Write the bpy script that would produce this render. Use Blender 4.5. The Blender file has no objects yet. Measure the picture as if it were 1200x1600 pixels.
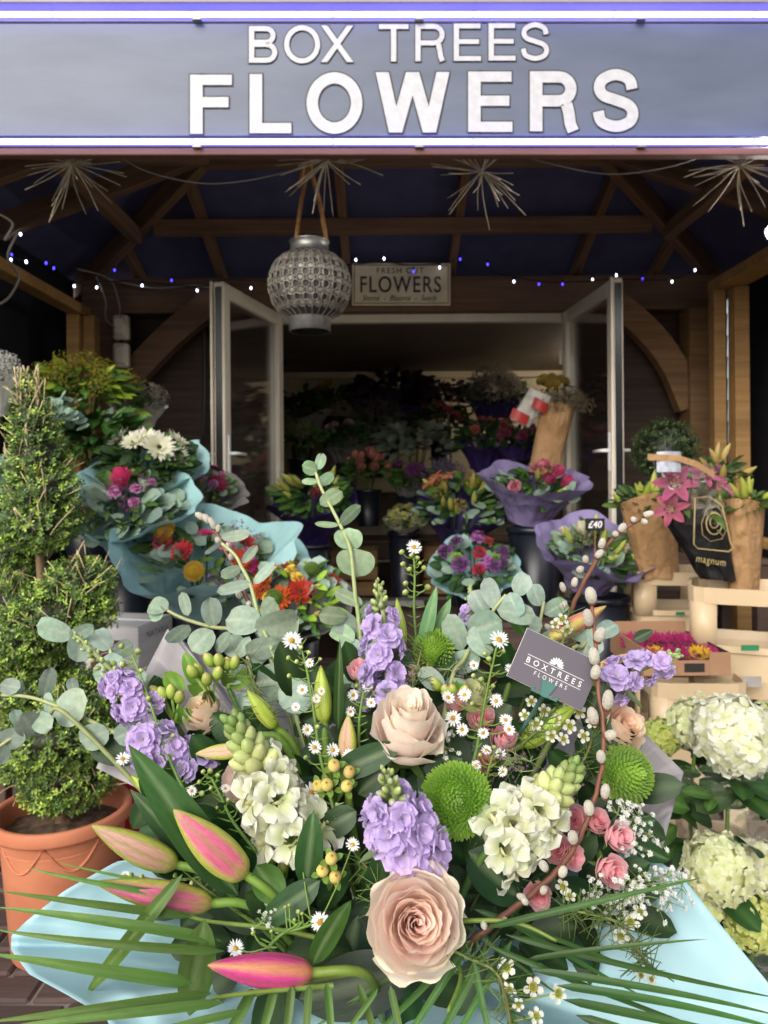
import bpy, math, random
import numpy as np
from mathutils import Vector, Matrix, noise

# ------------------------------------------------------------------ camera, sky, sun, exposure
SC = bpy.context.scene
COL = SC.collection
FPX = 1155.0            # focal length in photo pixels (photo 1200 x 1600), horizon at row 750
ROLL = math.radians(-0.45)
cam_data = bpy.data.cameras.new('camera')
cam = bpy.data.objects.new('camera', cam_data); COL.objects.link(cam)
cam_data.sensor_fit = 'HORIZONTAL'; cam_data.sensor_width = 36.0
cam_data.lens = 36.0 * FPX / 1200.0
cam_data.shift_y = -50.0 / 1200.0
cam_data.clip_start = 0.05; cam_data.clip_end = 400
cam_data.dof.use_dof = True; cam_data.dof.focus_distance = 0.80; cam_data.dof.aperture_fstop = 13.0
CAMW = Matrix.Translation((0, 0, 1.4)) @ Matrix.Rotation(math.radians(90), 4, 'X') @ Matrix.Rotation(ROLL, 4, 'Z')
cam.matrix_world = CAMW
SC.camera = cam

SUN_EL, SUN_AZ = math.radians(31), math.radians(205)      # behind the camera, a little to its left
world = bpy.data.worlds.new('World'); SC.world = world; world.use_nodes = True
wn = world.node_tree.nodes; wl = world.node_tree.links
for n in list(wn): wn.remove(n)
sky = wn.new('ShaderNodeTexSky'); sky.sky_type = 'NISHITA'; sky.sun_disc = False
sky.sun_elevation = SUN_EL; sky.sun_rotation = SUN_AZ; sky.air_density = 1.0; sky.dust_density = 5.0; sky.ozone_density = 1.0
hs = wn.new('ShaderNodeHueSaturation'); hs.inputs['Saturation'].default_value = 0.42
bgn = wn.new('ShaderNodeBackground'); bgn.inputs['Strength'].default_value = 0.15
wo = wn.new('ShaderNodeOutputWorld')
wl.new(sky.outputs[0], hs.inputs['Color']); wl.new(hs.outputs[0], bgn.inputs['Color']); wl.new(bgn.outputs[0], wo.inputs[0])
sun_data = bpy.data.lights.new('sun', 'SUN'); sun_data.energy = 1.1; sun_data.angle = math.radians(50); sun_data.color = (1, .975, .94)
sun = bpy.data.objects.new('sun', sun_data); COL.objects.link(sun)
sdir = Vector((math.sin(SUN_AZ) * math.cos(SUN_EL), math.cos(SUN_AZ) * math.cos(SUN_EL), math.sin(SUN_EL)))
sun.rotation_euler = sdir.to_track_quat('Z', 'Y').to_euler(); sun.location = (-2, -4, 8)
SC.view_settings.view_transform = 'Standard'; SC.view_settings.look = 'None'
SC.view_settings.exposure = 0.40; SC.view_settings.gamma = 1.0; SC.view_settings.use_curve_mapping = False
SC.cycles.max_bounces = 8; SC.cycles.transparent_max_bounces = 16; SC.cycles.use_denoising = True
SC.cycles.sample_clamp_indirect = 4.0

# ------------------------------------------------------------------ helpers
RND = random.Random(11)
def rr(a, b): return RND.uniform(a, b)
def P(px, py, d):
    """photo pixel + distance in front of the camera -> point of the place"""
    return CAMW @ Vector(((px - 600) / FPX * d, (750 - py) / FPX * d, -d))
def toworld(px, d): return px / FPX * d          # pixels at depth d -> metres
def lin(h):
    if not isinstance(h, str): return tuple(h)
    h = h.lstrip('#')
    c = [int(h[i:i + 2], 16) / 255 for i in (0, 2, 4)]
    return tuple(x / 12.92 if x <= .04045 else ((x + .055) / 1.055) ** 2.4 for x in c)
def mixc(a, b, t): return tuple(a[i] + (b[i] - a[i]) * t for i in range(3))
def frame(loc, z, x=None):
    z = Vector(z).normalized()
    x = Vector(x) if x is not None else (Vector((1, 0, 0)) if abs(z.x) < .9 else Vector((0, 1, 0)))
    y = z.cross(x).normalized(); x = y.cross(z)
    m = Matrix((x, y, z)).transposed().to_4x4(); m.translation = Vector(loc)
    return m
def frame_y(loc, y, z):
    """Y along a blade, Z close to the given normal"""
    y = Vector(y).normalized(); x = y.cross(Vector(z)).normalized(); z = x.cross(y)
    m = Matrix((x, y, z)).transposed().to_4x4(); m.translation = Vector(loc)
    return m
def S(k): return Matrix.Diagonal((k, k, k, 1)) if not isinstance(k, tuple) else Matrix.Diagonal((*k, 1))
def T3(*a): return Matrix.Translation(a)
def RX(a): return Matrix.Rotation(a, 4, 'X')
def RY(a): return Matrix.Rotation(a, 4, 'Y')
def RZ(a): return Matrix.Rotation(a, 4, 'Z')

class MB:
    """collects quads and triangles with vertex colours, then links them as ONE mesh"""
    def __init__(s): s.V = []; s.Q = []; s.T = []; s.C = []; s.n = 0
    def put(s, t, M=None, col=None, mul=None):
        V, Q, T, C = t
        if M is not None:
            A = np.array(M); V = V @ A[:3, :3].T + A[:3, 3]
        if col is not None: C = np.tile(np.array(lin(col)), (len(V), 1))
        if mul is not None: C = C * np.array(mul)
        s.V.append(V); s.C.append(C)
        if len(Q): s.Q.append(Q + s.n)
        if len(T): s.T.append(T + s.n)
        s.n += len(V)
        return s
    def many(s, t, Ms, muls=None):
        V, Q, T, C = t
        A = np.array([np.array(m) for m in Ms]); k = len(A); n = len(V)
        VV = np.einsum('kij,nj->kni', A[:, :3, :3], V) + A[:, None, :3, 3]
        CC = np.tile(C, (k, 1, 1))
        if muls is not None: CC = CC * np.array(muls)[:, None, :]
        off = (np.arange(k) * n + s.n)[:, None, None]
        if len(Q): s.Q.append((Q[None] + off).reshape(-1, 4))
        if len(T): s.T.append((T[None] + off).reshape(-1, 3))
        s.V.append(VV.reshape(-1, 3)); s.C.append(CC.reshape(-1, 3)); s.n += k * n
        return s
    def t(s):
        return (np.concatenate(s.V), np.concatenate(s.Q) if s.Q else np.zeros((0, 4), int),
                np.concatenate(s.T) if s.T else np.zeros((0, 3), int), np.concatenate(s.C))
    def mesh(s, name, mat=None, smooth=True): return mk(s.t(), name, mat, smooth)
    def build(s, name, mat, parent=None, M=None, smooth=True):
        return ob(name, s.mesh(name, mat, smooth), parent, M, world_mesh=True)

def mk(t, name, mat=None, smooth=True):
    V, Q, T, C = t
    me = bpy.data.meshes.new(name); n = len(V)
    me.vertices.add(n); me.vertices.foreach_set('co', np.ascontiguousarray(V, dtype=np.float32).ravel())
    idx = np.concatenate([np.asarray(Q).ravel(), np.asarray(T).ravel()]).astype(np.int32)
    me.loops.add(len(idx)); me.loops.foreach_set('vertex_index', idx)
    st = np.concatenate([np.arange(len(Q)) * 4, len(Q) * 4 + np.arange(len(T)) * 3]).astype(np.int32)
    me.polygons.add(len(st)); me.polygons.foreach_set('loop_start', st)
    me.polygons.foreach_set('use_smooth', np.full(len(st), smooth))
    a = me.color_attributes.new('Col', 'FLOAT_COLOR', 'POINT')
    a.data.foreach_set('color', np.concatenate([C, np.ones((n, 1))], 1).astype(np.float32).ravel())
    me.update(calc_edges=True)
    if mat: me.materials.append(mat)
    return me
def W(o):
    m = o.matrix_basis.copy()
    while o.parent: o = o.parent; m = o.matrix_basis @ m
    return m
def ob(name, mesh, parent=None, M=None, world_mesh=False, kind=None):
    """link a mesh under its parent; M is its place in the world (identity when the mesh is already in world space)"""
    o = bpy.data.objects.new(name, mesh); COL.objects.link(o)
    M = Matrix.Identity(4) if M is None else M
    if parent is not None:
        o.parent = parent; M = W(parent).inverted() @ M
    o.matrix_basis = M
    if kind: o['kind'] = kind
    return o
def thing(name, label, cat, M=None, group=None, mesh=None):
    o = bpy.data.objects.new(name, mesh); COL.objects.link(o)
    if M is not None: o.matrix_basis = M if isinstance(M, Matrix) else Matrix.Translation(M)
    o['label'] = label; o['category'] = cat
    if group: o['group'] = group
    return o
def part(name, parent, M=None):
    return ob(name, None, parent, M)
def setting(o, label=None):
    o['kind'] = 'structure'
    if label: o['label'] = label
    return o
E4 = np.zeros((0, 4), int); E3 = np.zeros((0, 3), int)

def grid(fn, nu, nv, cf=None, closed=False):
    V = []; C = []; q = []
    m = nu if closed else nu + 1
    for j in range(nv + 1):
        for i in range(m):
            u, v = i / nu, j / nv
            V.append(fn(u, v)); C.append(cf(u, v) if cf else (1, 1, 1))
    for j in range(nv):
        for i in range(nu):
            a = j * m + i; b = j * m + (i + 1) % m
            q.append((a, b, b + m, a + m))
    return np.array(V, float), np.array(q), E3, np.array(C, float)
def pet(L, Wd, a=.6, b=.6, cup=0, bend=0, ruf=0, nu=4, nv=6, c0='#ffffff', c1=None, ce=None, k=3, sd=0, fold=0, tw=0, cm=None):
    """a leaf or petal: base at the origin, pointing +Y, upper face +Z"""
    c0 = lin(c0); c1 = lin(c1) if c1 else c0; ce = lin(ce) if ce else None; cm = lin(cm) if cm else None
    vm = a / (a + b); wm = vm ** a * (1 - vm) ** b
    V = []; C = []; q = []
    for j in range(nv + 1):
        v = j / nv; w = Wd / 2 * max((max(v, 1e-6) ** a * max(1 - v, 1e-6) ** b) / wm, .02)
        g = bend * v
        y = L * (math.sin(g) / bend if abs(bend) > 1e-3 else v); z = L * ((1 - math.cos(g)) / bend if abs(bend) > 1e-3 else 0)
        ny, nz = -math.sin(g), math.cos(g)
        for i in range(nu + 1):
            u = -1 + 2 * i / nu
            h = cup * u * u * w + fold * abs(u) * w + ruf * Wd * (.35 + .65 * v) * abs(u) ** 1.5 * math.sin(k * math.pi * v + sd + u * 1.7)
            h += ruf * Wd * .6 * v * v * v * math.sin(k * 2.1 * u + sd * 1.7)
            x = u * w
            if tw: x, h = x * math.cos(tw * v) - h * math.sin(tw * v), x * math.sin(tw * v) + h * math.cos(tw * v)
            V.append((x, y + ny * h, z + nz * h))
            c = mixc(c0, c1, v)
            if ce: c = mixc(c, ce, max(0, max(abs(u), v) - .55) / .45 * .9 * min(1, v * 2))
            if cm and abs(u) < .08: c = mixc(c, cm, .6)
            C.append(c)
    m = nu + 1
    for j in range(nv):
        for i in range(nu):
            A = j * m + i; q.append((A, A + 1, A + 1 + m, A + m))
    return np.array(V), np.array(q), E3, np.array(C)
def lathe(prof, n=16, c='#ffffff', lobes=0, amp=0, cols=None, cap=False):
    V = []; C = []; q = []; m = len(prof); base = lin(c)
    for j, (r, z) in enumerate(prof):
        for i in range(n):
            f = 2 * math.pi * i / n; r2 = r * (1 + amp * math.cos(lobes * f))
            V.append((r2 * math.cos(f), r2 * math.sin(f), z)); C.append(lin(cols[j]) if cols else base)
    for j in range(m - 1):
        for i in range(n):
            a = j * n + i; b = j * n + (i + 1) % n
            q.append((a, b, b + n, a + n))
    tr = []
    if cap:
        for j in (0, m - 1):
            V.append((0, 0, prof[j][1])); C.append(lin(cols[j]) if cols else base)
            for i in range(n):
                a = j * n + i; b = j * n + (i + 1) % n
                tr.append((b, a, len(V) - 1) if j == 0 else (a, b, len(V) - 1))
    return np.array(V, float), np.array(q), np.array(tr) if tr else E3, np.array(C, float)
def smooth_path(pts, k=6):
    pts = [Vector(p) for p in pts]
    if len(pts) < 3: return [pts[0].lerp(pts[-1], i / k) for i in range(k + 1)]
    out = []
    for i in range(len(pts) - 1):
        p0 = pts[max(i - 1, 0)]; p1 = pts[i]; p2 = pts[i + 1]; p3 = pts[min(i + 2, len(pts) - 1)]
        for s in range(k):
            t = s / k
            out.append(.5 * ((2 * p1) + (p2 - p0) * t + (2 * p0 - 5 * p1 + 4 * p2 - p3) * t * t + (3 * p1 - p0 - 3 * p2 + p3) * t ** 3))
    return out + [pts[-1]]
def tube(pts, r0, r1=None, n=6, c='#ffffff', c1=None, cap=True):
    r1 = r0 if r1 is None else r1; c = lin(c); c1 = lin(c1) if c1 else c
    V = []; C = []; q = []; m = len(pts); x = None
    for j, p in enumerate(pts):
        d = (pts[min(j + 1, m - 1)] - pts[max(j - 1, 0)])
        d = d.normalized() if d.length > 1e-9 else Vector((0, 0, 1))
        if x is None: x = d.orthogonal().normalized()
        x = (x - d * x.dot(d)); x = x.normalized() if x.length > 1e-6 else d.orthogonal().normalized()
        y = d.cross(x); t = j / max(1, m - 1); r = r0 + (r1 - r0) * t
        for i in range(n):
            f = 2 * math.pi * i / n; V.append(p + (x * math.cos(f) + y * math.sin(f)) * r); C.append(mixc(c, c1, t))
    for j in range(m - 1):
        for i in range(n):
            a = j * n + i; b = j * n + (i + 1) % n
            q.append((a, b, b + n, a + n))
    tr = []
    if cap:
        for j in (0, m - 1):
            V.append(pts[j]); C.append(C[j * n])
            for i in range(n): tr.append((j * n + i, j * n + (i + 1) % n, len(V) - 1))
    return np.array([tuple(v) for v in V], float), np.array(q), np.array(tr) if tr else E3, np.array(C, float)
def cbox(lx, ly, lz, b=.004, c='#ffffff'):
    h = (lx / 2, ly / 2, lz / 2); V = []; ix = {}
    for a in range(3):
        o1, o2 = (a + 1) % 3, (a + 2) % 3
        for s in (-1, 1):
            for s1 in (-1, 1):
                for s2 in (-1, 1):
                    co = [0, 0, 0]; co[a] = s * h[a]; co[o1] = s1 * (h[o1] - b); co[o2] = s2 * (h[o2] - b)
                    sg = [0, 0, 0]; sg[a] = s; sg[o1] = s1; sg[o2] = s2
                    ix[(a, tuple(sg))] = len(V); V.append(co)
    q = []; tr = []
    for a in range(3):
        o1, o2 = (a + 1) % 3, (a + 2) % 3
        def sg(s, s1, s2):
            r = [0, 0, 0]; r[a] = s; r[o1] = s1; r[o2] = s2; return tuple(r)
        for s in (-1, 1):
            f = [ix[(a, sg(s, *k))] for k in ((-1, -1), (1, -1), (1, 1), (-1, 1))]
            q.append(f if s > 0 else f[::-1])
        for s in (-1, 1):
            for s1 in (-1, 1):
                f = [ix[(a, sg(s, s1, -1))], ix[(a, sg(s, s1, 1))], ix[(o1, sg(s, s1, 1))], ix[(o1, sg(s, s1, -1))]]
                q.append(f if s * s1 < 0 else f[::-1])
    for s in (-1, 1):
        for s1 in (-1, 1):
            for s2 in (-1, 1):
                f = [ix[(a, (s, s1, s2))] for a in range(3)]
                tr.append(f if s * s1 * s2 > 0 else f[::-1])
    return np.array(V, float), np.array(q), np.array(tr), np.tile(np.array(lin(c)), (24, 1))
def bx(name, x0, x1, y0, y1, z0, z1, mat, parent=None, b=.004):
    return ob(name, mk(cbox(x1 - x0, y1 - y0, z1 - z0, b), name, mat, False), parent, T3((x0 + x1) / 2, (y0 + y1) / 2, (z0 + z1) / 2))
def beam(name, p0, p1, w, h, mat, parent=None, up=(0, 0, 1), b=.004):
    p0 = Vector(p0); p1 = Vector(p1); d = p1 - p0
    x = d.normalized(); y = Vector(up).cross(x).normalized(); z = x.cross(y)
    m = Matrix((x, y, z)).transposed().to_4x4(); m.translation = (p0 + p1) / 2
    return ob(name, mk(cbox(d.length, w, h, b), name, mat, False), parent, m)
def ball(r, n=8, m=6, c='#ffffff', sz=1.0, cols=None):
    return lathe([(r * math.sin(math.pi * max(.02, min(.98, j / m))), -r * sz * math.cos(math.pi * j / m)) for j in range(m + 1)], n, c, cols=cols)
_tc = {}
def text_t(s, off=0.0, space=1.0):
    """flat lettering as triangles, in a unit box 0..1 x 0..1 plus its own aspect"""
    key = (s, off, space)
    if key in _tc: return _tc[key]
    cu = bpy.data.curves.new('lettering', 'FONT'); cu.body = s; cu.offset = off; cu.space_character = space; cu.resolution_u = 6
    o = bpy.data.objects.new('lettering', cu); COL.objects.link(o)
    bpy.context.view_layer.update()
    me = bpy.data.meshes.new_from_object(o.evaluated_get(bpy.context.evaluated_depsgraph_get()))
    me.calc_loop_triangles()
    V = np.array([v.co[:] for v in me.vertices]); T = np.array([t.vertices[:] for t in me.loop_triangles])
    bpy.data.objects.remove(o); bpy.data.meshes.remove(me)
    lo = V.min(0); hi = V.max(0); sz = hi - lo; asp = sz[0] / sz[1]
    V = (V - lo) / np.array([sz[0], sz[1], 1]); V[:, 2] = 0
    _tc[key] = ((V, E4, T, np.ones((len(V), 3))), asp)
    return _tc[key]
def text_on(name, s, M, x0, x1, y0, y1, mat, parent, off=0.0, space=1.0, shear=0.0):
    t, _ = text_t(s, off, space); V = t[0].copy()
    V = np.stack([x0 + V[:, 0] * (x1 - x0) + shear * V[:, 1] * (y1 - y0), y0 + V[:, 1] * (y1 - y0), V[:, 2]], 1)
    return ob(name, mk((V, t[1], t[2], t[3]), name, mat, False), parent, M)

# ------------------------------------------------------------------ materials
_m = {}
def newmat(name):
    m = bpy.data.materials.new(name); m.use_nodes = True
    nt = m.node_tree; b = nt.nodes['Principled BSDF']
    return m, nt, nt.nodes, nt.links, b
def nz(nt, scale, detail=4, coord='Object', stretch=None, rough=.55):
    tc = nt.nodes.new('ShaderNodeTexCoord'); n = nt.nodes.new('ShaderNodeTexNoise')
    n.inputs['Scale'].default_value = scale; n.inputs['Detail'].default_value = detail; n.inputs['Roughness'].default_value = rough
    if stretch:
        mp = nt.nodes.new('ShaderNodeMapping'); mp.inputs['Scale'].default_value = stretch
        nt.links.new(tc.outputs[coord], mp.inputs[0]); nt.links.new(mp.outputs[0], n.inputs[0])
    else: nt.links.new(tc.outputs[coord], n.inputs[0])
    return n
def ramp(nt, src, stops):
    r = nt.nodes.new('ShaderNodeValToRGB'); e = r.color_ramp.elements
    while len(e) < len(stops): e.new(.5)
    for k, (p, c) in enumerate(stops): e[k].position = p; e[k].color = (*lin(c), 1)
    nt.links.new(src, r.inputs[0]); return r
def bump(nt, src, b, strength, dist=.01):
    n = nt.nodes.new('ShaderNodeBump'); n.inputs['Strength'].default_value = strength; n.inputs['Distance'].default_value = dist
    nt.links.new(src, n.inputs['Height']); nt.links.new(n.outputs[0], b.inputs['Normal']); return n
def vcm(name, rough=.5, trans=.25, var=.12, nscale=60, bstr=.1, spec=.4, sheen=0, hue=.012, bdist=.002, tint=1.0, stretch=None):
    """plant tissue: own colour from the mesh, mottled by noise, each piece a little different, lit through"""
    if name in _m: return _m[name]
    m, nt, N, L, b = newmat(name)
    at = N.new('ShaderNodeAttribute'); at.attribute_name = 'Col'
    n = nz(nt, nscale, 5, stretch=stretch)
    r = ramp(nt, n.outputs['Fac'], [(.3, (1 - var,) * 3), (.7, (1 + var * .6,) * 3)])
    mx = N.new('ShaderNodeMix'); mx.data_type = 'RGBA'; mx.blend_type = 'MULTIPLY'; mx.inputs['Factor'].default_value = 1
    L.new(at.outputs['Color'], mx.inputs['A']); L.new(r.outputs[0], mx.inputs['B'])
    oi = N.new('ShaderNodeObjectInfo'); h = N.new('ShaderNodeHueSaturation')
    mr = N.new('ShaderNodeMapRange'); mr.inputs['To Min'].default_value = .5 - hue; mr.inputs['To Max'].default_value = .5 + hue
    mv = N.new('ShaderNodeMapRange'); mv.inputs['To Min'].default_value = (1 - var) * tint; mv.inputs['To Max'].default_value = (1 + var * .7) * tint
    L.new(oi.outputs['Random'], mr.inputs[0]); L.new(oi.outputs['Random'], mv.inputs[0])
    L.new(mr.outputs[0], h.inputs['Hue']); L.new(mv.outputs[0], h.inputs['Value']); L.new(mx.outputs['Result'], h.inputs['Color'])
    L.new(h.outputs[0], b.inputs['Base Color']); b.inputs['Roughness'].default_value = rough
    b.inputs['Specular IOR Level'].default_value = spec
    if sheen: b.inputs['Sheen Weight'].default_value = sheen
    if bstr: bp = bump(nt, n.outputs['Fac'], b, bstr, bdist)
    if trans:
        tr = N.new('ShaderNodeBsdfTranslucent'); ms = N.new('ShaderNodeMixShader'); ms.inputs[0].default_value = trans
        L.new(h.outputs[0], tr.inputs['Color']); L.new(b.outputs[0], ms.inputs[1]); L.new(tr.outputs[0], ms.inputs[2])
        L.new(ms.outputs[0], N['Material Output'].inputs[0])
    _m[name] = m; return m
def plain(name, c, c2=None, rough=.5, nscale=8, bstr=.05, metal=0, spec=.5, stretch=None, detail=5, bdist=.003, lo=.35, hi=.65, trans=0):
    if name in _m: return _m[name]
    m, nt, N, L, b = newmat(name)
    n = nz(nt, nscale, detail, stretch=stretch)
    r = ramp(nt, n.outputs['Fac'], [(lo, c), (hi, c2 or c)])
    L.new(r.outputs[0], b.inputs['Base Color']); b.inputs['Roughness'].default_value = rough
    b.inputs['Metallic'].default_value = metal; b.inputs['Specular IOR Level'].default_value = spec
    if bstr: bump(nt, n.outputs['Fac'], b, bstr, bdist)
    if trans:
        tr = N.new('ShaderNodeBsdfTranslucent'); ms = N.new('ShaderNodeMixShader'); ms.inputs[0].default_value = trans
        L.new(r.outputs[0], tr.inputs['Color']); L.new(b.outputs[0], ms.inputs[1]); L.new(tr.outputs[0], ms.inputs[2])
        L.new(ms.outputs[0], N['Material Output'].inputs[0])
    _m[name] = m; return m
def wood(name, c, c2, rough=.7, sc=6, ring=.25):
    if name in _m: return _m[name]
    m, nt, N, L, b = newmat(name)
    n = nz(nt, sc, 8, stretch=(.25, 6, 6), rough=.65)
    k = nz(nt, 2.2, 3, stretch=(.6, 1.5, 1.5))
    r = ramp(nt, n.outputs['Fac'], [(.3, c), (.7, c2)])
    r2 = ramp(nt, k.outputs['Fac'], [(.35, (.72, .7, .68)), (.65, (1.05, 1.05, 1.05))])
    mx = N.new('ShaderNodeMix'); mx.data_type = 'RGBA'; mx.blend_type = 'MULTIPLY'; mx.inputs['Factor'].default_value = 1
    L.new(r.outputs[0], mx.inputs['A']); L.new(r2.outputs[0], mx.inputs['B'])
    oi = N.new('ShaderNodeObjectInfo'); mv = N.new('ShaderNodeMapRange'); mv.inputs['To Min'].default_value = .8; mv.inputs['To Max'].default_value = 1.15
    h = N.new('ShaderNodeHueSaturation'); L.new(oi.outputs['Random'], mv.inputs[0]); L.new(mv.outputs[0], h.inputs['Value'])
    L.new(mx.outputs['Result'], h.inputs['Color']); L.new(h.outputs[0], b.inputs['Base Color'])
    b.inputs['Roughness'].default_value = rough; bump(nt, n.outputs['Fac'], b, .25, .004)
    _m[name] = m; return m
def emis(name, c, s):
    if name in _m: return _m[name]
    m, nt, N, L, b = newmat(name)
    b.inputs['Base Color'].default_value = (*lin(c), 1); b.inputs['Emission Color'].default_value = (*lin(c), 1); b.inputs['Emission Strength'].default_value = s
    _m[name] = m; return m
def clear(name, tint=(1, 1, 1), refl=.12, rough=.05, bs=0, bscale=12, haze=0.0):
    """thin clear sheet: mostly see-through, with a crinkled gloss"""
    if name in _m: return _m[name]
    m, nt, N, L, b = newmat(name); N.remove(b)
    tr = N.new('ShaderNodeBsdfTransparent'); tr.inputs[0].default_value = (*tint, 1)
    gl = N.new('ShaderNodeBsdfGlossy'); gl.inputs['Roughness'].default_value = rough; gl.inputs[0].default_value = (1, 1, 1, 1)
    fr = N.new('ShaderNodeFresnel'); fr.inputs['IOR'].default_value = 1.45
    mp = N.new('ShaderNodeMapRange'); mp.inputs['To Min'].default_value = refl * .3; mp.inputs['To Max'].default_value = refl * 5
    L.new(fr.outputs[0], mp.inputs[0])
    if bs:
        n = nz(nt, bscale, 3); bp = N.new('ShaderNodeBump'); bp.inputs['Strength'].default_value = bs; bp.inputs['Distance'].default_value = .03
        L.new(n.outputs['Fac'], bp.inputs['Height']); L.new(bp.outputs[0], gl.inputs['Normal']); L.new(bp.outputs[0], fr.inputs['Normal'])
    ms = N.new('ShaderNodeMixShader'); L.new(mp.outputs[0], ms.inputs[0]); L.new(tr.outputs[0], ms.inputs[1]); L.new(gl.outputs[0], ms.inputs[2])
    out = ms
    if haze:
        df = N.new('ShaderNodeBsdfDiffuse'); df.inputs[0].default_value = (.8, .8, .8, 1); m2 = N.new('ShaderNodeMixShader'); m2.inputs[0].default_value = haze
        L.new(ms.outputs[0], m2.inputs[1]); L.new(df.outputs[0], m2.inputs[2]); out = m2
    L.new(out.outputs[0], N['Material Output'].inputs[0])
    _m[name] = m; return m
def paper(name, c, c2=None, rough=.55, trans=.2, crinkle=.25, scale=14):
    """wrapping paper: faint mottling and pressed creases"""
    if name in _m: return _m[name]
    m, nt, N, L, b = newmat(name)
    n = nz(nt, 5, 3); r = ramp(nt, n.outputs['Fac'], [(.3, c), (.7, c2 or c)])
    L.new(r.outputs[0], b.inputs['Base Color']); b.inputs['Roughness'].default_value = rough; b.inputs['Specular IOR Level'].default_value = .35
    tc = N.new('ShaderNodeTexCoord'); vo = N.new('ShaderNodeTexVoronoi'); vo.feature = 'F1'; vo.inputs['Scale'].default_value = scale
    wn_ = nz(nt, scale * .5, 2); ad = N.new('ShaderNodeVectorMath'); ad.operation = 'ADD'; sc = N.new('ShaderNodeVectorMath'); sc.operation = 'SCALE'; sc.inputs['Scale'].default_value = .35
    L.new(wn_.outputs['Color'], sc.inputs[0]); L.new(tc.outputs['Object'], ad.inputs[0]); L.new(sc.outputs[0], ad.inputs[1]); L.new(ad.outputs[0], vo.inputs['Vector'])
    bump(nt, vo.outputs['Distance'], b, crinkle, .02)
    tr = N.new('ShaderNodeBsdfTranslucent'); ms = N.new('ShaderNodeMixShader'); ms.inputs[0].default_value = trans
    L.new(r.outputs[0], tr.inputs['Color']); L.new(b.outputs[0], ms.inputs[1]); L.new(tr.outputs[0], ms.inputs[2])
    L.new(ms.outputs[0], N['Material Output'].inputs[0])
    _m[name] = m; return m

PETAL = vcm('petal', .55, .36, .06, 90, .12, .3, sheen=.15)
ROSEP = vcm('rose_petal', .55, .46, .05, 40, .12, .25, sheen=.1)
LEAF = vcm('leaf', .42, .16, .2, 45, .25, .35, hue=.02)
BLADE = vcm('blade_leaf', .45, .16, .24, 230, .3, .3, hue=.015, stretch=(1, .09, 1), bdist=.0012)
EUCA = vcm('eucalyptus_leaf', .6, .14, .2, 120, .3, .25, hue=.02)
BOXL = vcm('box_leaf', .4, .15, .15, 30, 0, .45)
STEM = vcm('stem', .5, 0, .15, 80, .2, .4)
BUDM = vcm('bud', .42, .06, .2, 60, .3, .4, stretch=(1, 1, .1), hue=.008)
SOFT = vcm('soft_catkin', .9, .1, .12, 420, .8, .1, sheen=.6, bdist=.003)
DARKW = wood('dark_timber', '#6b4d3a', '#8f6e55')
OAK = wood('oak', '#7a5a3c', '#a3805a')
PINE = wood('pine', '#a07a48', '#c39a62')
PLANK = wood('stained_plank', '#3a2c24', '#58443a')
PVC = plain('white_pvc', '#d8cebc', '#e6ddcd', .35, 3, .02)
BLACKP = plain('black_plastic', '#0d0e12', '#191b21', .4, 20, .05)
STEEL = plain('galvanised', '#8b8b88', '#a9a8a4', .42, 25, .15, metal=.8)
BEIGE = plain('beige_plastic', '#bda684', '#c9b392', .42, 4, .03)
WHITE = plain('white_paint', '#d8d8d8', '#e6e6e6', .5)
INK = plain('dark_ink', '#33343a', '#3c3d44', .6)
KRAFT = paper('kraft_paper', '#97744e', '#ab875f', .75, .1, .28, 17)
GLASS = clear('window_glass', (.86, .87, .86), .10, .02)
CELLO = clear('cellophane', (.98, .985, .98), .10, .10, .7, 6, .012)

# ------------------------------------------------------------------ ground
def wx(px, d): return (px - 600) / FPX * d
def wz(py, d): return 1.4 + (750 - py) / FPX * d
GM = plain('mortar_ground', '#6d665e', '#857d74', .9, 9, .4)
g = ob('ground', mk((np.array([(-60, -60, -.012), (60, -60, -.012), (60, 60, -.012), (-60, 60, -.012)], float), np.array([(0, 1, 2, 3)]), E3, np.ones((4, 3))), 'ground', GM, False))
setting(g)
BRK = wood('paver', '#40332f', '#5c4b45', .85, 14)
brick_meshes = [mk(cbox(.206, .1, .05, .008), 'brick', BRK, False) for _ in range(4)]
for r in range(13):
    for c in range(16):
        y = 1.62 + r * .108; x = -1.72 + c * .214 + (.107 if r % 2 else 0)
        ob('brick', brick_meshes[(r * 5 + c) % 4], g, T3(x, y, -.026 + rr(-.003, .003)) @ RX(rr(-.02, .02)) @ RY(rr(-.02, .02)))

# ------------------------------------------------------------------ the kiosk
K = thing('flower_kiosk', 'open-fronted timber flower kiosk with dark hipped roof and white glazed double doors', 'kiosk', (0.15, 3.9, 0))
FELT = plain('roof_felt', '#4d4d74', '#585880', .8, 5, .1)
BLK = plain('dark_panel', '#14151c', '#1e1f28', .7, 4, .1)
XL, XR, YF, YB, ZE, PITCH = -2.2, 2.45, 2.74, 5.25, 2.80, .36
ym = (YF + YB) / 2; rise = (YB - ym) * PITCH; run = YB - ym
A, Bc, Cc, Dd = (XL, YF, ZE), (XR, YF, ZE), (XR, YB, ZE), (XL, YB, ZE)
R1, R2 = (XL + run, ym, ZE + rise), (XR - run, ym, ZE + rise)
rv = [A, Bc, Cc, Dd, R1, R2]; rv2 = [(x, y, z + .06) for x, y, z in rv]
rq = np.array([(0, 1, 5, 4), (2, 3, 4, 5), (6, 7, 11, 10), (8, 9, 10, 11), (0, 1, 7, 6), (1, 2, 8, 7), (2, 3, 9, 8), (3, 0, 6, 9)])
rt = np.array([(1, 2, 5), (3, 0, 4), (7, 8, 11), (9, 6, 10)])
ob('roof', mk((np.array(rv + rv2, float), rq, rt, np.ones((12, 3))), 'roof', FELT, False), K)
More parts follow.
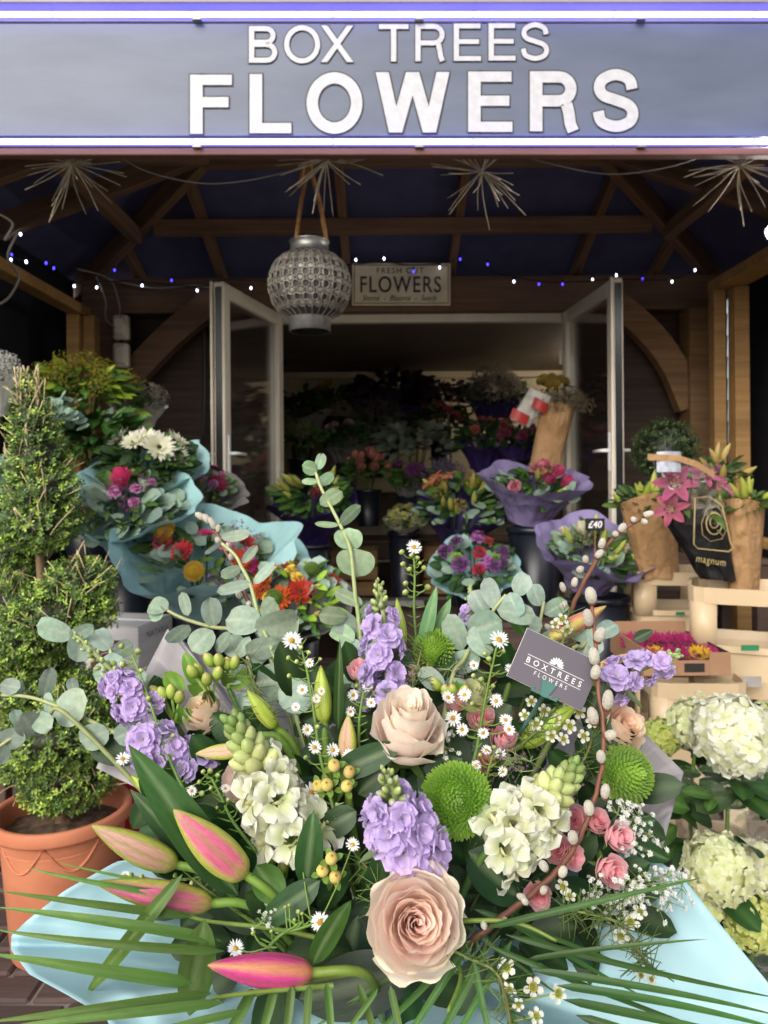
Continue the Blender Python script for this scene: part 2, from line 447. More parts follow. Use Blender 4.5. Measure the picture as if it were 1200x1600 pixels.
def roofz(x, y): return ZE + PITCH * min(YB - y, y - YF, x - XL, XR - x)
for x in (-1.66, -1.10, -.24, .47, 1.32, 1.86):
    yt = max(ym, YB - min(x - XL, XR - x, run)) + .02
    beam('rafter', (x, YB - .1, roofz(x, YB - .1) - .05), (x, yt, roofz(x, yt) - .05), .05, .09, DARKW, K)
for y in (3.5, 4.0):
    for s in (0, 1):
        e = XL + .1 if s == 0 else XR - .1; t = XL + min(y - YF, YB - y) if s == 0 else XR - min(y - YF, YB - y)
        beam('rafter', (e, y, roofz(e, y) - .06), (t, y, roofz(t, y) - .06), .06, .12, DARKW, K)
for (c, t) in ((Dd, R1), (Cc, R2), (A, R1), (Bc, R2)):
    beam('hip_rafter', (c[0], c[1], c[2] - .08), (t[0], t[1], t[2] - .08), .06, .13, DARKW, K)
beam('ridge_beam', (R1[0], ym, R1[2] - .09), (R2[0], ym, R2[2] - .09), .05, .14, DARKW, K)
yp = 4.48
beam('purlin', (XL + (YB - yp) + .05, yp, roofz(0, yp) - .14), (XR - (YB - yp) - .05, yp, roofz(0, yp) - .14), .06, .09, DARKW, K)
for xx in (XL + .7, XR - .7):
    beam('purlin', (xx, YF + .7, roofz(xx, 4) - .15), (xx, YB - .72, roofz(xx, 4) - .15), .06, .09, DARKW, K)
# wall plates, posts, studs
beam('wall_plate', (-2.0, 4.97, 2.635), (2.25, 4.97, 2.635), .12, .23, DARKW, K)
bx('corner_post', -1.95, -1.71, 4.84, 5.02, 0, 2.515, DARKW, K)
bx('corner_post', 2.01, 2.19, 4.84, 5.02, 0, 2.515, OAK, K)
bx('front_post', -2.12, -1.98, 2.78, 2.92, 0, 2.62, OAK, K)
bx('front_post', 2.22, 2.36, 2.78, 2.92, 0, 2.62, OAK, K)
for x0, x1, y0, y1 in ((-1.868, -1.795, 4.36, 4.44), (-1.79, -1.722, 4.41, 4.50), (1.99, 2.062, 4.44, 4.52), (2.078, 2.165, 4.36, 4.45)):
    bx('stud', x0, x1, y0, y1, 0, 2.395 if x0 < 0 else 2.53, PINE, K)
bx('side_rail', -1.87, -1.78, 2.95, 4.52, 2.40, 2.46, PINE, K)
bx('side_rail', 2.0, 2.16, 2.95, 4.55, 2.535, 2.60, PINE, K)
bx('side_sill', 2.1, 2.22, 2.95, 4.5, 1.0, 1.05, PINE, K)
bx('side_wall', -2.19, -2.13, 2.95, 5.1, 0, 2.79, BLK, K)
bx('side_wall', 2.38, 2.44, 2.95, 5.1, 0, 2.79, BLK, K)
for x0, x1 in ((-2.12, -.735), (1.285, 2.37)):
    w = part('wall', K, T3((x0 + x1) / 2, 5.1, 0))
    for i in range(18):
        ob('plank', mk(cbox(x1 - x0, .022, .158, .003), 'plank', PLANK, False), w, T3((x0 + x1) / 2, 5.095, .08 + i * .148) @ RX(.09))
    bx('lining', x0, x1, 5.125, 5.16, 0, 2.72, BLK, w)
bx('lintel_panel', -.735, 1.285, 5.06, 5.09, 2.53, 2.74, BLK, K)
def brace(pts, w, mat):
    """a curved brace: a plank cut along an arc, standing in the wall plane"""
    path = smooth_path(pts, 5); V = []; q = []
    for j, p in enumerate(path):
        d = (path[min(j + 1, len(path) - 1)] - path[max(j - 1, 0)]).normalized(); nrm = Vector((-d.z, 0, d.x))
        for dy in (-.05, .05):
            for s in (-1, 1): V.append(tuple(p + nrm * s * w / 2 + Vector((0, dy, 0))))
    for j in range(len(path) - 1):
        a = j * 4; b = a + 4
        q += [(a, a + 1, b + 1, b), (a + 2, b + 2, b + 3, a + 3), (a, b, b + 2, a + 2), (a + 1, a + 3, b + 3, b + 1)]
    return ob('brace', mk((np.array(V), np.array(q), E3, np.ones((len(V), 3))), 'brace', mat, False), K)
def wp(px, py, d): return Vector((wx(px, d), d, wz(py, d)))
brace([wp(352, 458, 4.93), wp(270, 522, 4.93), wp(186, 610, 4.93)], .17, DARKW)
brace([wp(940, 462, 4.93), wp(1004, 514, 4.93), wp(1048, 570, 4.93), wp(1078, 640, 4.93)], .17, OAK)
# back room
CREAM = plain('cream_wall', '#cdbfa4', '#dccfb6', .8, 2, .05)
TAUPE = plain('taupe_ceiling', '#6b605a', '#7a6f68', .7, 2, .05)
FLO = plain('shop_floor', '#2a2622', '#3a342e', .6, 4, .1)
bx('back_wall', -1.7, 2.2, 7.55, 7.62, .5, 2.6, CREAM, K)
bx('back_wall', -1.72, -1.66, 5.17, 7.55, .5, 2.6, CREAM, K)
bx('back_wall', 2.16, 2.22, 5.17, 7.55, .5, 2.6, CREAM, K)
bx('ceiling', -1.72, 2.22, 5.17, 7.6, 2.50, 2.56, TAUPE, K)
bx('ceiling_trim', -1.6, 2.1, 7.47, 7.54, 2.43, 2.495, CREAM, K)
bx('floor', -1.72, 2.22, 5.05, 7.6, .44, .56, FLO, K)
bx('plinth', -.735, 1.285, 4.98, 5.04, 0, .555, PLANK, K)
bx('threshold', -.72, 1.27, 4.9, 5.045, .56, .60, STEEL, K)
f = part('door_frame', K, T3(.27, 5.05, 1.5))
bx('head', -.734, 1.284, 5.0, 5.055, 2.465, 2.527, PVC, f); bx('jamb', -.734, -.69, 5.0, 5.055, .6, 2.464, PVC, f); bx('jamb', 1.24, 1.284, 5.0, 5.055, .6, 2.464, PVC, f)
def door(hx, hy, ex, ey, side):
    L = math.hypot(ex - hx, ey - hy); x = Vector((ex - hx, ey - hy, 0)).normalized(); y = Vector((0, 0, 1)).cross(x)
    M = Matrix((x, y, (0, 0, 1))).transposed().to_4x4(); M.translation = (hx, hy, .61)
    d = part('door', K, M); H = 1.905
    def lb(n, x0, x1, y0, y1, z0, z1, m, b=.008): return ob(n, mk(cbox(x1 - x0, y1 - y0, z1 - z0, b), n, m, False), d, M @ T3((x0 + x1) / 2, (y0 + y1) / 2, (z0 + z1) / 2))
    lb('stile', 0, .085, -.032, .032, 0, H, PVC); lb('stile', L - .085, L, -.032, .032, 0, H, PVC)
    lb('flange', L - .006, L + .016, -.046, -.034, 0, H, PVC, .003); lb('flange', L - .1, L - .082, -.02, .02, .14, H - .1, PVC, .003)
    lb('seal', L + .001, L + .005, -.02, .02, .03, H - .03, BLACKP, .001)
    lb('rail', .086, L - .086, -.031, .031, H - .085, H, PVC); lb('rail', .086, L - .086, -.031, .031, 0, .12, PVC)
    lb('glass', .087, L - .101, -.006, .006, .121, H - .086, GLASS, .002)
    lb('hinge', -.012, .012, -.05, -.03, .25, .35, PVC); lb('hinge', -.012, .012, -.05, -.03, H - .35, H - .25, PVC)
    for s in (-1, 1):
        h = lb('handle', L - .056, L - .03, s * .033 if s > 0 else -.043, .043 if s > 0 else -.033, .83, 1.05, WHITE, .004)
        lv = MB(); lv.put(tube([Vector(p) for p in ((L - .043, s * .04, .945), (L - .043, s * .075, .945), (L - .06, s * .085, .945), (L - .16, s * .085, .943))], .011, .009, 8))
        ob('lever', lv.mesh('lever', WHITE), h, M)
    return d
door(-.70, 4.975, -.915, 4.12, 0)
door(1.235, 4.975, 1.305, 4.10, 1)
# wiring boxes and cables on the wall
def small(name, label, cat, mesh, M, group=None): return thing(name, label, cat, M, group, mesh)
CABLE = plain('grey_cable', '#8d8780', '#9d978f', .6)
for k, (px, py, lab) in enumerate(((190, 512, 'upper beige weatherproof socket box on the corner post'), (190, 556, 'lower beige weatherproof socket box under its twin on the post'))):
    d = 4.8
    t = thing('socket_box', lab, 'socket', P(px, py, d), 'socket boxes on the corner post')
    ob('box', mk(cbox(.1, .06, .16, .012), 'box', PVC, False), t, T3(*P(px, py, d))); ob('lid', mk(cbox(.075, .02, .12, .01), 'lid', PVC, False), t, T3(*P(px, py, d)) @ T3(.0, -.038, 0))
    ob('gland', mk(lathe([(.012, 0), (.012, .03)], 10, cap=True), 'gland', BLACKP), t, T3(*P(px, py, d)) @ T3(0, 0, -.105))
def cable(name, pts, r, label, cat, mat, group=None):
    m = MB(); m.put(tube(smooth_path([P(*p) for p in pts], 6), r, None, 6))
    o = m.build(name, mat); o['label'] = label; o['category'] = cat
    if group: o['group'] = group
    return o
cable('cable', [(120, 420, 4.6), (170, 436, 4.78), (185, 470, 4.78), (188, 498, 4.76)], .006, 'short grey cable dropping into the upper socket box', 'cable', CABLE)
cable('cable', [(150, 432, 4.7), (165, 470, 4.76), (165, 498, 4.76), (180, 512, 4.74)], .006, 'looping grey cable beside the upper socket box', 'cable', CABLE)
cable('cable', [(170, 436, 4.8), (240, 450, 4.84), (300, 446, 4.84), (345, 452, 4.84)], .007, 'grey cable sagging along the beam beside the white door', 'cable', CABLE)
cable('cable', [(0, 335, 3.4), (20, 350, 3.4), (8, 375, 3.4), (28, 362, 3.5), (12, 400, 3.5), (30, 430, 3.6), (16, 462, 3.6), (0, 475, 3.6)], .006, 'tangled pale cable hanging at the edge over the timber rail', 'cable', CABLE)
cable('cable', [(318, 470, 5.0), (320, 560, 5.0), (318, 672, 5.0), (306, 690, 5.0), (262, 692, 5.0)], .014, 'black conduit pipe bending along the plank wall beside the door', 'pipe', BLACKP)

# ------------------------------------------------------------------ shop sign and LED strips
SD = 2.70
SIGNM = plain('sign_paint', '#4d566a', '#596276', .45, 2.2, .05, stretch=(1, 3.5, 3), detail=8)
sg = thing('shop_sign', 'long grey painted fascia sign with raised white lettering across the kiosk front', 'sign', P(640, 120, SD))
def SF(px, py, d=SD, off=0):        # frame on the sign face, local metres
    m = CAMW.copy(); m.translation = Vector((0, 0, 0))
    return Matrix.Translation(P(px, py, d - off)) @ m
def face_box(name, x0, x1, y0, y1, d0, d1, mat, parent, b=.003):
    d = (d0 + d1) / 2
    return ob(name, mk(cbox(toworld(x1 - x0, d0), toworld(y1 - y0, d0), d1 - d0, b), name, mat, False), parent, SF((x0 + x1) / 2, (y0 + y1) / 2, d0) @ T3(0, 0, -(d1 - d0) / 2))
face_box('panel', -140, 1400, 36, 213, SD, SD + .03, SIGNM, sg)
FASC = plain('fascia_paint', '#8a8290', '#968f9a', .5, 2)
face_box('top_trim', -140, 1400, -45, 4, SD - .05, SD + .05, FASC, sg)
face_box('upper_channel', -140, 1400, 8, 34, SD - .004, SD + .03, FASC, sg)
face_box('lower_channel', -140, 1400, 215, 229, SD - .004, SD + .03, FASC, sg)
REDW = wood('red_timber', '#5e3c38', '#7b524a')
bmm = face_box('soffit_board', -140, 1400, 231, 242, SD - .01, SD + .03, REDW, sg)
LETW = plain('white_lettering', '#b2b2b7', '#c0c0c5', .45, 30, .03)
def glyph(ch, w, h, tv, th, e, mat, name):
    """a grotesque capital cut from straight bars and bent strips, in photo pixels on the sign face; e widens it for the outline"""
    Q = []
    def rect(x0, y0, x1, y1): Q.append(((x0 - e, y0 - e), (x1 + e, y0 - e), (x1 + e, y1 + e), (x0 - e, y1 + e)))
    def ribbon(pts, t, k=5, closed=False, ext=True):
        p = [Vector((x, y, 0)) for x, y in pts]
        if k > 1: p = smooth_path(p, k)
        n = len(p); L = []
        for i in range(n):
            d = (p[(i + 1) % n] - p[i - 1]) if closed else (p[min(i + 1, n - 1)] - p[max(i - 1, 0)])
            d.normalize(); nn = Vector((-d.y, d.x, 0)) * (t / 2 + e); q = p[i].copy()
            if ext and not closed and i == 0: q -= d * e
            if ext and not closed and i == n - 1: q += d * e
            L.append((q - nn, q + nn))
        for i in range(n if closed else n - 1):
            a_, b_ = L[i], L[(i + 1) % n]; Q.append(tuple((v.x, v.y) for v in (a_[0], b_[0], b_[1], a_[1])))
    def diag(xa, ya, xb, yb, t): Q.append(((xa - t / 2 - e, ya - (e if ya < yb else -e)), (xa + t / 2 + e, ya - (e if ya < yb else -e)), (xb + t / 2 + e, yb + (e if ya < yb else -e)), (xb - t / 2 - e, yb + (e if ya < yb else -e))))
    def bowl(xs, y0, y1, xe, t):
        r = (y1 - y0 - t) / 2; cy = (y0 + y1) / 2; cx = xe - t / 2 - r
        pts = [(xs, y1 - t / 2)] + [(cx + r * math.cos(math.pi / 2 - math.pi * k / 12), cy + r * math.sin(math.pi / 2 - math.pi * k / 12)) for k in range(13)] + [(xs, y0 + t / 2)]
        ribbon(pts, t, 1, ext=False)
    if ch in 'FLE': rect(0, 0, tv, h)
    if ch == 'F': rect(tv, h - th, w, h); rect(tv, h * .45, w * .92, h * .45 + th)
    if ch == 'L': rect(tv, 0, w, th)
    if ch == 'E': rect(tv, h - th, w * .98, h); rect(tv, (h - th) * .52, w * .93, (h - th) * .52 + th); rect(tv, 0, w, th)
    if ch == 'T': rect(0, h - th, w, h); rect((w - tv) / 2, 0, (w + tv) / 2, h - th)
    if ch == 'X': t = tv * 1.22; diag(t / 2, 0, w - t / 2, h, t); diag(w - t / 2, 0, t / 2, h, t)
    if ch == 'W':
        t = tv * 1.04; a_ = w * .27; c_ = w * .73; diag(a_, 0, t / 2, h, t); diag(a_, 0, w / 2, h, t); diag(c_, 0, w / 2, h, t); diag(c_, 0, w - t / 2, h, t)
    if ch == 'O':
        t = (tv + th) / 2; ribbon([((w - t) / 2 * math.cos(k * math.pi / 24) + w / 2, (h - t) / 2 * math.sin(k * math.pi / 24) + h / 2) for k in range(48)], t, 1, True)
    if ch == 'B': rect(0, 0, tv, h); t = (tv + th) / 2; bowl(tv, h * .53 - t * .28, h, w * .94, t); bowl(tv, 0, h * .53 + t * .28, w, t)
    if ch == 'R': rect(0, 0, tv, h); t = (tv + th) / 2; bowl(tv, h * .45 - t * .2, h, w * .97, t); ribbon([(w * .76, h * .46), (w * .81, h * .30), (w * .84, h * .12), (w * .90, 0)], t, 1)
    if ch == 'S':
        t = (tv + th) / 2 * .98; ribbon([(t / 2 + (w - t) * x, t / 2 + (h - t) * y) for x, y in ((.95, .72), (.86, .91), (.5, 1.0), (.15, .91), (.05, .75), (.16, .60), (.5, .51), (.85, .41), (.97, .25), (.86, .08), (.5, 0), (.12, .09), (.02, .29))], t, 5)
    V = []; q = []; u = toworld(1, SD)
    for i, f_ in enumerate(Q):
        zz = .0005 * (i % 2) if ch in 'XWBR' else 0
        q.append(tuple(range(len(V), len(V) + 4))); V += [(x * u, y * u, zz + (.0002 * i if ch == 'W' else 0)) for x, y in f_]
    return mk((np.array(V), np.array(q), E3, np.ones((len(V), 3))), name, mat, False)
for ch, x0, x1, y0, y1, bold in (('B', 389, 433, 41, 98, 0), ('O', 444, 500, 39.5, 99, 0), ('X', 501.5, 552, 40, 97, 0), ('T', 592, 638, 38, 96, 0), ('R', 649, 696, 37.5, 95.5, 0), ('E', 709, 751.5, 37, 95, 0), ('E', 763.5, 805.5, 36.5, 94.5, 0), ('S', 813, 859, 35, 95, 0),
        ('F', 297, 362, 117, 209, 1), ('L', 390, 455, 116, 208, 1), ('O', 479, 566, 113, 209, 1), ('W', 587, 702, 113, 207, 1), ('E', 731.5, 800.5, 112, 206, 1), ('R', 828, 903, 111.5, 205, 1), ('S', 925, 999, 108, 206, 1)):
    tv, th = (19.5, 15.8) if bold else (8.2, 7.4)
    l = ob('letter', glyph(ch, x1 - x0, y1 - y0, tv, th, 0, LETW, 'letter'), sg, SF(x0, y1, SD, .006))
    ob('outline', glyph(ch, x1 - x0, y1 - y0, tv, th, 2.2 if bold else 1.7, INK, 'outline'), l, SF(x0, y1, SD, .003))
LEDM = emis('led_light', (.22, .22, 1.0), 6.5)
CHAN = clear('led_cover', (.75, .78, 1), .1, .1)
for y, lab in ((20.5, 'upper lit blue-white LED strip along the top of the grey sign'), (220, 'lower lit blue-white LED strip along the bottom of the grey sign')):
    t = thing('led_strip', lab, 'LED strip', SF(640, y, SD - .012), 'LED strips on the fascia sign')
    xs = list(range(-140, 1400, 220))
    for k, x in enumerate(xs):
        face_box('light_bar', x + .6, x + 219.4, y - 3.4, y + 3.4, SD - .022, SD - .008, LEDM, t, .002)
    for x in (307, 655, 1003):
        face_box('clip', x - 7, x + 7, y + 7, y + 9.5, SD - .026, SD - .006, STEEL, t, .001)
        
# ------------------------------------------------------------------ twig starbursts under the sign
TWIG = plain('pale_twig', '#b0a28e', '#d0c4ae', .8, 30, .2)
for px, py, lab in ((112, 255, 'pale twig starburst decoration above the left timber rail'), (510, 250, 'pale twig starburst decoration behind the lantern rope'),
                    (752, 268, 'pale twig starburst decoration right of the lantern, over the small sign'), (1155, 258, 'pale twig starburst decoration by the bright spot lamp')):
    d = 2.95; c = P(px, py, d); t = thing('twig_star', lab, 'decoration', c, 'twig starbursts hanging under the sign')
    for k in range(38):
        v = Vector((rr(-1, 1), rr(-1, 1), rr(-1, .75))).normalized(); L = toworld(rr(60, 100), d)
        p1 = c + v * L * .45 + Vector((rr(-1, 1), rr(-1, 1), rr(-1, 1))) * .008; p2 = c + v * L + Vector((rr(-1, 1), rr(-1, 1), rr(-1, 1))) * .012
        m = MB(); m.put(tube(smooth_path([c, p1, p2], 4), .0025, .0017, 5)); m.build('twig', TWIG, t)
    ob('hook', mk(tube([c, Vector((c.x, c.y, 2.75))], .002, None, 5), 'hook', STEEL), t)
cable('cable', [(180, 240, 2.95), (230, 268, 2.95), (310, 286, 2.95), (380, 283, 2.95), (450, 268, 2.95), (480, 258, 2.95)], .0025, 'thin pale wire slung from twig starburst to the lantern rope', 'cable', CABLE)
cable('cable', [(800, 238, 2.95), (860, 256, 2.95), (950, 272, 2.95), (1040, 262, 2.95), (1110, 240, 2.95)], .0025, 'thin pale wire slung under the sign between two right-hand starbursts', 'cable', CABLE)

# ------------------------------------------------------------------ hanging lantern
LD = 3.15
lc = P(484, 447, LD); lt = thing('lantern', 'round pierced grey metal lantern hanging from a rope loop', 'lantern', lc)
LANT, nt, N, L_, b_ = newmat('pierced_metal')
tc = N.new('ShaderNodeTexCoord')
n1 = nz(nt, 14, 4); r1 = ramp(nt, n1.outputs['Fac'], [(.3, '#66625b'), (.7, '#8f897e')])
L_.new(r1.outputs[0], b_.inputs['Base Color']); b_.inputs['Metallic'].default_value = .45; b_.inputs['Roughness'].default_value = .5
LIN = plain('lantern_inner', '#2e2c2c', '#3a3735', .6)
Rl = toworld(65, LD)
prof = [(Rl * r, Rl * z) for r, z in ((.50, -.80), (.74, -.66), (.90, -.42), (.985, -.15), (1.0, .06), (.96, .28), (.86, .5), (.68, .68), (.47, .80))]
ob('liner', mk(lathe([(r * .965, z) for r, z in prof], 40), 'liner', LIN), lt, T3(*lc))
# pierced shell: discs, rings and bars left standing between the holes
sh = MB()
def lat(z):
    for (r0, z0), (r1, z1) in zip(prof, prof[1:]):
        if z0 <= z <= z1: return r0 + (r1 - r0) * (z - z0) / (z1 - z0)
    return prof[-1][0]
disc = lathe([(1, -.12), (1, .12), (.7, .2), (.05, .2)], 10); ring = lathe([(1, -.1), (1.0, .12), (.74, .12), (.74, -.1)], 12)
rows = 10
for j in range(rows):
    z = Rl * (-.66 + 1.36 * (j + .5) / rows); r = lat(z); nn = 26
    for i in range(nn):
        a = 2 * math.pi * (i + (.5 if j % 2 else 0)) / nn
        p = Vector((r * math.cos(a), r * math.sin(a), z)); sl = (lat(min(z + .01, Rl * .79)) - lat(max(z - .01, -Rl * .79))) / .02
        nrm = Vector((math.cos(a), math.sin(a), -sl)); s = Rl * .098 * (r / Rl) ** .6
        fm = frame(p, nrm)
        if j % 2 == 0: sh.put(disc, fm @ S((s * .62, s * .62, s * .3)))
        sh.put(ring, fm @ S((s * 1.1, s * 1.1, s * .35)))
for i in range(26):
    a = 2 * math.pi * (i + .25) / 26; sh.put(tube([Vector((r * math.cos(a), r * math.sin(a), z)) for r, z in prof], .0022, None, 4))
sh.build('shell', LANT, lt, T3(*lc))
ob('foot', mk(lathe([(Rl * .47, -Rl * 1.1), (Rl * .5, -Rl * 1.1), (Rl * .5, -Rl * .80), (Rl * .52, -Rl * .78)], 32, cap=False), 'foot', STEEL), lt, T3(*lc))
ob('collar', mk(lathe([(Rl * .50, Rl * .78), (Rl * .46, Rl * .82), (Rl * .46, Rl * 1.04), (Rl * .49, Rl * 1.06), (Rl * .44, Rl * 1.06), (Rl * .44, Rl * .8)], 32), 'collar', STEEL), lt, T3(*lc))
ROPE = plain('rope', '#8a6238', '#b58a55', .9, 60, .8, stretch=(1, 1, .4))
rp = thing('rope', 'looped natural rope tied under the sign, holding the round lantern', 'rope', P(482, 255, LD - .05))
for pts in ([(462, 382, LD), (470, 320, LD - .02), (481, 262, LD - .06), (478, 244, LD - .07)], [(511, 382, LD), (500, 320, LD - .02), (485, 262, LD - .06), (486, 244, LD - .07)], [(476, 250, LD - .08), (470, 280, LD - .09), (467, 292, LD - .09)]):
    m = MB(); m.put(tube(smooth_path([P(*p) for p in pts], 8), .0095, None, 8)); m.build('strand', ROPE, rp)
m = MB(); m.put(ball(.024, 10, 8), T3(*P(482, 252, LD - .07))); m.build('knot', ROPE, rp)

# ------------------------------------------------------------------ small sign on the beam
FD = 4.86
fs = thing('wall_sign', 'small cream enamel sign reading fresh cut flowers on the back beam', 'sign', P(627, 444, FD))
ENAM = plain('cream_enamel', '#e0d2b2', '#efe3c6', .5, 9, .08)
face_box('plate', 550, 704, 411, 477, FD, FD + .02, ENAM, fs)
RUST = plain('rusty_edge', '#6e4e30', '#8a6a48', .7, 30)
for x0, x1, y0, y1 in ((553, 701, 413.5, 414.7), (553, 701, 473, 474.2), (553, 554.2, 415, 473), (699.8, 701, 415, 473)):
    face_box('border', x0, x1, y0, y1, FD - .003, FD + .001, RUST, fs, .0005)
def signtext(s, x0, x1, y0, y1, off=0., sp=1., shear=0., m=INK, par=fs, d=FD):
    return text_on('lettering', s, SF(x0, y1, d, .004), 0, toworld(x1 - x0, d), 0, toworld(y1 - y0, d), m, par, off, sp, shear)
signtext('FRESH CUT', 589, 662, 418, 427, .0, 1.25); signtext('FLOWERS', 563, 689, 431.5, 457, .008, 1.15)
signtext('Stems  -  Blooms  -  Seeds', 566, 681, 461, 470, -.004, 1.0, .35)

# ------------------------------------------------------------------ fairy lights
BULBW = emis('white_bulb', (.75, .82, 1), 6); BULBB = emis('blue_bulb', (.07, .05, 1), 3)
BLKW = plain('black_wire', '#101014', '#18181c', .5)
def string_lights(label, path, bulbs):
    pts = smooth_path([P(*p) for p in path], 8)
    t = thing('string_lights', label, 'lights', pts[0], 'fairy light strings along the eaves')
    m = MB(); m.put(tube(pts, .0035, None, 5)); m.build('wire', BLKW, t)
    for px, py, d, kind in bulbs:
        p = P(px, py, d); s = MB(); s.put(tube([p + Vector((0, 0, .028)), p + Vector((0, 0, .01))], .006, .008, 6))
        b = s.build('socket', BLKW, t); s = MB(); s.put(ball(.0062, 8, 6, sz=1.5), T3(*p)); s.build('bulb', BULBW if kind else BULBB, b)
string_lights('fairy lights draped from the left timber rail to the white door', [(0, 395, 4.0), (30, 405, 4.1), (75, 412, 4.3), (115, 440, 4.5), (150, 440, 4.7), (220, 440, 4.8), (310, 448, 4.8), (352, 437, 4.7), (420, 440, 4.75)],
              [(32, 366, 4.0, 1), (18, 398, 4.0, 0), (17, 406, 4.0, 1), (41, 409, 4.1, 1), (72, 411, 4.2, 0), (84, 419, 4.3, 0), (40, 444, 4.1, 1), (116, 447, 4.5, 1), (151, 449, 4.7, 1), (179, 422, 4.8, 0), (222, 446, 4.8, 1), (268, 438, 4.8, 0), (308, 454, 4.8, 1), (392, 450, 4.75, 1)])
string_lights('fairy lights looped over the small cream sign', [(540, 414, 4.8), (600, 410, 4.8), (640, 414, 4.78), (685, 412, 4.8), (710, 405, 4.8)],
              [(556, 406, 4.8, 1), (600, 404, 4.8, 1), (646, 424, 4.78, 0), (687, 418, 4.8, 1), (719, 405, 4.8, 0), (762, 413, 4.8, 0)])
string_lights('fairy lights along the beam above the right white door', [(765, 424, 4.8), (800, 432, 4.8), (850, 440, 4.8), (905, 440, 4.78), (965, 436, 4.7), (1010, 437, 4.75), (1050, 436, 4.8), (1090, 420, 4.8)],
              [(803, 440, 4.8, 1), (842, 444, 4.8, 0), (879, 444, 4.8, 0), (926, 437, 4.78, 1), (963, 430, 4.7, 1), (1004, 436, 4.75, 0), (1050, 440, 4.8, 1), (1086, 422, 4.8, 1)])
# spot lamp at the right edge, ceiling lamp in the back room
sl = P(1217, 357, 3.3)
t = thing('spot_lamp', 'bright white spot lamp at the edge under the twig starburst', 'lamp', sl)
m = MB(); m.put(lathe([(.02, .05), (.035, .03), (.045, -.03), (.045, -.04)], 16, cap=False), frame(sl, (.6, .5, .6))); m.build('housing', BLACKP, t)
m = MB(); m.put(ball(.019, 12, 8), frame(sl - Vector((.02, .015, .02)), (0, 0, 1))); m.build('bulb', emis('spot_bulb', (1, .95, .88), 1800), t)
t = thing('ceiling_lamp', 'small lit batten lamp under the back-room ceiling beside the door', 'lamp', (1.62, 6.3, 2.46))
bx('housing', 1.62, 2.1, 6.24, 6.36, 2.475, 2.498, WHITE, t); m = MB(); m.put(tube([Vector((1.64, 6.3, 2.455)), Vector((2.08, 6.3, 2.455))], .014, None, 8)); m.build('tube', emis('warm_tube', (1, .88, .70), 95.0), t)

# ------------------------------------------------------------------ flower library (templates; Z is the axis a bloom faces along)
_tp = {}
def memo(f):
    def g(*a, **k):
        key = (f.__name__, a, tuple(sorted(k.items())))
        if key not in _tp: _tp[key] = f(*a, **k)
        return _tp[key]
    return g
_mc = {}
def cmesh(key, fn, mat, name, smooth=True):
    """one mesh shared by alike pieces"""
    k = (key, mat.name, name)
    if k not in _mc: _mc[k] = mk(fn(), name, mat, smooth)
    return _mc[k]
def ring_petals(mb, n, L, Wd, r0, elev, z=0, jit=.12, ph=0, **kw):
    for i in range(n):
        a = 2 * math.pi * i / n + ph + rr(-jit, jit)
        s = rr(.9, 1.08)
        mb.put(pet(L * s, Wd, sd=rr(0, 6), **kw), RZ(a) @ T3(0, r0, z) @ RX(elev + rr(-jit, jit)))
@memo
def gerbera(col, col2, v=0):
    m = MB()
    ring_petals(m, 22, .86, .2, .14, .12, a=.3, b=.3, c0=col2, c1=col, nu=2, nv=3, bend=.3)
    ring_petals(m, 18, .7, .18, .12, .38, z=.03, a=.3, b=.3, c0=col2, c1=col, nu=2, nv=3, bend=.25, ph=.15)
    ring_petals(m, 16, .3, .1, .1, .8, z=.05, a=.4, b=.4, c0=col2, c1=col, nu=2, nv=2)
    m.put(ball(.17, 10, 5, '#3a3018', .5), T3(0, 0, .04))
    return m.t()
@memo
def daisy(v=0):
    m = MB()
    for k in range(2): ring_petals(m, 12, .8, .2, .2, .1 + .15 * k, z=.02 * k, a=.25, b=.3, c0='#f2f2ee', c1='#ffffff', nu=2, nv=3, bend=rr(-.2, .3), ph=.25 * k)
    m.put(ball(.27, 10, 5, '#d9a81c', .5), T3(0, 0, .05))
    return m.t()
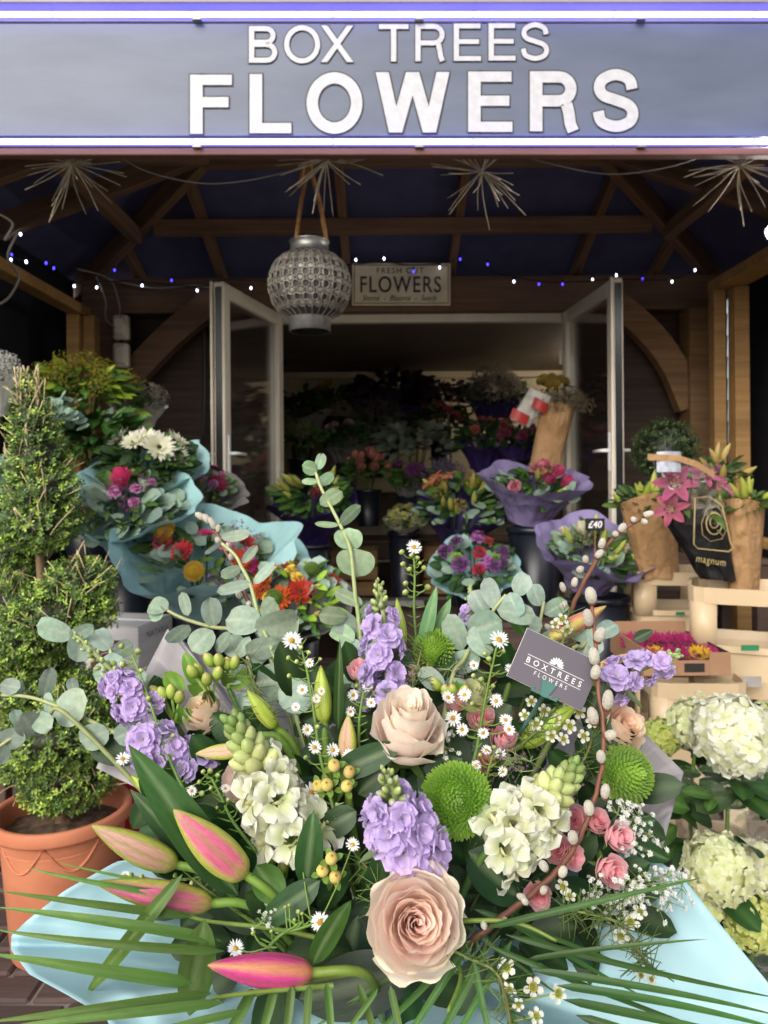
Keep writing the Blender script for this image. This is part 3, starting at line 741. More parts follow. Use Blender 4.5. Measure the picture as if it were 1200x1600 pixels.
def rose_layers(N, H, open_, cin, cmid, cedge, seed, q=1.0):
    """petal templates of a rose of radius 1, axis +Z, inner to outer: a wound heart, cupped rows, rolled guard petals"""
    R_ = random.Random(seed); out = []; ci, cm, ce = lin(cin), lin(cmid), lin(cedge)
    for i in range(N):
        t = i / (N - 1); th = i * 2.3998 + R_.uniform(-.22, .22); g = max(0, (t - .62) / .38)      # g: guard petals
        r1 = .035 + .90 * t ** .95; rb = .02 + .30 * t; zt = H * (.80 + .13 * math.sin(math.pi * min(1, t * 1.3)) - .52 * g * open_) + R_.uniform(-.02, .02)
        z0 = -.45 * H * min(1, t * 1.5); half = 2.0 - 1.15 * t ** .7
        sdd = R_.uniform(0, 60); lean = R_.uniform(-.07, .07); amp = .02 + .075 * t; roll = (.05 + .5 * g * g) * open_
        def fn(u, v):
            U = -1 + 2 * u; ph = th + U * half * (.45 + .55 * math.sin(min(1, v * 1.3) * math.pi / 2))
            vv = v * (1 - .36 * abs(U) ** 2.6 - .05 * t * (1 - math.cos(U * 9 + sdd)) * v)
            prof = math.sin(min(1.0, vv * 1.05) * math.pi * .56) ** 1.15                      # cup: swells, then closes a little at the lip
            r = rb + (r1 - rb) * prof + .055 * U * (1 - .45 * t)
            k = max(0, vv - .74) / .26
            r += (.035 + .22 * roll) * k * k; z = z0 + (zt - z0) * vv - (.02 + .30 * roll) * k ** 2.4 + lean * U * v
            c_, s_ = math.cos(ph), math.sin(ph)
            r += amp * 1.3 * noise.noise(Vector((c_ * 2.0 + sdd, s_ * 2.0, v * 1.6))) * v
            z += amp * .9 * noise.noise(Vector((U * 2.6 + sdd, v * 2, 4.2))) * v * v
            r += amp * .5 * noise.noise(Vector((U * 7 + sdd, 9.1, v))) * k; z += amp * .35 * noise.noise(Vector((U * 8 + sdd, 2.2, v))) * k
            k2 = max(0, abs(U) - .65) / .35; r += .14 * g * k2 * k2 * open_ * v
            return (r * c_, r * s_, z)
        def cf(u, v):
            U = abs(-1 + 2 * u); e = max(v ** 1.2, (U ** 3) * min(1, v * 1.6))
            c = mixc(ci, cm, min(1, .15 + t)); g_ = max(0, min(1, (e - .62) / .38))
            c = mixc(c, ce, g_ * (.35 + .6 * t))
            if v < .3: c = mixc(c, ce, (.3 - v) * 1.5 * t)
            return c
        out.append(grid(fn, int(12 * q), int(9 * q), cf))
    return out
@memo
def rose_small(col, cedge, seed=0):
    m = MB()
    for p in rose_layers(13, 1.25, .6, col, col, cedge, seed, .6): m.put(p)
    return m.t()
@memo
def mum(col, col2, n=230, inc=1.0, v=0):
    """dense reflexed-to-incurved chrysanthemum, radius 1"""
    m = MB(); ga = 2.39996
    for i in range(n):
        t = (i + .5) / n; th = i * ga; ph = 2.05 * t ** .62          # polar angle from the axis
        d = Vector((math.sin(ph) * math.cos(th), math.sin(ph) * math.sin(th), math.cos(ph)))
        L = .26 + .26 * t; base = d * (.78 - .14 * t) * (1 if inc else 1)
        out_ = (Vector((d.x, d.y, 0)).normalized() if ph > .05 else Vector((1, 0, 0)))
        y = (d * (1.0 - .3 * t) + out_ * (.12 + .45 * t) + Vector((0, 0, .30 - .25 * t))).normalized()
        y = (y + Vector((rr(-1, 1), rr(-1, 1), rr(-1, 1))) * .1).normalized()
        c = mixc(lin(col2), lin(col), min(1, .25 + t * 1.1))
        pt = pet(L, .13 + .07 * t, a=.22, b=.22, cup=1.1, bend=.9 * inc, nu=2, nv=3, c0=mixc(c, lin(col2), .5), c1=mixc(c, (1, 1, .7), .12))
        m.put(pt, frame_y(base, y, -out_ * .6 + Vector((0, 0, .8)) if ph < 1.9 else -out_ + Vector((0, 0, .3))))
    m.put(ball(.74, 12, 8, col2, .9), T3(0, 0, -.02))
    return m.t()
@memo
def ruffle(col, cedge, n=13, v=0, c0=None):
    """double, ruffled stock or carnation floret, radius 1"""
    m = MB()
    for k, (nn, el, L, z) in enumerate(((6, .15, 1.0, 0), (5, .62, .82, .08), (4, 1.05, .62, .16))):
        ring_petals(m, nn, L, .95 - .15 * k, .05, el, z=z, jit=.28, ph=k * .5, a=.55, b=.24, ruf=.12, k=2.0, c0=c0 or col, c1=col, ce=cedge, nu=8, nv=7, bend=-.45, cup=.35)
    return m.t()
@memo
def carnation(col, cedge, v=0):
    m = MB()
    for k, (nn, el, L, z) in enumerate(((8, .1, 1.0, 0), (8, .5, .9, .1), (7, .85, .8, .2), (6, 1.25, .62, .3))):
        ring_petals(m, nn, L, .7, .06, el, z=z, jit=.3, ph=k, a=.7, b=.15, ruf=.2, k=4, c0=col, c1=col, ce=cedge, nu=4, nv=4)
    return m.t()
@memo
def hyd_floret(v, col, col2):
    m = MB()
    for i in range(4):
        m.put(pet(1.05, 1.0, a=.55, b=.28, ruf=.13, k=2, sd=rr(0, 6), cup=-.12, bend=rr(-.8, .3), nu=5, nv=5, c0=col2, c1=col, ce=col), RZ(math.pi / 2 * i + rr(-.15, .15)) @ RX(.15 + rr(-.15, .2)) @ T3(0, .02, .01 * i))
    m.put(ball(.1, 6, 4, '#d8dc9a'))
    return m.t()
@memo
def lily_bud_t(ca, cb, ctip, curve=.12, fat=1.0):
    """closed lily bud along +Z, length 1: three ribs and pale flanks"""
    n, mm = 24, 24; V = []; C = []; q = []
    A_, B_, T_ = lin(ca), lin(cb), lin(ctip)
    for j in range(mm + 1):
        v = j / mm; r = .15 * fat * (math.sin(math.pi * min(.985, v * .86 + .125)) ** .8) * (1.14 - .34 * v)
        if v < .09: r *= .38 + .62 * math.sqrt(v / .09)
        if j == mm: r = .006
        for i in range(n):
            f = 2 * math.pi * i / n; c3 = math.cos(3 * f)
            rib = max(0, c3) ** 6; seam = max(0, -c3) ** 12
            r2 = r * (1 + .06 * c3 + .055 * rib - .09 * seam)
            V.append((r2 * math.cos(f) + curve * (v * v - v * .2), r2 * math.sin(f), v))
            c = mixc(B_, A_, min(1, max(0, (c3 - .3) / .7) ** .8)); c = mixc(c, tuple(x * .55 for x in A_), seam * .5)
            c = mixc(c, T_, max(0, (v - .86) / .14) * .8); c = mixc(c, A_, max(0, (.22 - v) / .22) * .9)
            C.append(c)
    for j in range(mm):
        for i in range(n):
            a = j * n + i; b = j * n + (i + 1) % n; q.append((a, b, b + n, a + n))
    return np.array(V), np.array(q), E3, np.array(C)
@memo
def lily_open(col, cedge, v=0):
    m = MB()
    for k in range(6):
        m.put(pet(1.15, .5 if k % 2 else .42, a=.7, b=.75, cup=.25, bend=-1.3 - rr(0, .4), ruf=.05, nu=4, nv=7, c0=mixc(lin(col), (.7, .6, .5), .25), c1=col, ce=cedge, cm=col), RZ(k * math.pi / 3) @ RX(1.15) @ T3(0, .02, 0))
    for k in range(6):
        a = k * math.pi / 3 + .3; p = Vector((math.cos(a) * .25, math.sin(a) * .25, .62))
        m.put(tube([Vector((0, 0, .05)), p], .012, .01, 4, '#cfd59a')); m.put(ball(.045, 6, 4, '#6b3313', 1.8), frame(p, (1, a, .2)))
    return m.t()
@memo
def tiny_cluster(col, n=40, r=.09, seed=1, flat=1.0):
    """many tiny blossoms spread through a unit ball (gypsophila, goldenrod, limonium)"""
    R_ = random.Random(seed); m = MB(); b = ball(1, 5, 3, col)
    fl = MB()
    for i in range(5): fl.put(pet(1, .8, a=.4, b=.3, nu=1, nv=2, c0=col, bend=.5), RZ(i * 1.257) @ RX(.5))
    fl = fl.t(); Ms = []
    for i in range(n):
        v = Vector((R_.gauss(0, 1), R_.gauss(0, 1), R_.gauss(0, 1))).normalized() * R_.uniform(.45, 1) ** .6; v.z *= flat
        Ms.append(frame(v, v + Vector((R_.uniform(-.6, .6), R_.uniform(-.6, .6), .4))) @ S(r * R_.uniform(.6, 1.2)))
    mu = [(R_.uniform(.85, 1.05),) * 3 for _ in Ms]
    m.many(fl, Ms, mu)
    return m.t()
def leaf_t(L=1, Wd=.4, c0='#2f4a22', c1=None, a=.6, b=.7, bend=-.4, fold=.15, ruf=.03, nu=4, nv=6, cm=None): return pet(L, Wd, a=a, b=b, bend=bend, fold=fold, ruf=ruf, nu=nu, nv=nv, c0=c0, c1=c1, sd=rr(0, 6), k=2, cm=cm)
@memo
def leaf_v(kind, v):
    if kind == 'green': return leaf_t(1, .42, '#35521f', '#44642a', bend=rr(-.8, .2), cm='#5d7a3c')
    if kind == 'dark': return leaf_t(1, .5, '#1e3318', '#2b4421', bend=rr(-.8, .2), cm='#3d5a2c')
    if kind == 'euc': return leaf_t(1, .8, '#7f9784', '#8ea595', a=.45, b=.42, bend=rr(-.4, .4), fold=.1)
    if kind == 'lance': return leaf_t(1, .2, '#3c5a24', '#50702e', a=.5, b=.9, bend=rr(-.9, .1))
    if kind == 'lime': return leaf_t(1, .35, '#7d9a2c', '#93ab3a', bend=rr(-.5, .4))
    if kind == 'grey': return leaf_t(1, .5, '#566052', '#6a7465', bend=rr(-.5, .3))
    if kind == 'purple': return leaf_t(1, .5, '#33263a', '#453049', bend=rr(-.5, .3))

def cone_wrap(R0, R1, H, seed, nsheet=4, sq=1.0, tilt=0.0, n=120, flare=1.5):
    """paper collar: radius R0 at z=-H, flaring to R1 at z=0 with square sheet corners and folds"""
    R_ = random.Random(seed); ph = [R_.uniform(0, 6.28) for _ in range(5)]
    def fn(u, v):
        a = 2 * math.pi * u
        cor = 1 + .20 * max(0, math.cos(nsheet * a / 2 + ph[0])) ** 4 + .10 * max(0, math.cos((nsheet + 1) * a / 2 + ph[1])) ** 6
        dip = .16 * math.sin(nsheet * a + ph[2]) + .08 * math.sin(2.7 * a + ph[3])
        r = R0 + (R1 - R0) * v ** flare; r *= 1 + v * v * (.5 * (cor - 1)) + .10 * v * (abs(((a * 1.75 + ph[4] + .4 * math.sin(a + ph[0])) % 2) - 1) - .5) + .05 * v * (abs(((a * 4.1 + ph[3] + v * .6) % 2) - 1) - .5) + .035 * math.sin(17 * a + ph[1]) * (1 - abs(2 * v - 1)) 
        z = -H + H * v * (1 + (.45 * (cor - 1) + .5 * dip) * sq * v)
        z += .03 * H * noise.noise(Vector((a * 2, v * 4, seed)))
        return (r * math.cos(a), r * math.sin(a) , z)
    return grid(fn, n, 12, closed=True)
BUCKET = plain('bucket_black', '#0c0f1a', '#151925', .38, 12, .05)
_bk = {}
def bucket(p, r, h, label, group='black flower buckets'):
    """black tapered flower bucket: p is the middle of its rim"""
    p = Vector(p); t = thing('bucket', label, 'bucket', T3(p.x, p.y, p.z - h), group)
    key = (round(r, 3), round(h, 3))
    if key not in _bk:
        _bk[key] = (mk(lathe([(r * .78, 0), (r * .98, h * .97), (r * .94, h * .97), (r * .74, h * .03), (.001, h * .03)], 28, cap=False), 'body', BUCKET),
                    mk(lathe([(r * .98, h * .93), (r * 1.06, h * .935), (r * 1.06, h), (r * .97, h), (r * .95, h * .95)], 28), 'rim', BUCKET))
    ob('body', _bk[key][0], t, W(t)); ob('rim', _bk[key][1], t, W(t))
    return t
PETAL_D = PETAL
def scatter_leaves(kinds, n, R, size, seed, zlo=-.6, up=.6, flat=.7):
    R_ = random.Random(seed); m = MB()
    for i in range(n):
        a = R_.uniform(0, 6.283); rad = R * R_.uniform(.15, 1.0) ** .6; z = R * flat * (math.sqrt(max(0, 1 - (rad / R) ** 2)) * R_.uniform(.4, 1.0)) + zlo * R * R_.random() * .4
        p = Vector((rad * math.cos(a), rad * math.sin(a), z))
        d = Vector((math.cos(a) * (.3 + rad / R), math.sin(a) * (.3 + rad / R), R_.uniform(-.2, 1.3) * up)) + Vector((R_.uniform(-.5, .5), R_.uniform(-.5, .5), R_.uniform(-.3, .3)))
        k = kinds[R_.randrange(len(kinds))]; s = size * R_.uniform(.6, 1.25)
        mu = R_.uniform(.8, 1.2)
        m.put(leaf_v(k, R_.randrange(4)), frame_y(p, d, Vector((R_.uniform(-.6, .6), R_.uniform(-.6, .6) - .3, 1))) @ S(s), mul=(mu, mu, mu * R_.uniform(.85, 1.1)))
    return m
BLOOM = {
    'gerbera': (lambda c, e, v: gerbera(c, e, v), 3), 'rose': (lambda c, e, v: rose_small(c, e, v), 3), 'mum': (lambda c, e, v: mum(c, e, 150, 1.0, v), 1),
    'carnation': (lambda c, e, v: carnation(c, e, v), 3), 'ruffle': (lambda c, e, v: ruffle(c, e, 13, v), 3), 'cluster': (lambda c, e, v: tiny_cluster(c, 90, .13, v), 3),
    'lily': (lambda c, e, v: lily_open(c, e, v), 2), 'bud': (lambda c, e, v: lily_bud_t(c, e, c), 1), 'daisy': (lambda c, e, v: daisy(v), 2),
}
BNAME = {'gerbera': 'gerbera', 'rose': 'rose', 'mum': 'chrysanthemum', 'carnation': 'carnation', 'ruffle': 'stock_flower', 'cluster': 'filler_blossom', 'lily': 'lily', 'bud': 'lily_bud', 'daisy': 'daisy'}
def bouquet(label, px, py, d, rpx, blooms, leaves=(('green',), 60, .5), wrap=None, wrapR=1.25, wrapH=1.0, wrapB=.55, seed=1, axis=(0, -.45, 1), flat=.75, wrap2=None, name='bouquet', cat='bouquet', group=None, sq=1.0, wrapz=.0, yaw=0):
    """a bunch: a dome of blooms over leaves in a paper collar; rpx is the dome's radius in the photo"""
    R_ = random.Random(seed); c = P(px, py, d); R = toworld(rpx, d)
    M = frame(c, axis) @ RZ(yaw); t = thing(name, label, cat, M, group)
    for (kind, n, col, edge, size) in blooms:
        fn, nv = BLOOM[kind]; mat = BUDM if kind == 'bud' else PETAL
        for i in range(n):
            for tries in range(8):
                a = R_.uniform(0, 6.283); rad = R * math.sqrt(R_.random()) * .95
                if rad * math.sin(a) < .75 * R: break
            z = R * flat * math.sqrt(max(0, 1 - (rad / R) ** 2 * .9)) + R * R_.uniform(-.05, .15)
            p = Vector((rad * math.cos(a), rad * math.sin(a), z)); nd = Vector((p.x * .9, p.y * .9, R * .8)) + Vector((0, 0, 0))
            if kind == 'bud': nd = Vector((p.x * 1.5 + R * R_.uniform(-.6, .6), p.y + R * R_.uniform(-.6, .3), R * 1.3)); p.z -= R * R_.uniform(.1, .45)
            s = toworld(size, d) * R_.uniform(.85, 1.15); v = R_.randrange(nv)
            me = cmesh((kind, col, edge, v), lambda: fn(col, edge, v), mat, BNAME[kind])
            ob(BNAME[kind], me, t, M @ frame(p, nd) @ RZ(R_.uniform(0, 6.28)) @ S(s))
    if leaves and leaves[1]:
        m = scatter_leaves(leaves[0], int(leaves[1] * 1.9), R * 1.02, R * leaves[2], seed + 5, flat=flat)
        o = ob('foliage', m.mesh('foliage', EUCA if leaves[0][0] == 'euc' else LEAF), t, M); o['kind'] = 'stuff'
    for k, (wm, sc) in enumerate(((wrap, 1.0), (wrap2, 1.1))):
        if wm is None: continue
        wt = cone_wrap(R * wrapB * sc, R * wrapR * sc, R * wrapH * (1 + .12 * k), seed + 31 * k, sq=sq)
        ob('wrap', mk(wt, 'wrap', wm), t, M @ T3(0, 0, R * wrapz - .01 * k) @ RZ(k * .8))
    st = MB()
    for i in range(7):
        a = R_.uniform(0, 6.28); st.put(tube([Vector((R * .4 * math.cos(a), R * .4 * math.sin(a), R * .3)), Vector((R * .15 * math.cos(a), R * .15 * math.sin(a), -R * wrapH)), Vector((R * .2 * math.cos(a + 2), R * .2 * math.sin(a + 2), -R * wrapH * 1.35))], .004, None, 5, '#4d6b2c'))
    ob('stems', st.mesh('stems', STEM), t, M)
    return t
def box_foliage(ells, n, size, seed, cols, twigs=0):
    """small box leaves in shoots over a set of ellipsoids (centre, radii)"""
    R_ = random.Random(seed); m = MB(); Ms = []; mu = []; tw = MB()
    tot = sum((r.x * r.y + r.y * r.z + r.x * r.z) for _, r in ells)
    for c, r in ells:
        k = int(n * (r.x * r.y + r.y * r.z + r.x * r.z) / tot / 7)
        for i in range(k):
            v = Vector((R_.gauss(0, 1), R_.gauss(0, 1), R_.gauss(0, 1))).normalized()
            depth = R_.choice((1.0, 1.03, .97, .88, .75)) * R_.uniform(.93, 1.06)
            depth *= 1 + .10 * noise.noise(v * 2.2 + c * 7) + .07 * noise.noise(v * 6 + c * 3)
            p = c + Vector((v.x * r.x, v.y * r.y, v.z * r.z)) * depth
            nd = (Vector((v.x / r.x, v.y / r.y, v.z / r.z)).normalized() + Vector((R_.uniform(-.7, .7), R_.uniform(-.7, .7), R_.uniform(-.1, .9)))).normalized()
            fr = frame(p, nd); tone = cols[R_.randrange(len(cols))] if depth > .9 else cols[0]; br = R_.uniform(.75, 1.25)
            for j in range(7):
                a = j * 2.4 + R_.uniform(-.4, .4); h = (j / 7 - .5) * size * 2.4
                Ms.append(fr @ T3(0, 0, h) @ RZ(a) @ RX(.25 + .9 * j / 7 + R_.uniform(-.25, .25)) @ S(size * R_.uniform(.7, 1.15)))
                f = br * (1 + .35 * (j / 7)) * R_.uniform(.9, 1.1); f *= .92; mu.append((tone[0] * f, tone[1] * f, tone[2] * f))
    lf = pet(1, .55, a=.5, b=.5, bend=-.5, nu=2, nv=2, fold=.25)
    m.many(lf, Ms, mu)
    for i in range(twigs):
        c, r = ells[R_.randrange(len(ells))]
        v = Vector((R_.gauss(0, 1), R_.gauss(0, 1) - .6, R_.gauss(0, 1))).normalized(); p = c + Vector((v.x * r.x, v.y * r.y, v.z * r.z)) * R_.uniform(.75, .98)
        dv = (v * .5 + Vector((R_.uniform(-.6, .6), R_.uniform(-.6, .6), R_.uniform(.2, 1.2)))).normalized() * R_.uniform(.03, .09)
        tw.put(tube(smooth_path([p - dv * .5, p + Vector((R_.uniform(-1, 1), 0, R_.uniform(-1, 1))) * .006, p + dv], 2), .0022, .0012, 4, '#b09a74', '#cdb98f'))
    return m, tw

# ------------------------------------------------------------------ spiral box tree in its terracotta pot
TD = 2.25
TERRA = plain('terracotta', '#b0694a', '#c07a58', .75, 7, .08)
pc = P(98, 1258, TD); pr = toworld(103, TD); ph_ = pc.z - 0.0
pot = thing('plant_pot', 'round terracotta plant pot with garland relief, holding the spiral box tree', 'plant pot', (pc.x, pc.y, 0))
h = pc.z
prof = [(pr * .70, 0), (pr * .72, .004), (pr * .86, h * .80), (pr * .87, h * .82), (pr * .885, h * .84), (pr * .885, h * .885), (pr * .9, h * .9), (pr * .99, h * .905), (pr * 1.0, h * .92), (pr * 1.0, h * .985), (pr * .98, h), (pr * .92, h), (pr * .89, h * .98), (pr * .84, h * .78), (pr * .8, h * .6)]
ob('body', mk(lathe(prof, 56), 'body', TERRA), pot, T3(pc.x, pc.y, 0))
for zz in (.80, .835): ob('band', mk(lathe([(pr * (.70 + .2 * zz), h * zz - .003), (pr * (.712 + .2 * zz), h * zz), (pr * (.70 + .2 * zz), h * zz + .003)], 48), 'band', TERRA), pot, T3(pc.x, pc.y, 0))
for k in range(7):
    a0 = k * 2 * math.pi / 7 + .35; pts = []
    for j in range(13):
        a = a0 + 2 * math.pi / 7 * j / 12; z = h * (.89 - .19 * math.sin(math.pi * j / 12)); r = pr * (.70 + .2 * z / h) + .002
        pts.append(Vector((r * math.cos(a), r * math.sin(a), z)))
    m = MB(); m.put(tube(pts, .0035, None, 6)); ob('garland', m.mesh('garland', TERRA), pot, T3(pc.x, pc.y, 0))
SOIL = plain('soil', '#3b2d22', '#6a5540', .95, 40, 1.0)
def soilf(u, v):
    a = 6.283 * u; r = pr * .86 * v
    return (r * math.cos(a), r * math.sin(a), h * .84 + .025 * (1 - v) + .012 * noise.noise(Vector((r * math.cos(a) * 30, r * math.sin(a) * 30, 0))))
ob('soil', mk(grid(soilf, 40, 14, closed=True), 'soil', SOIL), pot, T3(pc.x, pc.y, 0))
tree = thing('box_tree', 'clipped spiral box topiary tree with bare twiggy top in the terracotta pot', 'topiary', (pc.x, pc.y, h * .84))
ells = []
for px, py, rx, rz, dz in ((44, 615, 17, 30, 0), (52, 660, 33, 40, 0), (60, 716, 46, 42, 0), (68, 770, 54, 40, -.02), (64, 820, 60, 34, -.03), (34, 856, 40, 26, .04), (30, 900, 34, 26, .1), (70, 905, 30, 18, .1), (124, 912, 46, 34, -.08), (97, 955, 70, 38, -.08), (52, 990, 62, 38, -.06), (16, 1018, 44, 34, .02), (60, 1072, 72, 36, .05), (128, 1092, 56, 36, -.04), (100, 1145, 84, 42, -.02), (60, 1178, 60, 34, -.02), (60, 1040, 60, 22, .08), (112, 1204, 66, 34, 0), (104, 1232, 58, 24, 0)):
    c = P(px, py, TD + dz); r = toworld(1, TD); kx = 1.0 if py < 850 else 1.1; ells.append((c, Vector((rx * r * kx, rx * r * kx, rz * r * 1.1))))
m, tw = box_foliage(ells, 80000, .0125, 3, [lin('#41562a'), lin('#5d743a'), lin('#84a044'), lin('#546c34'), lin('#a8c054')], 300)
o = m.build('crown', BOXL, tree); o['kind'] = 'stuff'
for i in range(26):        # bare clipped shoots at the top
    a = rr(0, 6.28); b = P(42 + rr(-16, 18), 640 + rr(-20, 15), TD + rr(-.03, .03)); e = P(42 + rr(-22, 20), 578 + rr(-14, 40), TD + rr(-.04, .04))
    tw.put(tube(smooth_path([b, b.lerp(e, .5) + Vector((rr(-.01, .01), 0, 0)), e], 3), .0035, .0026, 5, '#a08a68', '#b9a482'))
for i in range(60):        # dry twigs round the foot
    b = P(90 + rr(-60, 60), 1215 + rr(-10, 20), TD + rr(-.12, .02)); e = b + Vector((rr(-.08, .06), rr(-.08, .05), rr(-.03, .05)))
    tw.put(tube(smooth_path([b, b.lerp(e, .5) + Vector((0, 0, .012)), e], 3), .0018, .001, 4, '#a58f6c'))
tw.build('twigs', STEM, tree)
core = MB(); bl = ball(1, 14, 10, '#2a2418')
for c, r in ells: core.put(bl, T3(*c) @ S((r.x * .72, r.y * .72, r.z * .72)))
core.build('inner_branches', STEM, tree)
tr = MB(); tr.put(tube(smooth_path([Vector((pc.x, pc.y, h * .8)), P(80, 1080, TD), P(64, 900, TD), P(50, 700, TD), P(44, 600, TD)], 6), .02, .006, 10, '#6d5a40', '#8a7553')); tr.build('trunk', STEM, tree)

# ------------------------------------------------------------------ things behind the pot
CART = plain('carton_white', '#d0ccce', '#dedadc', .7, 5, .08, stretch=(1, 1, 12))
BURG = plain('burgundy_print', '#5c2f35', '#6a383e', .7)
cd = 2.62
cb = thing('carton', 'white wine carton with burgundy scroll emblem beside the box tree', 'carton', P(195, 1100, cd))
cw = RZ(math.radians(24)); cp = P(216, 982, cd)
CM = Matrix.Translation((cp.x, cp.y, 0)) @ RZ(math.radians(-13))
ctop = cp.z; wx_, wy_ = .26, .24
def cbx(n, x0, x1, y0, y1, z0, z1, mat, par=cb, b=.002): return ob(n, mk(cbox(x1 - x0, y1 - y0, z1 - z0, b), n, mat, False), par, CM @ T3((x0 + x1) / 2, (y0 + y1) / 2, (z0 + z1) / 2))
cbx('body', -wx_, 0, 0, wy_, .452, ctop, CART)
cbx('flap', -wx_ + .004, -.004, .002, wy_ * .48, ctop + .001, ctop + .005, CART); cbx('flap', -wx_ + .004, -.004, wy_ * .5, wy_ - .002, ctop + .001, ctop + .008, CART)
cbx('emblem', -.19, -.066, -.003, .001, ctop - .20, ctop - .045, BURG, b=.0005)
SCRL = plain('scroll_print', '#b9aeae', '#c4baba', .7)
for cx, cz, r0, s, e in ((-.085, -.075, .016, 3.4, -.9), (-.135, -.062, .018, 0, 4.4), (-.12, -.135, .045, -.9, 2.9)):
    pts = [Vector((cx + r0 * (1 - .05 * j / 12) * math.cos(s + (e - s) * j / 14), -.005, ctop + cz + r0 * math.sin(s + (e - s) * j / 14))) for j in range(15)]
    ob('scroll', mk(tube(pts, .003, .002, 4), 'scroll', SCRL), cb, CM)
sideM = CM @ Matrix.Translation((.0015, .055, ctop - .045)) @ RZ(math.pi / 2) @ RX(math.pi / 2)
text_on('lettering', 'NATARIA', sideM, 0, .15, 0, .022, plain('print_grey', '#5d585c', '#6a6569', .7), cb, 0, 1.1)
RED = plain('red_crate_paint', '#a81f28', '#c02c34', .45)
rc = thing('red_crate', 'red plastic crate half hidden behind the terracotta pot', 'crate', P(205, 1260, 2.55))
q = P(208, 1190, 2.5)
for n_, x0, x1, y0, y1, z0, z1 in (('front', -.3, .14, 0, .02, 0, q.z), ('back', -.3, .14, .4, .42, 0, q.z), ('side', -.3, -.28, .02, .4, 0, q.z), ('side', .12, .14, .02, .4, 0, q.z), ('base', -.28, .12, .02, .4, .01, .03), ('rim', -.31, .15, -.012, .0, q.z - .05, q.z + .002)):
    bx(n_, q.x + x0, q.x + x1, q.y + y0, q.y + y1, z0, z1, RED, rc, .004)
# staging the display stands on: stepped plank benches left, right and in the doorway
def bench(label, x0, x1, y0, y1, z, mat=PLANK, n=4):
    t = thing('display_bench', label, 'bench', ((x0 + x1) / 2, (y0 + y1) / 2, 0), 'dark slatted display benches')
    for i in range(n):
        a = y0 + (y1 - y0) * i / n; bx('slat', x0, x1, a + .004, a + (y1 - y0) / n - .004, z - .03, z, mat, t)
    for x in (x0 + .05, x1 - .05):
        for y in (y0 + .05, y1 - .05): bx('leg', x - .03, x + .03, y - .03, y + .03, 0, z - .031, mat, t)
    bx('apron', x0 + .02, x1 - .02, y0 + .012, y0 + .03, z - .16, z - .031, mat, t)
    return t
bench('low dark slatted bench under the turquoise bouquets', -1.6, -.15, 2.93, 3.3, .61)
bench('high dark slatted bench under the goldenrod and paper-wrapped blossom', -1.98, -.85, 3.32, 4.05, .95, n=5)
bench('low dark slatted bench below the right-hand lilac wraps', .55, 1.25, 3.15, 3.6, .50)
bench('dark slatted bench across the doorway under the lilac and plum wraps', .25, 1.15, 3.95, 4.75, .63, n=6)
bench('narrow dark bench under the plum-wrapped lilies left in the doorway', -.66, -.2, 4.4, 4.8, .65)
bench('low dark bench under the orange gerbera and freesia bunch', -.5, -.05, 2.55, 2.9, .5)
bench('dark slatted bench holding the small box ball by the right door', 1.32, 1.98, 3.75, 4.25, .98)
bench('wide tiered bench at the rear of the back room', -1.55, 2.05, 6.7, 7.4, 1.28, n=5)
bench('middle bench in the back room behind the doorway buckets', -1.3, 1.7, 5.9, 6.5, .92, n=4)

TURQ = paper('turquoise_paper', '#8ab4b6', '#9cc4c5', .5, .2, .35, 9)
GREYP = paper('grey_paper', '#6d6b69', '#7c7977', .55, .15, .3, 9)
LILAC = paper('lilac_paper', '#7d719c', '#8c80ab', .6, .25, .7, 9)
PLUM = paper('plum_paper', '#33265c', '#3f3069', .5, .15, .5, 9)
WHITEP = paper('white_paper', '#c3beb6', '#d2cdc5', .7, .2, .4, 12)
# left display
bouquet('turquoise-wrapped bouquet with red and cerise gerberas on the left bench', 318, 880, 2.85, 88, [('gerbera', 4, '#b8202a', '#8c1520', 20), ('gerbera', 3, '#c2246e', '#8f164d', 18), ('gerbera', 1, '#d1481c', '#a8330f', 22), ('mum', 3, '#d9b41e', '#b08c12', 15), ('ruffle', 4, '#b0406f', '#d27b9e', 13), ('cluster', 3, '#7d4a86', '#7d4a86', 18)], (('euc', 'green', 'lance'), 70, .42), TURQ, 1.48, 1.25, .62, 2, (0.12, -.5, 1), wrapz=.36, sq=1.3, flat=.5)
bouquet('turquoise-wrapped bouquet with one cerise rose and grey eucalyptus behind the box tree', 200, 800, 2.98, 68, [('rose', 1, '#c92a5e', '#d8487a', 22), ('ruffle', 7, '#b463a0', '#cf92bd', 10), ('cluster', 5, '#8b4474', '#8b4474', 15), ('carnation', 3, '#95a65a', '#aabb70', 14)], (('euc', 'euc', 'green'), 90, .46), TURQ, 1.6, 1.25, .6, 7, (.05, -.55, 1), wrapz=.32, sq=1.2, flat=.6)
bouquet('white spider chrysanthemums in clear film at the rear of the left display', 228, 722, 3.2, 56, [('gerbera', 7, '#e8e6da', '#d8d8a8', 25)], (('dark', 'green'), 90, .5), CELLO, 1.45, 1.2, .6, 12, (.1, -.5, 1), wrap2=TURQ, sq=1.3)
bouquet('magenta gerbera and pink stock bunch in charcoal paper beside the white door', 318, 770, 3.45, 42, [('gerbera', 3, '#a01c48', '#6f0f30', 17), ('ruffle', 7, '#b45f9a', '#d391bd', 9), ('bud', 3, '#8d9a3c', '#a8a24a', 20)], (('green', 'lime', 'euc'), 40, .4), GREYP, 1.6, .9, .5, 21, (.1, -.6, 1))
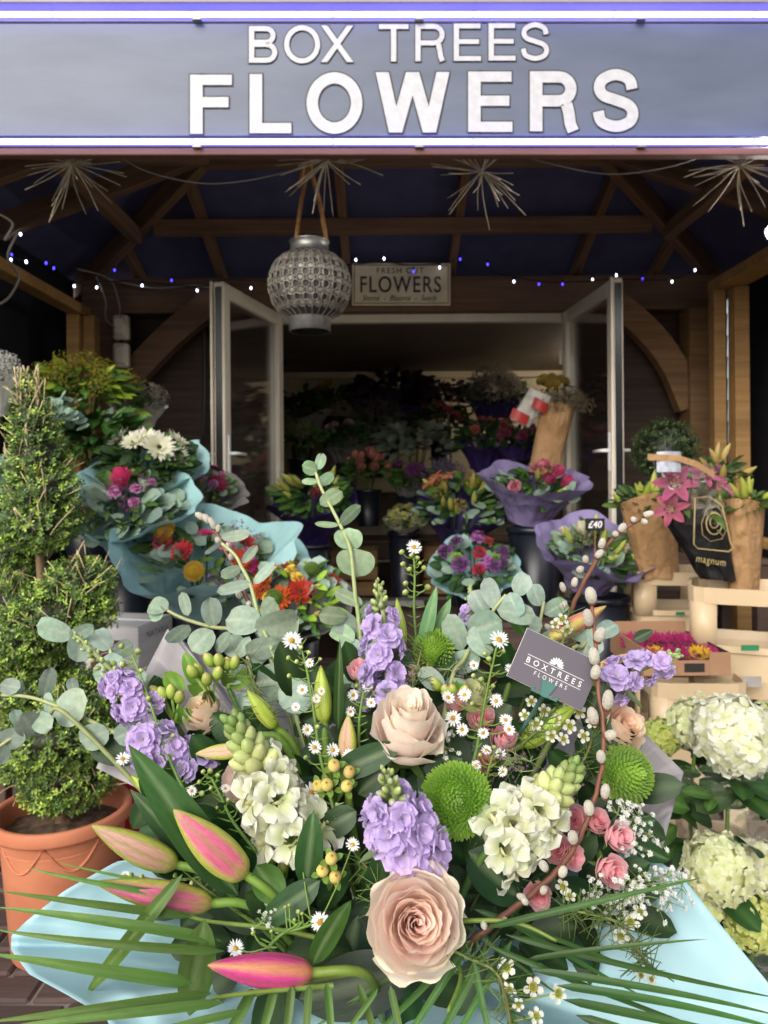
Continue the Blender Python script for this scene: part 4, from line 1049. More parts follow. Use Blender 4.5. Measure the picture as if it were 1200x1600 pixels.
bouquet('mixed red and orange bunch in turquoise paper left of the doorway', 408, 872, 3.2, 46, [('gerbera', 3, '#d4501e', '#a8340f', 20), ('gerbera', 2, '#a81c30', '#7a1020', 18), ('ruffle', 4, '#a24a8c', '#c684b4', 9), ('bud', 3, '#93a048', '#a8a850', 18)], (('green', 'euc', 'lime'), 50, .42), TURQ, 1.7, .8, .5, 27, (.25, -.5, 1), sq=1.4)
bouquet('orange gerbera and yellow freesia bunch at the foot of the doorway', 462, 940, 2.7, 66, [('gerbera', 4, '#d0601c', '#a8400f', 22), ('gerbera', 2, '#c03a1e', '#94240f', 22), ('mum', 2, '#6f9a2a', '#51781c', 15), ('ruffle', 5, '#d8b434', '#e6cc60', 10), ('bud', 5, '#93a048', '#c0a860', 26)], (('green', 'euc', 'lance', 'lime'), 70, .42), GREYP, 1.35, .9, .5, 33, (0, -.6, 1))
bouquet('loose yellow goldenrod bunch at the back of the left display', 128, 628, 3.55, 78, [('cluster', 22, '#8f8a20', '#8f8a20', 17)], (('lance', 'green', 'lime'), 150, .42), None, seed=41, axis=(.1, -.2, 1), flat=.8)
bouquet('glossy green ruscus bunch standing behind the box tree', 150, 700, 3.3, 62, [], (('green', 'green', 'dark'), 130, .55), None, seed=43, axis=(0, -.35, 1), flat=1.0, name='foliage_bunch', cat='foliage')
bouquet('dried cream gypsophila in white paper on the left bench', 216, 632, 3.75, 36, [('cluster', 16, '#9a9282', '#9a9282', 15)], (('grey',), 12, .3), WHITEP, 1.25, .9, .7, 45, (.1, -.25, 1), flat=.5, sq=.7)
bouquet('white gypsophila bunch at the left picture edge', -8, 592, 2.9, 36, [('cluster', 18, '#c8c8c0', '#c8c8c0', 17)], (('grey',), 16, .3), WHITEP, 1.1, 1.6, .35, 47, (0, -.2, 1), flat=.8)
bouquet('silver-grey eucalyptus and cream roses in a black crate at the edge', 14, 790, 2.7, 76, [('rose', 3, '#cfc8bc', '#d8d2c6', 22)], (('euc',), 120, .42), None, seed=49, axis=(.15, -.4, 1), flat=1.0)
bouquet('tall silver-dollar eucalyptus stems between box tree and ruscus', 84, 672, 2.95, 34, [], (('euc',), 34, .6), None, seed=51, axis=(0, -.1, 1), flat=1.6, name='foliage_bunch', cat='foliage')
bucket(P(318, 935, 2.92), .125, .32, 'black bucket under the turquoise gerbera bouquet')
bucket(P(200, 868, 3.05), .12, .42, 'black bucket under the turquoise bouquet with a cerise rose')
bucket(P(6, 888, 2.72), .17, .40, 'black bucket at the left edge holding grey eucalyptus')
bucket(P(408, 925, 3.25), .10, .3, 'black bucket under the orange bunch left of the doorway')
bucket(P(225, 800, 3.42), .12, .3, 'black bucket holding the white chrysanthemums')
bucket(P(140, 780, 3.42), .13, .25, 'black bucket holding ruscus and goldenrod')
# doorway
bouquet('plum-wrapped lily bunch standing left in the doorway', 488, 782, 4.55, 48, [('bud', 11, '#8d9a3c', '#a0a050', 30), ('rose', 3, '#a03a4a', '#b85a66', 9)], (('green', 'lance', 'dark'), 60, .55), PLUM, 1.45, 1.6, .45, 61, (.0, -.4, 1), sq=1.3)
bouquet('plum-wrapped orange lily bunch right of the doorway centre', 722, 792, 4.5, 54, [('bud', 12, '#8d9a3c', '#a89a58', 30), ('lily', 2, '#c06a2c', '#d88a4a', 24), ('cluster', 3, '#b89a2a', '#b89a2a', 14)], (('green', 'euc', 'lance', 'dark'), 80, .5), PLUM, 1.4, 1.3, .45, 63, (.1, -.45, 1), sq=1.3)
bouquet('purple and red carnation bunch in turquoise paper on the doorway floor', 740, 888, 4.05, 52, [('carnation', 7, '#6a3a72', '#8d5a94', 13), ('carnation', 4, '#9a1c2c', '#b83a44', 11), ('carnation', 3, '#6f9a2a', '#8db040', 11), ('ruffle', 4, '#a04a9c', '#c080bc', 10)], (('euc', 'green', 'dark'), 60, .4), TURQ, 1.4, .7, .5, 65, (-.1, -.6, 1), sq=1.3)
bouquet('lilac-wrapped mixed bouquet in a black bucket by the right door', 832, 765, 4.2, 52, [('carnation', 4, '#b85a6c', '#d88a94', 13), ('rose', 4, '#a02c5c', '#b8447a', 12), ('cluster', 4, '#b8a43a', '#b8a43a', 12), ('bud', 3, '#8da040', '#a0a850', 22)], (('euc', 'green', 'dark'), 60, .45), LILAC, 1.55, 1.3, .68, 67, (.05, -.3, 1), sq=1.1, wrapz=.35, flat=.55)
bucket(P(836, 822, 4.22), .155, .50, 'black bucket under the lilac-wrapped bouquet by the right door')
bucket(P(488, 850, 4.6), .11, .35, 'black bucket under the plum-wrapped lilies left in the doorway')
bucket(P(722, 855, 4.56), .12, .35, 'black bucket under the plum-wrapped orange lilies')
bucket(P(740, 930, 4.08), .10, .13, 'shallow black bucket under the purple carnation bunch')
bucket(P(462, 985, 2.74), .09, .33, 'black bucket under the orange gerbera and freesia bunch')
bucket(P(632, 830, 5.15), .115, .47, 'black bucket at the middle of the doorway')
bouquet('cream freesia in folded kraft paper on the middle doorway bucket', 632, 812, 5.08, 26, [('ruffle', 10, '#a8a85a', '#c0bc7a', 8)], (('green', 'lime'), 30, .5), WHITEP, 1.3, .9, .5, 71, (0, -.4, 1))
bouquet('yellow santini in a red and white printed sleeve beside the kraft bag', 862, 612, 4.5, 27, [('mum', 13, '#b89a1e', '#8d7410', 8)], (('green',), 16, .4), CELLO, 1.2, 1.4, .4, 73, (-.15, -.2, 1))
bouquet('dried gypsophila leaning in the kraft bag at the right door', 880, 645, 4.42, 36, [('cluster', 20, '#7d6c54', '#7d6c54', 14)], (('grey',), 10, .4), None, seed=75, axis=(.1, -.2, 1))
def sleeve(label, pts_top, pts_bot, d, mat, depth=.10, name='paper_sleeve', cat='paper wrap', group=None, seed=0, nv=14, mouth=.0):
    """a standing flattened paper tube between a top edge and a bottom edge given as left and right points"""
    (ax, ay), (bx_, by) = pts_top; (cx, cy), (dx, dy) = pts_bot
    def fn(u, v):
        a = 2 * math.pi * u; s = math.cos(a) * .5 + .5
        px = (cx + (dx - cx) * s) * (1 - v) + (ax + (bx_ - ax) * s) * v; py = (cy + (dy - cy) * s) * (1 - v) + (ay + (by - ay) * s) * v
        wrk = .014 * noise.noise(Vector((a * 1.5, v * 4, seed))) + .008 * abs(noise.noise(Vector((a * 3, v * 6, seed + 9)))) - .005 * abs(noise.noise(Vector((a * 6 + v * 7, v * 9, seed + 4))))
        p = P(px, py - mouth * math.sin(a) * v, d - math.sin(a) * depth * (.55 + .45 * v) + wrk)
        return (p.x, p.y, p.z + .6 * wrk)
    c = P((cx + dx) / 2, (cy + dy) / 2, d)
    t = thing(name, label, cat, c, group)
    ob('sheet', mk(grid(fn, 72, nv * 2, closed=True), 'sheet', mat), t)
    return t
sleeve('tall crumpled kraft bag of dried gypsophila by the right door', ((845, 632), (898, 640)), ((826, 738), (872, 738)), 4.42, KRAFT, .09, seed=2, mouth=6)
rs = sleeve('red and white printed sleeve lying against the kraft bag', ((828, 606), (868, 622)), ((798, 655), (826, 668)), 4.4, WHITEP, .05, seed=4)
RBAND = plain('red_print', '#8d1f1c', '#a32a22', .5)
for a, b in (((836, 628), (858, 640)), ((802, 645), (828, 658))):
    m = MB()
    def fn(u, v): 
        p = P(a[0] + (b[0] - a[0]) * u - 6 * v, a[1] + (b[1] - a[1]) * u + 15 * v - 8, 4.33 - .02 * math.sin(u * 3.14)); return tuple(p)
    ob('red_band', mk(grid(fn, 8, 4), 'red_band', RBAND), rs)
# back room stock
INT = [(470, 640, 6.2, 40, 'dark', [], 'dark foliage bunch at the left end of the back room'), (520, 628, 6.6, 28, 'dark', [('gerbera', 3, '#b89a14', '#8d7410', 18)], 'yellow chrysanthemum bunch in the back room'),
       (610, 622, 7.0, 62, 'purple', [], 'dark plum limonium mass on the rear bench'), (690, 628, 7.0, 48, 'purple', [], 'second dark plum limonium mass towards the right of the rear bench'),
       (585, 665, 6.5, 40, 'grey', [('cluster', 10, '#5a4650', '#5a4650', 16)], 'mauve dried statice bunch in the back room centre'), (648, 700, 6.0, 54, 'grey', [], 'grey-green eucalyptus mass in the back room centre'),
       (775, 620, 6.6, 44, 'grey', [('cluster', 20, '#a39a8a', '#a39a8a', 17)], 'pale dried blossom branches on the rear bench'), (575, 738, 5.7, 34, 'green', [('rose', 16, '#b06a5c', '#c48474', 8)], 'salmon spray rose bunch in the back room'),
       (640, 752, 5.7, 28, 'green', [('carnation', 7, '#5c2458', '#7a3c78', 10)], 'purple carnation bunch in the back room'), (690, 748, 5.6, 26, 'grey', [('cluster', 8, '#7a6a86', '#7a6a86', 14)], 'pale mauve hydrangea bunch in the back room'),
       (760, 690, 5.8, 42, 'dark', [('ruffle', 8, '#8d3a2a', '#a85a44', 9)], 'rust-red alstroemeria bunch in the back room'), (470, 690, 5.7, 34, 'green', [('cluster', 6, '#8d8a5a', '#8d8a5a', 12)], 'film-wrapped green filler bunch left in the back room'),
       (540, 690, 5.9, 34, 'dark', [('ruffle', 5, '#8a6a74', '#a88a92', 9)], 'dusky pink stock bunch in the back room'), (690, 662, 6.4, 40, 'dark', [('ruffle', 8, '#6a1f2a', '#8a3a40', 8)], 'dark red wallflower bunch in the back room'), (810, 690, 5.4, 34, 'dark', [('carnation', 5, '#7a1f3a', '#94405a', 10)], 'crimson carnation bunch beside the kraft bag')]
for k, (px, py, d, r, lf, bl_, lab) in enumerate(INT):
    bouquet(lab, px, py, d, r, bl_, ((lf,), 90, .42), GREYP if k % 4 == 0 else (PLUM if k % 4 == 2 else None), 1.15, 1.0, .6, 100 + k, (0, -.3, 1), flat=.8)
    bucket(P(px, py, d) + Vector((0, .03, -toworld(r, d) * .8)), .10, .28, 'black bucket under the ' + lab.split(' in the')[0].split(' on the')[0].split(' at the')[0].split(' towards')[0].split(' beside')[0].split(' left')[0])
CRATEW = wood('crate_wood', '#7a5a38', '#9a7648')
def wood_crate(label, cx, cy, z0, w, dp, h):
    t = thing('wooden_crate', label, 'crate', (cx, cy, z0), 'wooden crates in the doorway')
    for i in range(3):
        z = z0 + .01 + i * h / 3
        for y in (cy - dp / 2, cy + dp / 2): bx('slat', cx - w / 2, cx + w / 2, y - .008, y + .008, z, z + h / 3 - .015, CRATEW, t)
        for x in (cx - w / 2 + .017, cx + w / 2 - .017): bx('slat', x - .008, x + .008, cy - dp / 2 + .009, cy + dp / 2 - .009, z, z + h / 3 - .015, CRATEW, t)
    for x in (cx - w / 2 + .035, cx + w / 2 - .035):
        for y in (cy - dp / 2 + .019, cy + dp / 2 - .019): bx('corner_batten', x - .01, x + .01, y - .01, y + .01, z0, z0 + h, CRATEW, t)
wood_crate('wooden crate left of the middle bucket in the doorway', -.22, 5.45, .562, .34, .3, .34)
wood_crate('wooden crate right of the middle bucket in the doorway', .45, 5.5, .562, .34, .3, .36)

# ------------------------------------------------------------------ right display
bouquet('lilac-wrapped white lily bunch under the price tag', 928, 868, 3.3, 58, [('bud', 8, '#8fa038', '#a5ad55', 34), ('rose', 3, '#c9c3a4', '#d5d0b4', 12), ('cluster', 4, '#8a8a6a', '#8a8a6a', 14)], (('lance', 'green', 'dark', 'euc'), 80, .48), LILAC, 1.6, 1.2, .62, 81, (.1, -.45, 1), sq=1.4, wrapz=.3, flat=.55)
bucket(P(938, 930, 3.34), .125, .38, 'black bucket under the lilac-wrapped white lilies')
tg = thing('price_tag', 'black price tag reading forty pounds above the white lilies', 'price tag', P(931, 818, 3.25))
SLATE = plain('slate_black', '#0e0e10', '#161618', .5)
face_box('card', 915, 945, 810, 829, 3.25, 3.256, SLATE, tg, .001)
text_on('lettering', '£40', SF(919, 825, 3.25, .003), 0, toworld(21, 3.25), 0, toworld(11, 3.25), WHITE, tg, .02, 1.0, .15)
face_box('stake', 929, 931, 830, 880, 3.252, 3.256, CRATEW, tg, .0005)
bb = thing('box_ball', 'small clipped box ball topiary beside the right door', 'topiary', P(1040, 760, 3.95))
bc = P(1040, 705, 3.95); br = toworld(47, 3.95)
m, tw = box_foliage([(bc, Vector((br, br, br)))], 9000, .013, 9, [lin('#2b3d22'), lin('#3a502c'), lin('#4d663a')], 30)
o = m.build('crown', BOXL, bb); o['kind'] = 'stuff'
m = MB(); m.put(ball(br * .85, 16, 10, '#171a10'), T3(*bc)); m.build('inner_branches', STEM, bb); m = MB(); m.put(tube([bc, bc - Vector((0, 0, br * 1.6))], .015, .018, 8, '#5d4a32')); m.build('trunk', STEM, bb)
bucket(bc - Vector((0, 0, br * 1.0)), .12, .24, 'black pot of the small box ball', 'black flower buckets')
sleeve('wide kraft wrap of green lilies in the left beige crate', ((968, 790), (1055, 775)), ((1000, 905), (1062, 905)), 3.2, KRAFT, .12, seed=6, mouth=10)
bouquet('green lily buds rising from the wide kraft wrap', 1010, 792, 3.2, 40, [('bud', 10, '#8d9c3a', '#a3a84a', 34)], (('lance', 'green', 'dark'), 60, .6), None, seed=83, axis=(0, -.2, 1))
sleeve('tall kraft wrap of lily buds at the right edge', ((1130, 785), (1196, 790)), ((1138, 925), (1186, 925)), 2.75, KRAFT, .10, seed=8, mouth=8)
bouquet('green lily buds rising from the tall kraft wrap at the right edge', 1164, 790, 2.75, 32, [('bud', 8, '#93a23c', '#a9ad50', 32)], (('lance', 'green'), 50, .6), None, seed=85, axis=(0, -.2, 1))
bouquet('pink and green lily buds standing behind the printed black sleeve', 1122, 752, 3.0, 34, [('bud', 9, '#8d9c3a', '#b08a5a', 30), ('rose', 2, '#b06a84', '#c48a9c', 10)], (('lance', 'green', 'dark'), 50, .6), None, seed=87, axis=(0, -.15, 1), flat=1.1)
# the printed black sleeve with open pink lilies
ld = 2.68
SLV = plain('sleeve_black', '#0c0c0e', '#151517', .25, 6, .25)
GOLD = plain('gold_print', '#9c8a5a', '#b09c68', .4)
sv = sleeve('black printed flower sleeve with gold emblem holding open pink lilies', ((1028, 800), (1132, 792)), ((1094, 905), (1150, 908)), ld, SLV, .05, name='printed_sleeve', cat='flower sleeve', seed=10, nv=10)
bg = P(1090, 770, ld)
pl = thing('pink_lily', 'open crimson-pink lilies leaning out of the black printed sleeve', 'lily', bg)
for px, py, r, ax in ((1054, 762, 36, (-.3, -1, .5)), (1096, 752, 30, (.1, -.6, .8)), (1052, 796, 30, (-.6, -.8, .1)), (1116, 764, 30, (.5, -.6, .7))):
    me = cmesh(('lily', '#9c3a5e', '#b55a78', 0), lambda: lily_open('#9c3a5e', '#b55a78', 0), PETAL, 'lily_bloom')
    ob('lily_bloom', me, pl, frame(P(px, py, ld - .03), ax) @ RZ(rr(0, 6)) @ S(toworld(r, ld)))
m = scatter_leaves(('lance', 'green'), 14, .1, .12, 5); o = ob('leaves', m.mesh('leaves', LEAF), pl, frame(P(1085, 795, ld + .04), (0, -.2, 1)))
cf_ = sleeve('clear film bag with kraft label strip over the pink lilies', ((1018, 712), (1120, 728)), ((1040, 820), (1140, 820)), ld, CELLO, .09, name='film_bag', cat='film bag', seed=12)
def strip(name, pts, hpx, d, mat, par, off=0):
    def fn(u, v):
        k = u * (len(pts) - 1); i = min(int(k), len(pts) - 2); f_ = k - i
        return tuple(P(pts[i][0] * (1 - f_) + pts[i + 1][0] * f_, pts[i][1] * (1 - f_) + pts[i + 1][1] * f_ + hpx * v, d - .012 * math.sin(u * 3.14)))
    return ob(name, mk(grid(fn, 12, 2), name, mat), par)
strip('kraft_label', [(1012, 709), (1060, 711), (1088, 720), (1116, 737)], 10, ld - .10, KRAFT, cf_)
strip('printed_panel', [(1026, 706), (1046, 705), (1064, 706)], 32, ld - .095, plain('silver_print', '#8d95a0', '#b5bac2', .3, 40), cf_)
def poly(name, pts, d, mat, par, r=.0022, close=True):
    q_ = [P(x, y, d) for x, y in pts] + ([P(*pts[0], d)] if close else []); return ob(name, mk(tube(q_, r, None, 5), name, mat), par)
fd = ld - .052
poly('gold_border', [(1086, 778), (1108, 776), (1128, 790), (1142, 850), (1147, 856), (1138, 862), (1090, 857), (1084, 850)], fd, GOLD, sv, .0028)
for r0, c0 in ((17, (1116, 818)), (9, (1116, 816))):
    poly('gold_ring', [(c0[0] + r0 * .72 * math.cos(a / 10 * math.pi), c0[1] + r0 * math.sin(a / 10 * math.pi)) for a in range(20)], fd, GOLD, sv, .0026)
poly('gold_tail', [(1121, 828), (1130, 838)], fd, GOLD, sv, .003, False)
poly('gold_drop', [(1096, 818), (1104, 796), (1118, 790), (1130, 800), (1136, 826), (1128, 842), (1110, 846), (1098, 836)], fd, GOLD, sv, .0012)
text_on('lettering', 'magnum', SF(1087, 881, fd, .002) @ RZ(math.radians(-9)), 0, toworld(46, fd), 0, toworld(11, fd), GOLD, sv, .0, 1.1)
# beige stacking crates
def crate(label, M, w, dp, h, d0=.012, group='beige plastic flower crates'):
    t = thing('flower_crate', label, 'crate', M, group)
    def lb(n, x0, x1, y0, y1, z0, z1, b=.006): return ob(n, mk(cbox(x1 - x0, y1 - y0, z1 - z0, b), n, BEIGE, False), t, M @ T3((x0 + x1) / 2, (y0 + y1) / 2, (z0 + z1) / 2))
    lip = .03; c = .085; zt = h - .055; zm = h * .42
    for s in (-1, 1):
        for r_ in (-1, 1):
            xa = s * (w / 2 - c / 2); ya = r_ * (dp / 2 - c / 2)
            # rounded corner post
            pts = []
            V = []; q = []
            for j, z in enumerate((zm - .01, zt + .002)):
                for k in range(9):
                    a = math.pi / 2 * k / 8; V.append((s * (w / 2 - .04 + .04 * math.sin(a)), r_ * (dp / 2 - .04 + .04 * math.cos(a)), z))
                V.append((s * (w / 2), r_ * (dp / 2 - c), z)); V.insert(j * 11, (s * (w / 2 - c), r_ * (dp / 2), z))
            for k in range(10): q.append((k, k + 1, k + 12, k + 11))
            o = ob('corner_post', mk((np.array(V), np.array(q), E3, np.ones((22, 3))), 'corner_post', BEIGE), t, M)
            md = o.modifiers.new('thickness', 'SOLIDIFY'); md.thickness = .006; md.offset = 0
    V = []; q = []; n_ = 40       # lower tub: rounded rectangle, tapered
    def rect(k, w_, d_, r):
        a = 2 * math.pi * k / n_; x = math.cos(a); y = math.sin(a); e = 6
        s_ = (abs(x) ** e + abs(y) ** e) ** (-1 / e); return x * s_ * w_ / 2, y * s_ * d_ / 2
    for z, sc in ((0, .9), (zm * .9, .97), (zm - .012, .975), (zm - .01, 1.03), (zm + .012, 1.03), (zm + .012, .985), (zm - .02, .94), (.02, .87)):
        for k in range(n_): V.append((*rect(k, w * sc, dp * sc, 0), z))
    for j in range(7):
        for k in range(n_): q.append((j * n_ + k, j * n_ + (k + 1) % n_, (j + 1) * n_ + (k + 1) % n_, (j + 1) * n_ + k))
    ob('tub', mk((np.array(V), np.array(q), E3, np.ones((len(V), 3))), 'tub', BEIGE, False), t, M)
    V = []; q = []                # top rim
    for z, sc in ((zt, 1.0), (zt, 1.05), (h, 1.06), (h, .99), (zt + .01, .97)):
        for k in range(n_): V.append((*rect(k, w * sc, dp * sc, 0), z))
    for j in range(4):
        for k in range(n_): q.append((j * n_ + k, j * n_ + (k + 1) % n_, (j + 1) * n_ + (k + 1) % n_, (j + 1) * n_ + k))
    ob('rim', mk((np.array(V), np.array(q), E3, np.ones((len(V), 3))), 'rim', BEIGE, False), t, M)
    for s in (-1, 1): lb('rib', -w * .28, -w * .26, s * dp * .475 - .004, s * dp * .475 + .004, .05, zm - .06, .002); lb('rib', w * .26, w * .28, s * dp * .475 - .004, s * dp * .475 + .004, .05, zm - .06, .002)
    return t
GRN = plain('green_mark', '#1f6b45', '#2a7d52', .6)
def at_crate(px, py, d, rot): p = P(px, py, d); return p, rot
for px, ytop, d, rot, w, dp, h, lab in ((1165, 912, 2.5, -24, .36, .30, .36, 'nearest beige flower crate holding the black printed sleeve'), (1045, 888, 3.15, -8, .34, .30, .30, 'beige flower crate under the wide kraft wrap'),
                                        (1075, 1050, 2.42, -4, .30, .28, .34, 'beige flower crate carrying the cardboard gerbera tray')):
    p = P(px, ytop, d + dp / 2)
    M = Matrix.Translation((p.x, p.y, p.z - h)) @ RZ(math.radians(rot)); crate(lab, M, w, dp, h)
    if px != 1075:
        M2 = Matrix.Translation((p.x, p.y, p.z - 2 * h + .045)) @ RZ(math.radians(rot)); crate(lab.split(' flower crate')[0] + ' lower stacked crate below the one ' + lab.split('crate ')[1], M2, w, dp, h)
        if px == 1165:
            M3 = Matrix.Translation((p.x, p.y, 0)) @ RZ(math.radians(rot)); crate('bottom beige crate of the nearest stack by the hydrangeas', M3, w, dp, max(.2, p.z - 2 * h + .03))
        else:
            crate('bottom beige crate of the far stack under the kraft wrap', Matrix.Translation((p.x, p.y, 0)) @ RZ(math.radians(rot)), w, dp, max(.2, p.z - 2 * h + .03))
    else: crate('lower beige crate beneath the cardboard gerbera tray', Matrix.Translation((p.x, p.y, 0)) @ RZ(math.radians(rot)), w, dp, p.z - h - .002)
for px0, px1, y0_, y1_, d_, mt in ((1158, 1186, 1008, 1017, 2.44, GRN), (1056, 1070, 956, 961, 3.12, GRN), (1160, 1190, 1057, 1074, 2.44, plain('grey_label', '#8d8884', '#9a958f', .7))):
    lb_ = thing('crate_mark', {1158: 'green paint mark on the nearest beige crate', 1056: 'green paint mark on the far beige crate', 1160: 'worn grey label on the nearest beige crate'}[px0], 'label')
    face_box('patch', px0, px1, y0_, y1_, d_, d_ + .002, mt, lb_, .0005)
# cardboard tray of gerberas
CARDB = plain('cardboard', '#8d6a50', '#9a765a', .8, 6, .05)
td = 2.40; a = P(1005, 1058, td); b = P(1142, 1058, td)
ct = thing('cardboard_tray', 'brown cardboard tray of cerise and yellow gerberas on a beige crate', 'box', a)
x0, x1, z0 = a.x, b.x, a.z + .003; hh = toworld(36, td); y0 = a.y
INKB = plain('black_print', '#1c1816', '#231e1c', .7)
bx('front', x0, x0 + (x1 - x0) * .4, y0, y0 + .006, z0, z0 + hh, CARDB, ct, .001); bx('front', x1 - (x1 - x0) * .24, x1, y0, y0 + .006, z0, z0 + hh, CARDB, ct, .001)
bx('front', x0 + (x1 - x0) * .4, x1 - (x1 - x0) * .24, y0, y0 + .006, z0, z0 + hh * .66, CARDB, ct, .001)
bx('side', x0, x0 + .006, y0 + .007, y0 + .35, z0, z0 + hh * 1.2, CARDB, ct, .001); bx('side', x1 - .006, x1, y0 + .007, y0 + .35, z0, z0 + hh, INKB, ct, .001); bx('back', x0 + .007, x1 - .007, y0 + .34, y0 + .346, z0, z0 + hh * 1.5, CARDB, ct, .001); bx('base', x0, x1, y0 + .007, y0 + .34, z0 - .002, z0 + .003, CARDB, ct, .001)
bx('hand_hole_print', x0 + (x1 - x0) * .47, x0 + (x1 - x0) * .70, y0 - .002, y0 + .001, z0 + hh * .16, z0 + hh * .54, INKB, ct, .0005)
for k in range(12):
    col = ('#a81c5c', '#7d1040') if k not in (1, 4) else ('#d8b018', '#a8800f')
    px = 1012 + (k % 6) * 18 + rr(-4, 4); 
    g_ = thing('gerbera', ['cerise gerbera at the left end of the cardboard tray', 'yellow gerbera in the cardboard tray front row', 'cerise gerbera right of the yellow one in the tray', 'cerise gerbera behind the notch of the tray', 'yellow gerbera behind the front row of the tray', 'cerise gerbera at the right end of the tray', 'rear cerise gerbera at the tray left', 'rear cerise gerbera second from the tray left', 'rear cerise gerbera in the tray middle', 'rear cerise gerbera right of the tray middle', 'rear cerise gerbera second from the tray right', 'rear cerise gerbera at the tray right'][k], 'gerbera', frame(Vector((x0 + .03 + (k % 6) * (x1 - x0 - .06) / 5, y0 + .07 + .12 * (k // 6), z0 + hh * .62 + .02 * (k // 6))), (rr(-.3, .3), -.55, 1)), 'gerberas lying in the cardboard tray')
    ob('flower_head', cmesh(('gerbera', *col, k % 3), lambda: gerbera(*col, k % 3), PETAL, 'flower_head'), g_, W(g_) @ S(.052))
    ob('stem', mk(tube([Vector((0, 0, 0)), Vector((0, .02, -hh * .8))], .003, None, 5, '#5d7a34'), 'stem', STEM), g_, W(g_))

# ------------------------------------------------------------------ hydrangeas in film sleeves
hd = 1.62
HYD = [(1148, 1148, 64, 'large white hydrangea head beside the grey paper corner', '#f0f0e4', '#e0e2a8', 0), (1092, 1128, 46, 'cream-green hydrangea head behind the large white one', '#e8eac6', '#ccd58a', .10), (1034, 1152, 30, 'small lime hydrangea head next to the lilac stock', '#c3cc72', '#a3b04c', .12), (1204, 1130, 36, 'cream hydrangea head cut by the right picture edge', '#dadcae', '#b9c46a', .06),
       (1122, 1358, 54, 'pale lime hydrangea head below the film sleeve', '#eef0cc', '#dde29c', -.1), (1196, 1356, 46, 'cream hydrangea head at the right edge under the film', '#eeeed8', '#dde0a6', -.06), (1092, 1412, 38, 'yellow-green hydrangea head against the blue paper edge', '#e6e9b4', '#ccd57a', -.08), (1178, 1442, 46, 'lowest lime hydrangea head at the right edge', '#d9de92', '#b8c352', -.12)]
for k, (px, py, rp, lab, c1, c2, dz) in enumerate(HYD):
    d = hd + dz; c = P(px, py, d); R = toworld(rp, d)
    t = thing('hydrangea', lab, 'hydrangea', frame(c, (rr(-.3, .1), -.6, 1)), 'hydrangea heads in film sleeves'); Mt = W(t)
    nfl = 64 if rp > 50 else 46
    for i in range(nfl):
        f_ = (i + .5) / nfl; ph = math.acos(1 - 1.72 * f_); th = i * 2.39996
        v = Vector((math.sin(ph) * math.cos(th), math.sin(ph) * math.sin(th), math.cos(ph)))
        s = R * (.29 if rp > 60 else .265) * rr(.85, 1.15); vv = RND.randrange(4)
        pr_ = v * R * rr(.86, 1.0); pr_.z *= .82
        ob('floret', cmesh(('hyd', vv, c1, c2), lambda: hyd_floret(vv, c1, c2), PETAL, 'floret'), t, Mt @ frame(pr_, v + Vector((rr(-.35, .35), rr(-.35, .35), rr(-.2, .3)))) @ RZ(rr(0, 6)) @ S(s))
    m = MB(); m.put(ball(R * .8, 12, 8, c2, .8)); ob('flower_core', m.mesh('flower_core', PETAL), t, Mt)
    base = Vector((c.x + rr(-.02, .02), c.y + .05, max(.2, c.z - .42)))
    m = MB(); m.put(tube(smooth_path([c, c.lerp(base, .5) + Vector((rr(-.02, .02), 0, 0)), base], 5), .0045, None, 6, '#6a8238')); m.build('stem', STEM, t)
    for j in range(6):
        a = j * 1.05 + rr(-.3, .3); p = c - Vector((0, 0, R * .5 + rr(0, .14))); dv = Vector((math.cos(a), math.sin(a) - .3, rr(-.4, .2)))
        lm = cmesh(('hydleaf', j % 3), lambda: leaf_t(1, .62, '#24401c', '#2f5124', a=.6, b=.6, cm='#4d6c34', nv=8), LEAF, 'leaf')
        ob('leaf', lm, t, frame_y(p, dv, Vector((rr(-.3, .3), -.5, 1))) @ S(rr(.085, .12)))
    if k in (0, 4, 7, 1, 5):
        pass
sleeve('crinkled clear film sleeve round the upper hydrangeas', ((1040, 1195), (1260, 1195)), ((1062, 1330), (1230, 1345)), hd + .09, CELLO, .13, name='film_sleeve', cat='film sleeve', seed=14, nv=20)
sleeve('clear film sleeve round the lower hydrangeas at the right edge', ((1060, 1490), (1270, 1490)), ((1090, 1620), (1240, 1620)), hd - .04, CELLO, .12, name='film_sleeve', cat='film sleeve', seed=15, nv=20)
m = scatter_leaves(('green', 'dark'), 70, .16, .09, 77, flat=1.0); hb = thing('hydrangea_foliage', 'dark hydrangea leaves crowded inside the clear film sleeve', 'foliage', frame(P(1145, 1300, hd + .05), (0, -.3, 1))); o = ob('leaves', m.mesh('leaves', LEAF), hb, W(hb)); o['kind'] = 'stuff'
m = scatter_leaves(('green', 'dark'), 70, .16, .09, 78, flat=1.0); hb = thing('hydrangea_foliage', 'dark hydrangea leaves below the lower lime heads', 'foliage', frame(P(1160, 1540, hd - .02), (0, -.3, 1))); o = ob('leaves', m.mesh('leaves', LEAF), hb, W(hb)); o['kind'] = 'stuff'
bucket(P(1150, 1370, hd + .1), .16, .5 if P(1150, 1370, hd + .1).z > .5 else P(1150, 1370, hd + .1).z, 'black bucket of the upper hydrangeas')
crate('low beige crate standing behind the lower hydrangeas', Matrix.Translation((P(1090, 1330, 1.95).x, 1.97, 0)), .34, .3, max(.2, P(1090, 1330, 1.95).z))

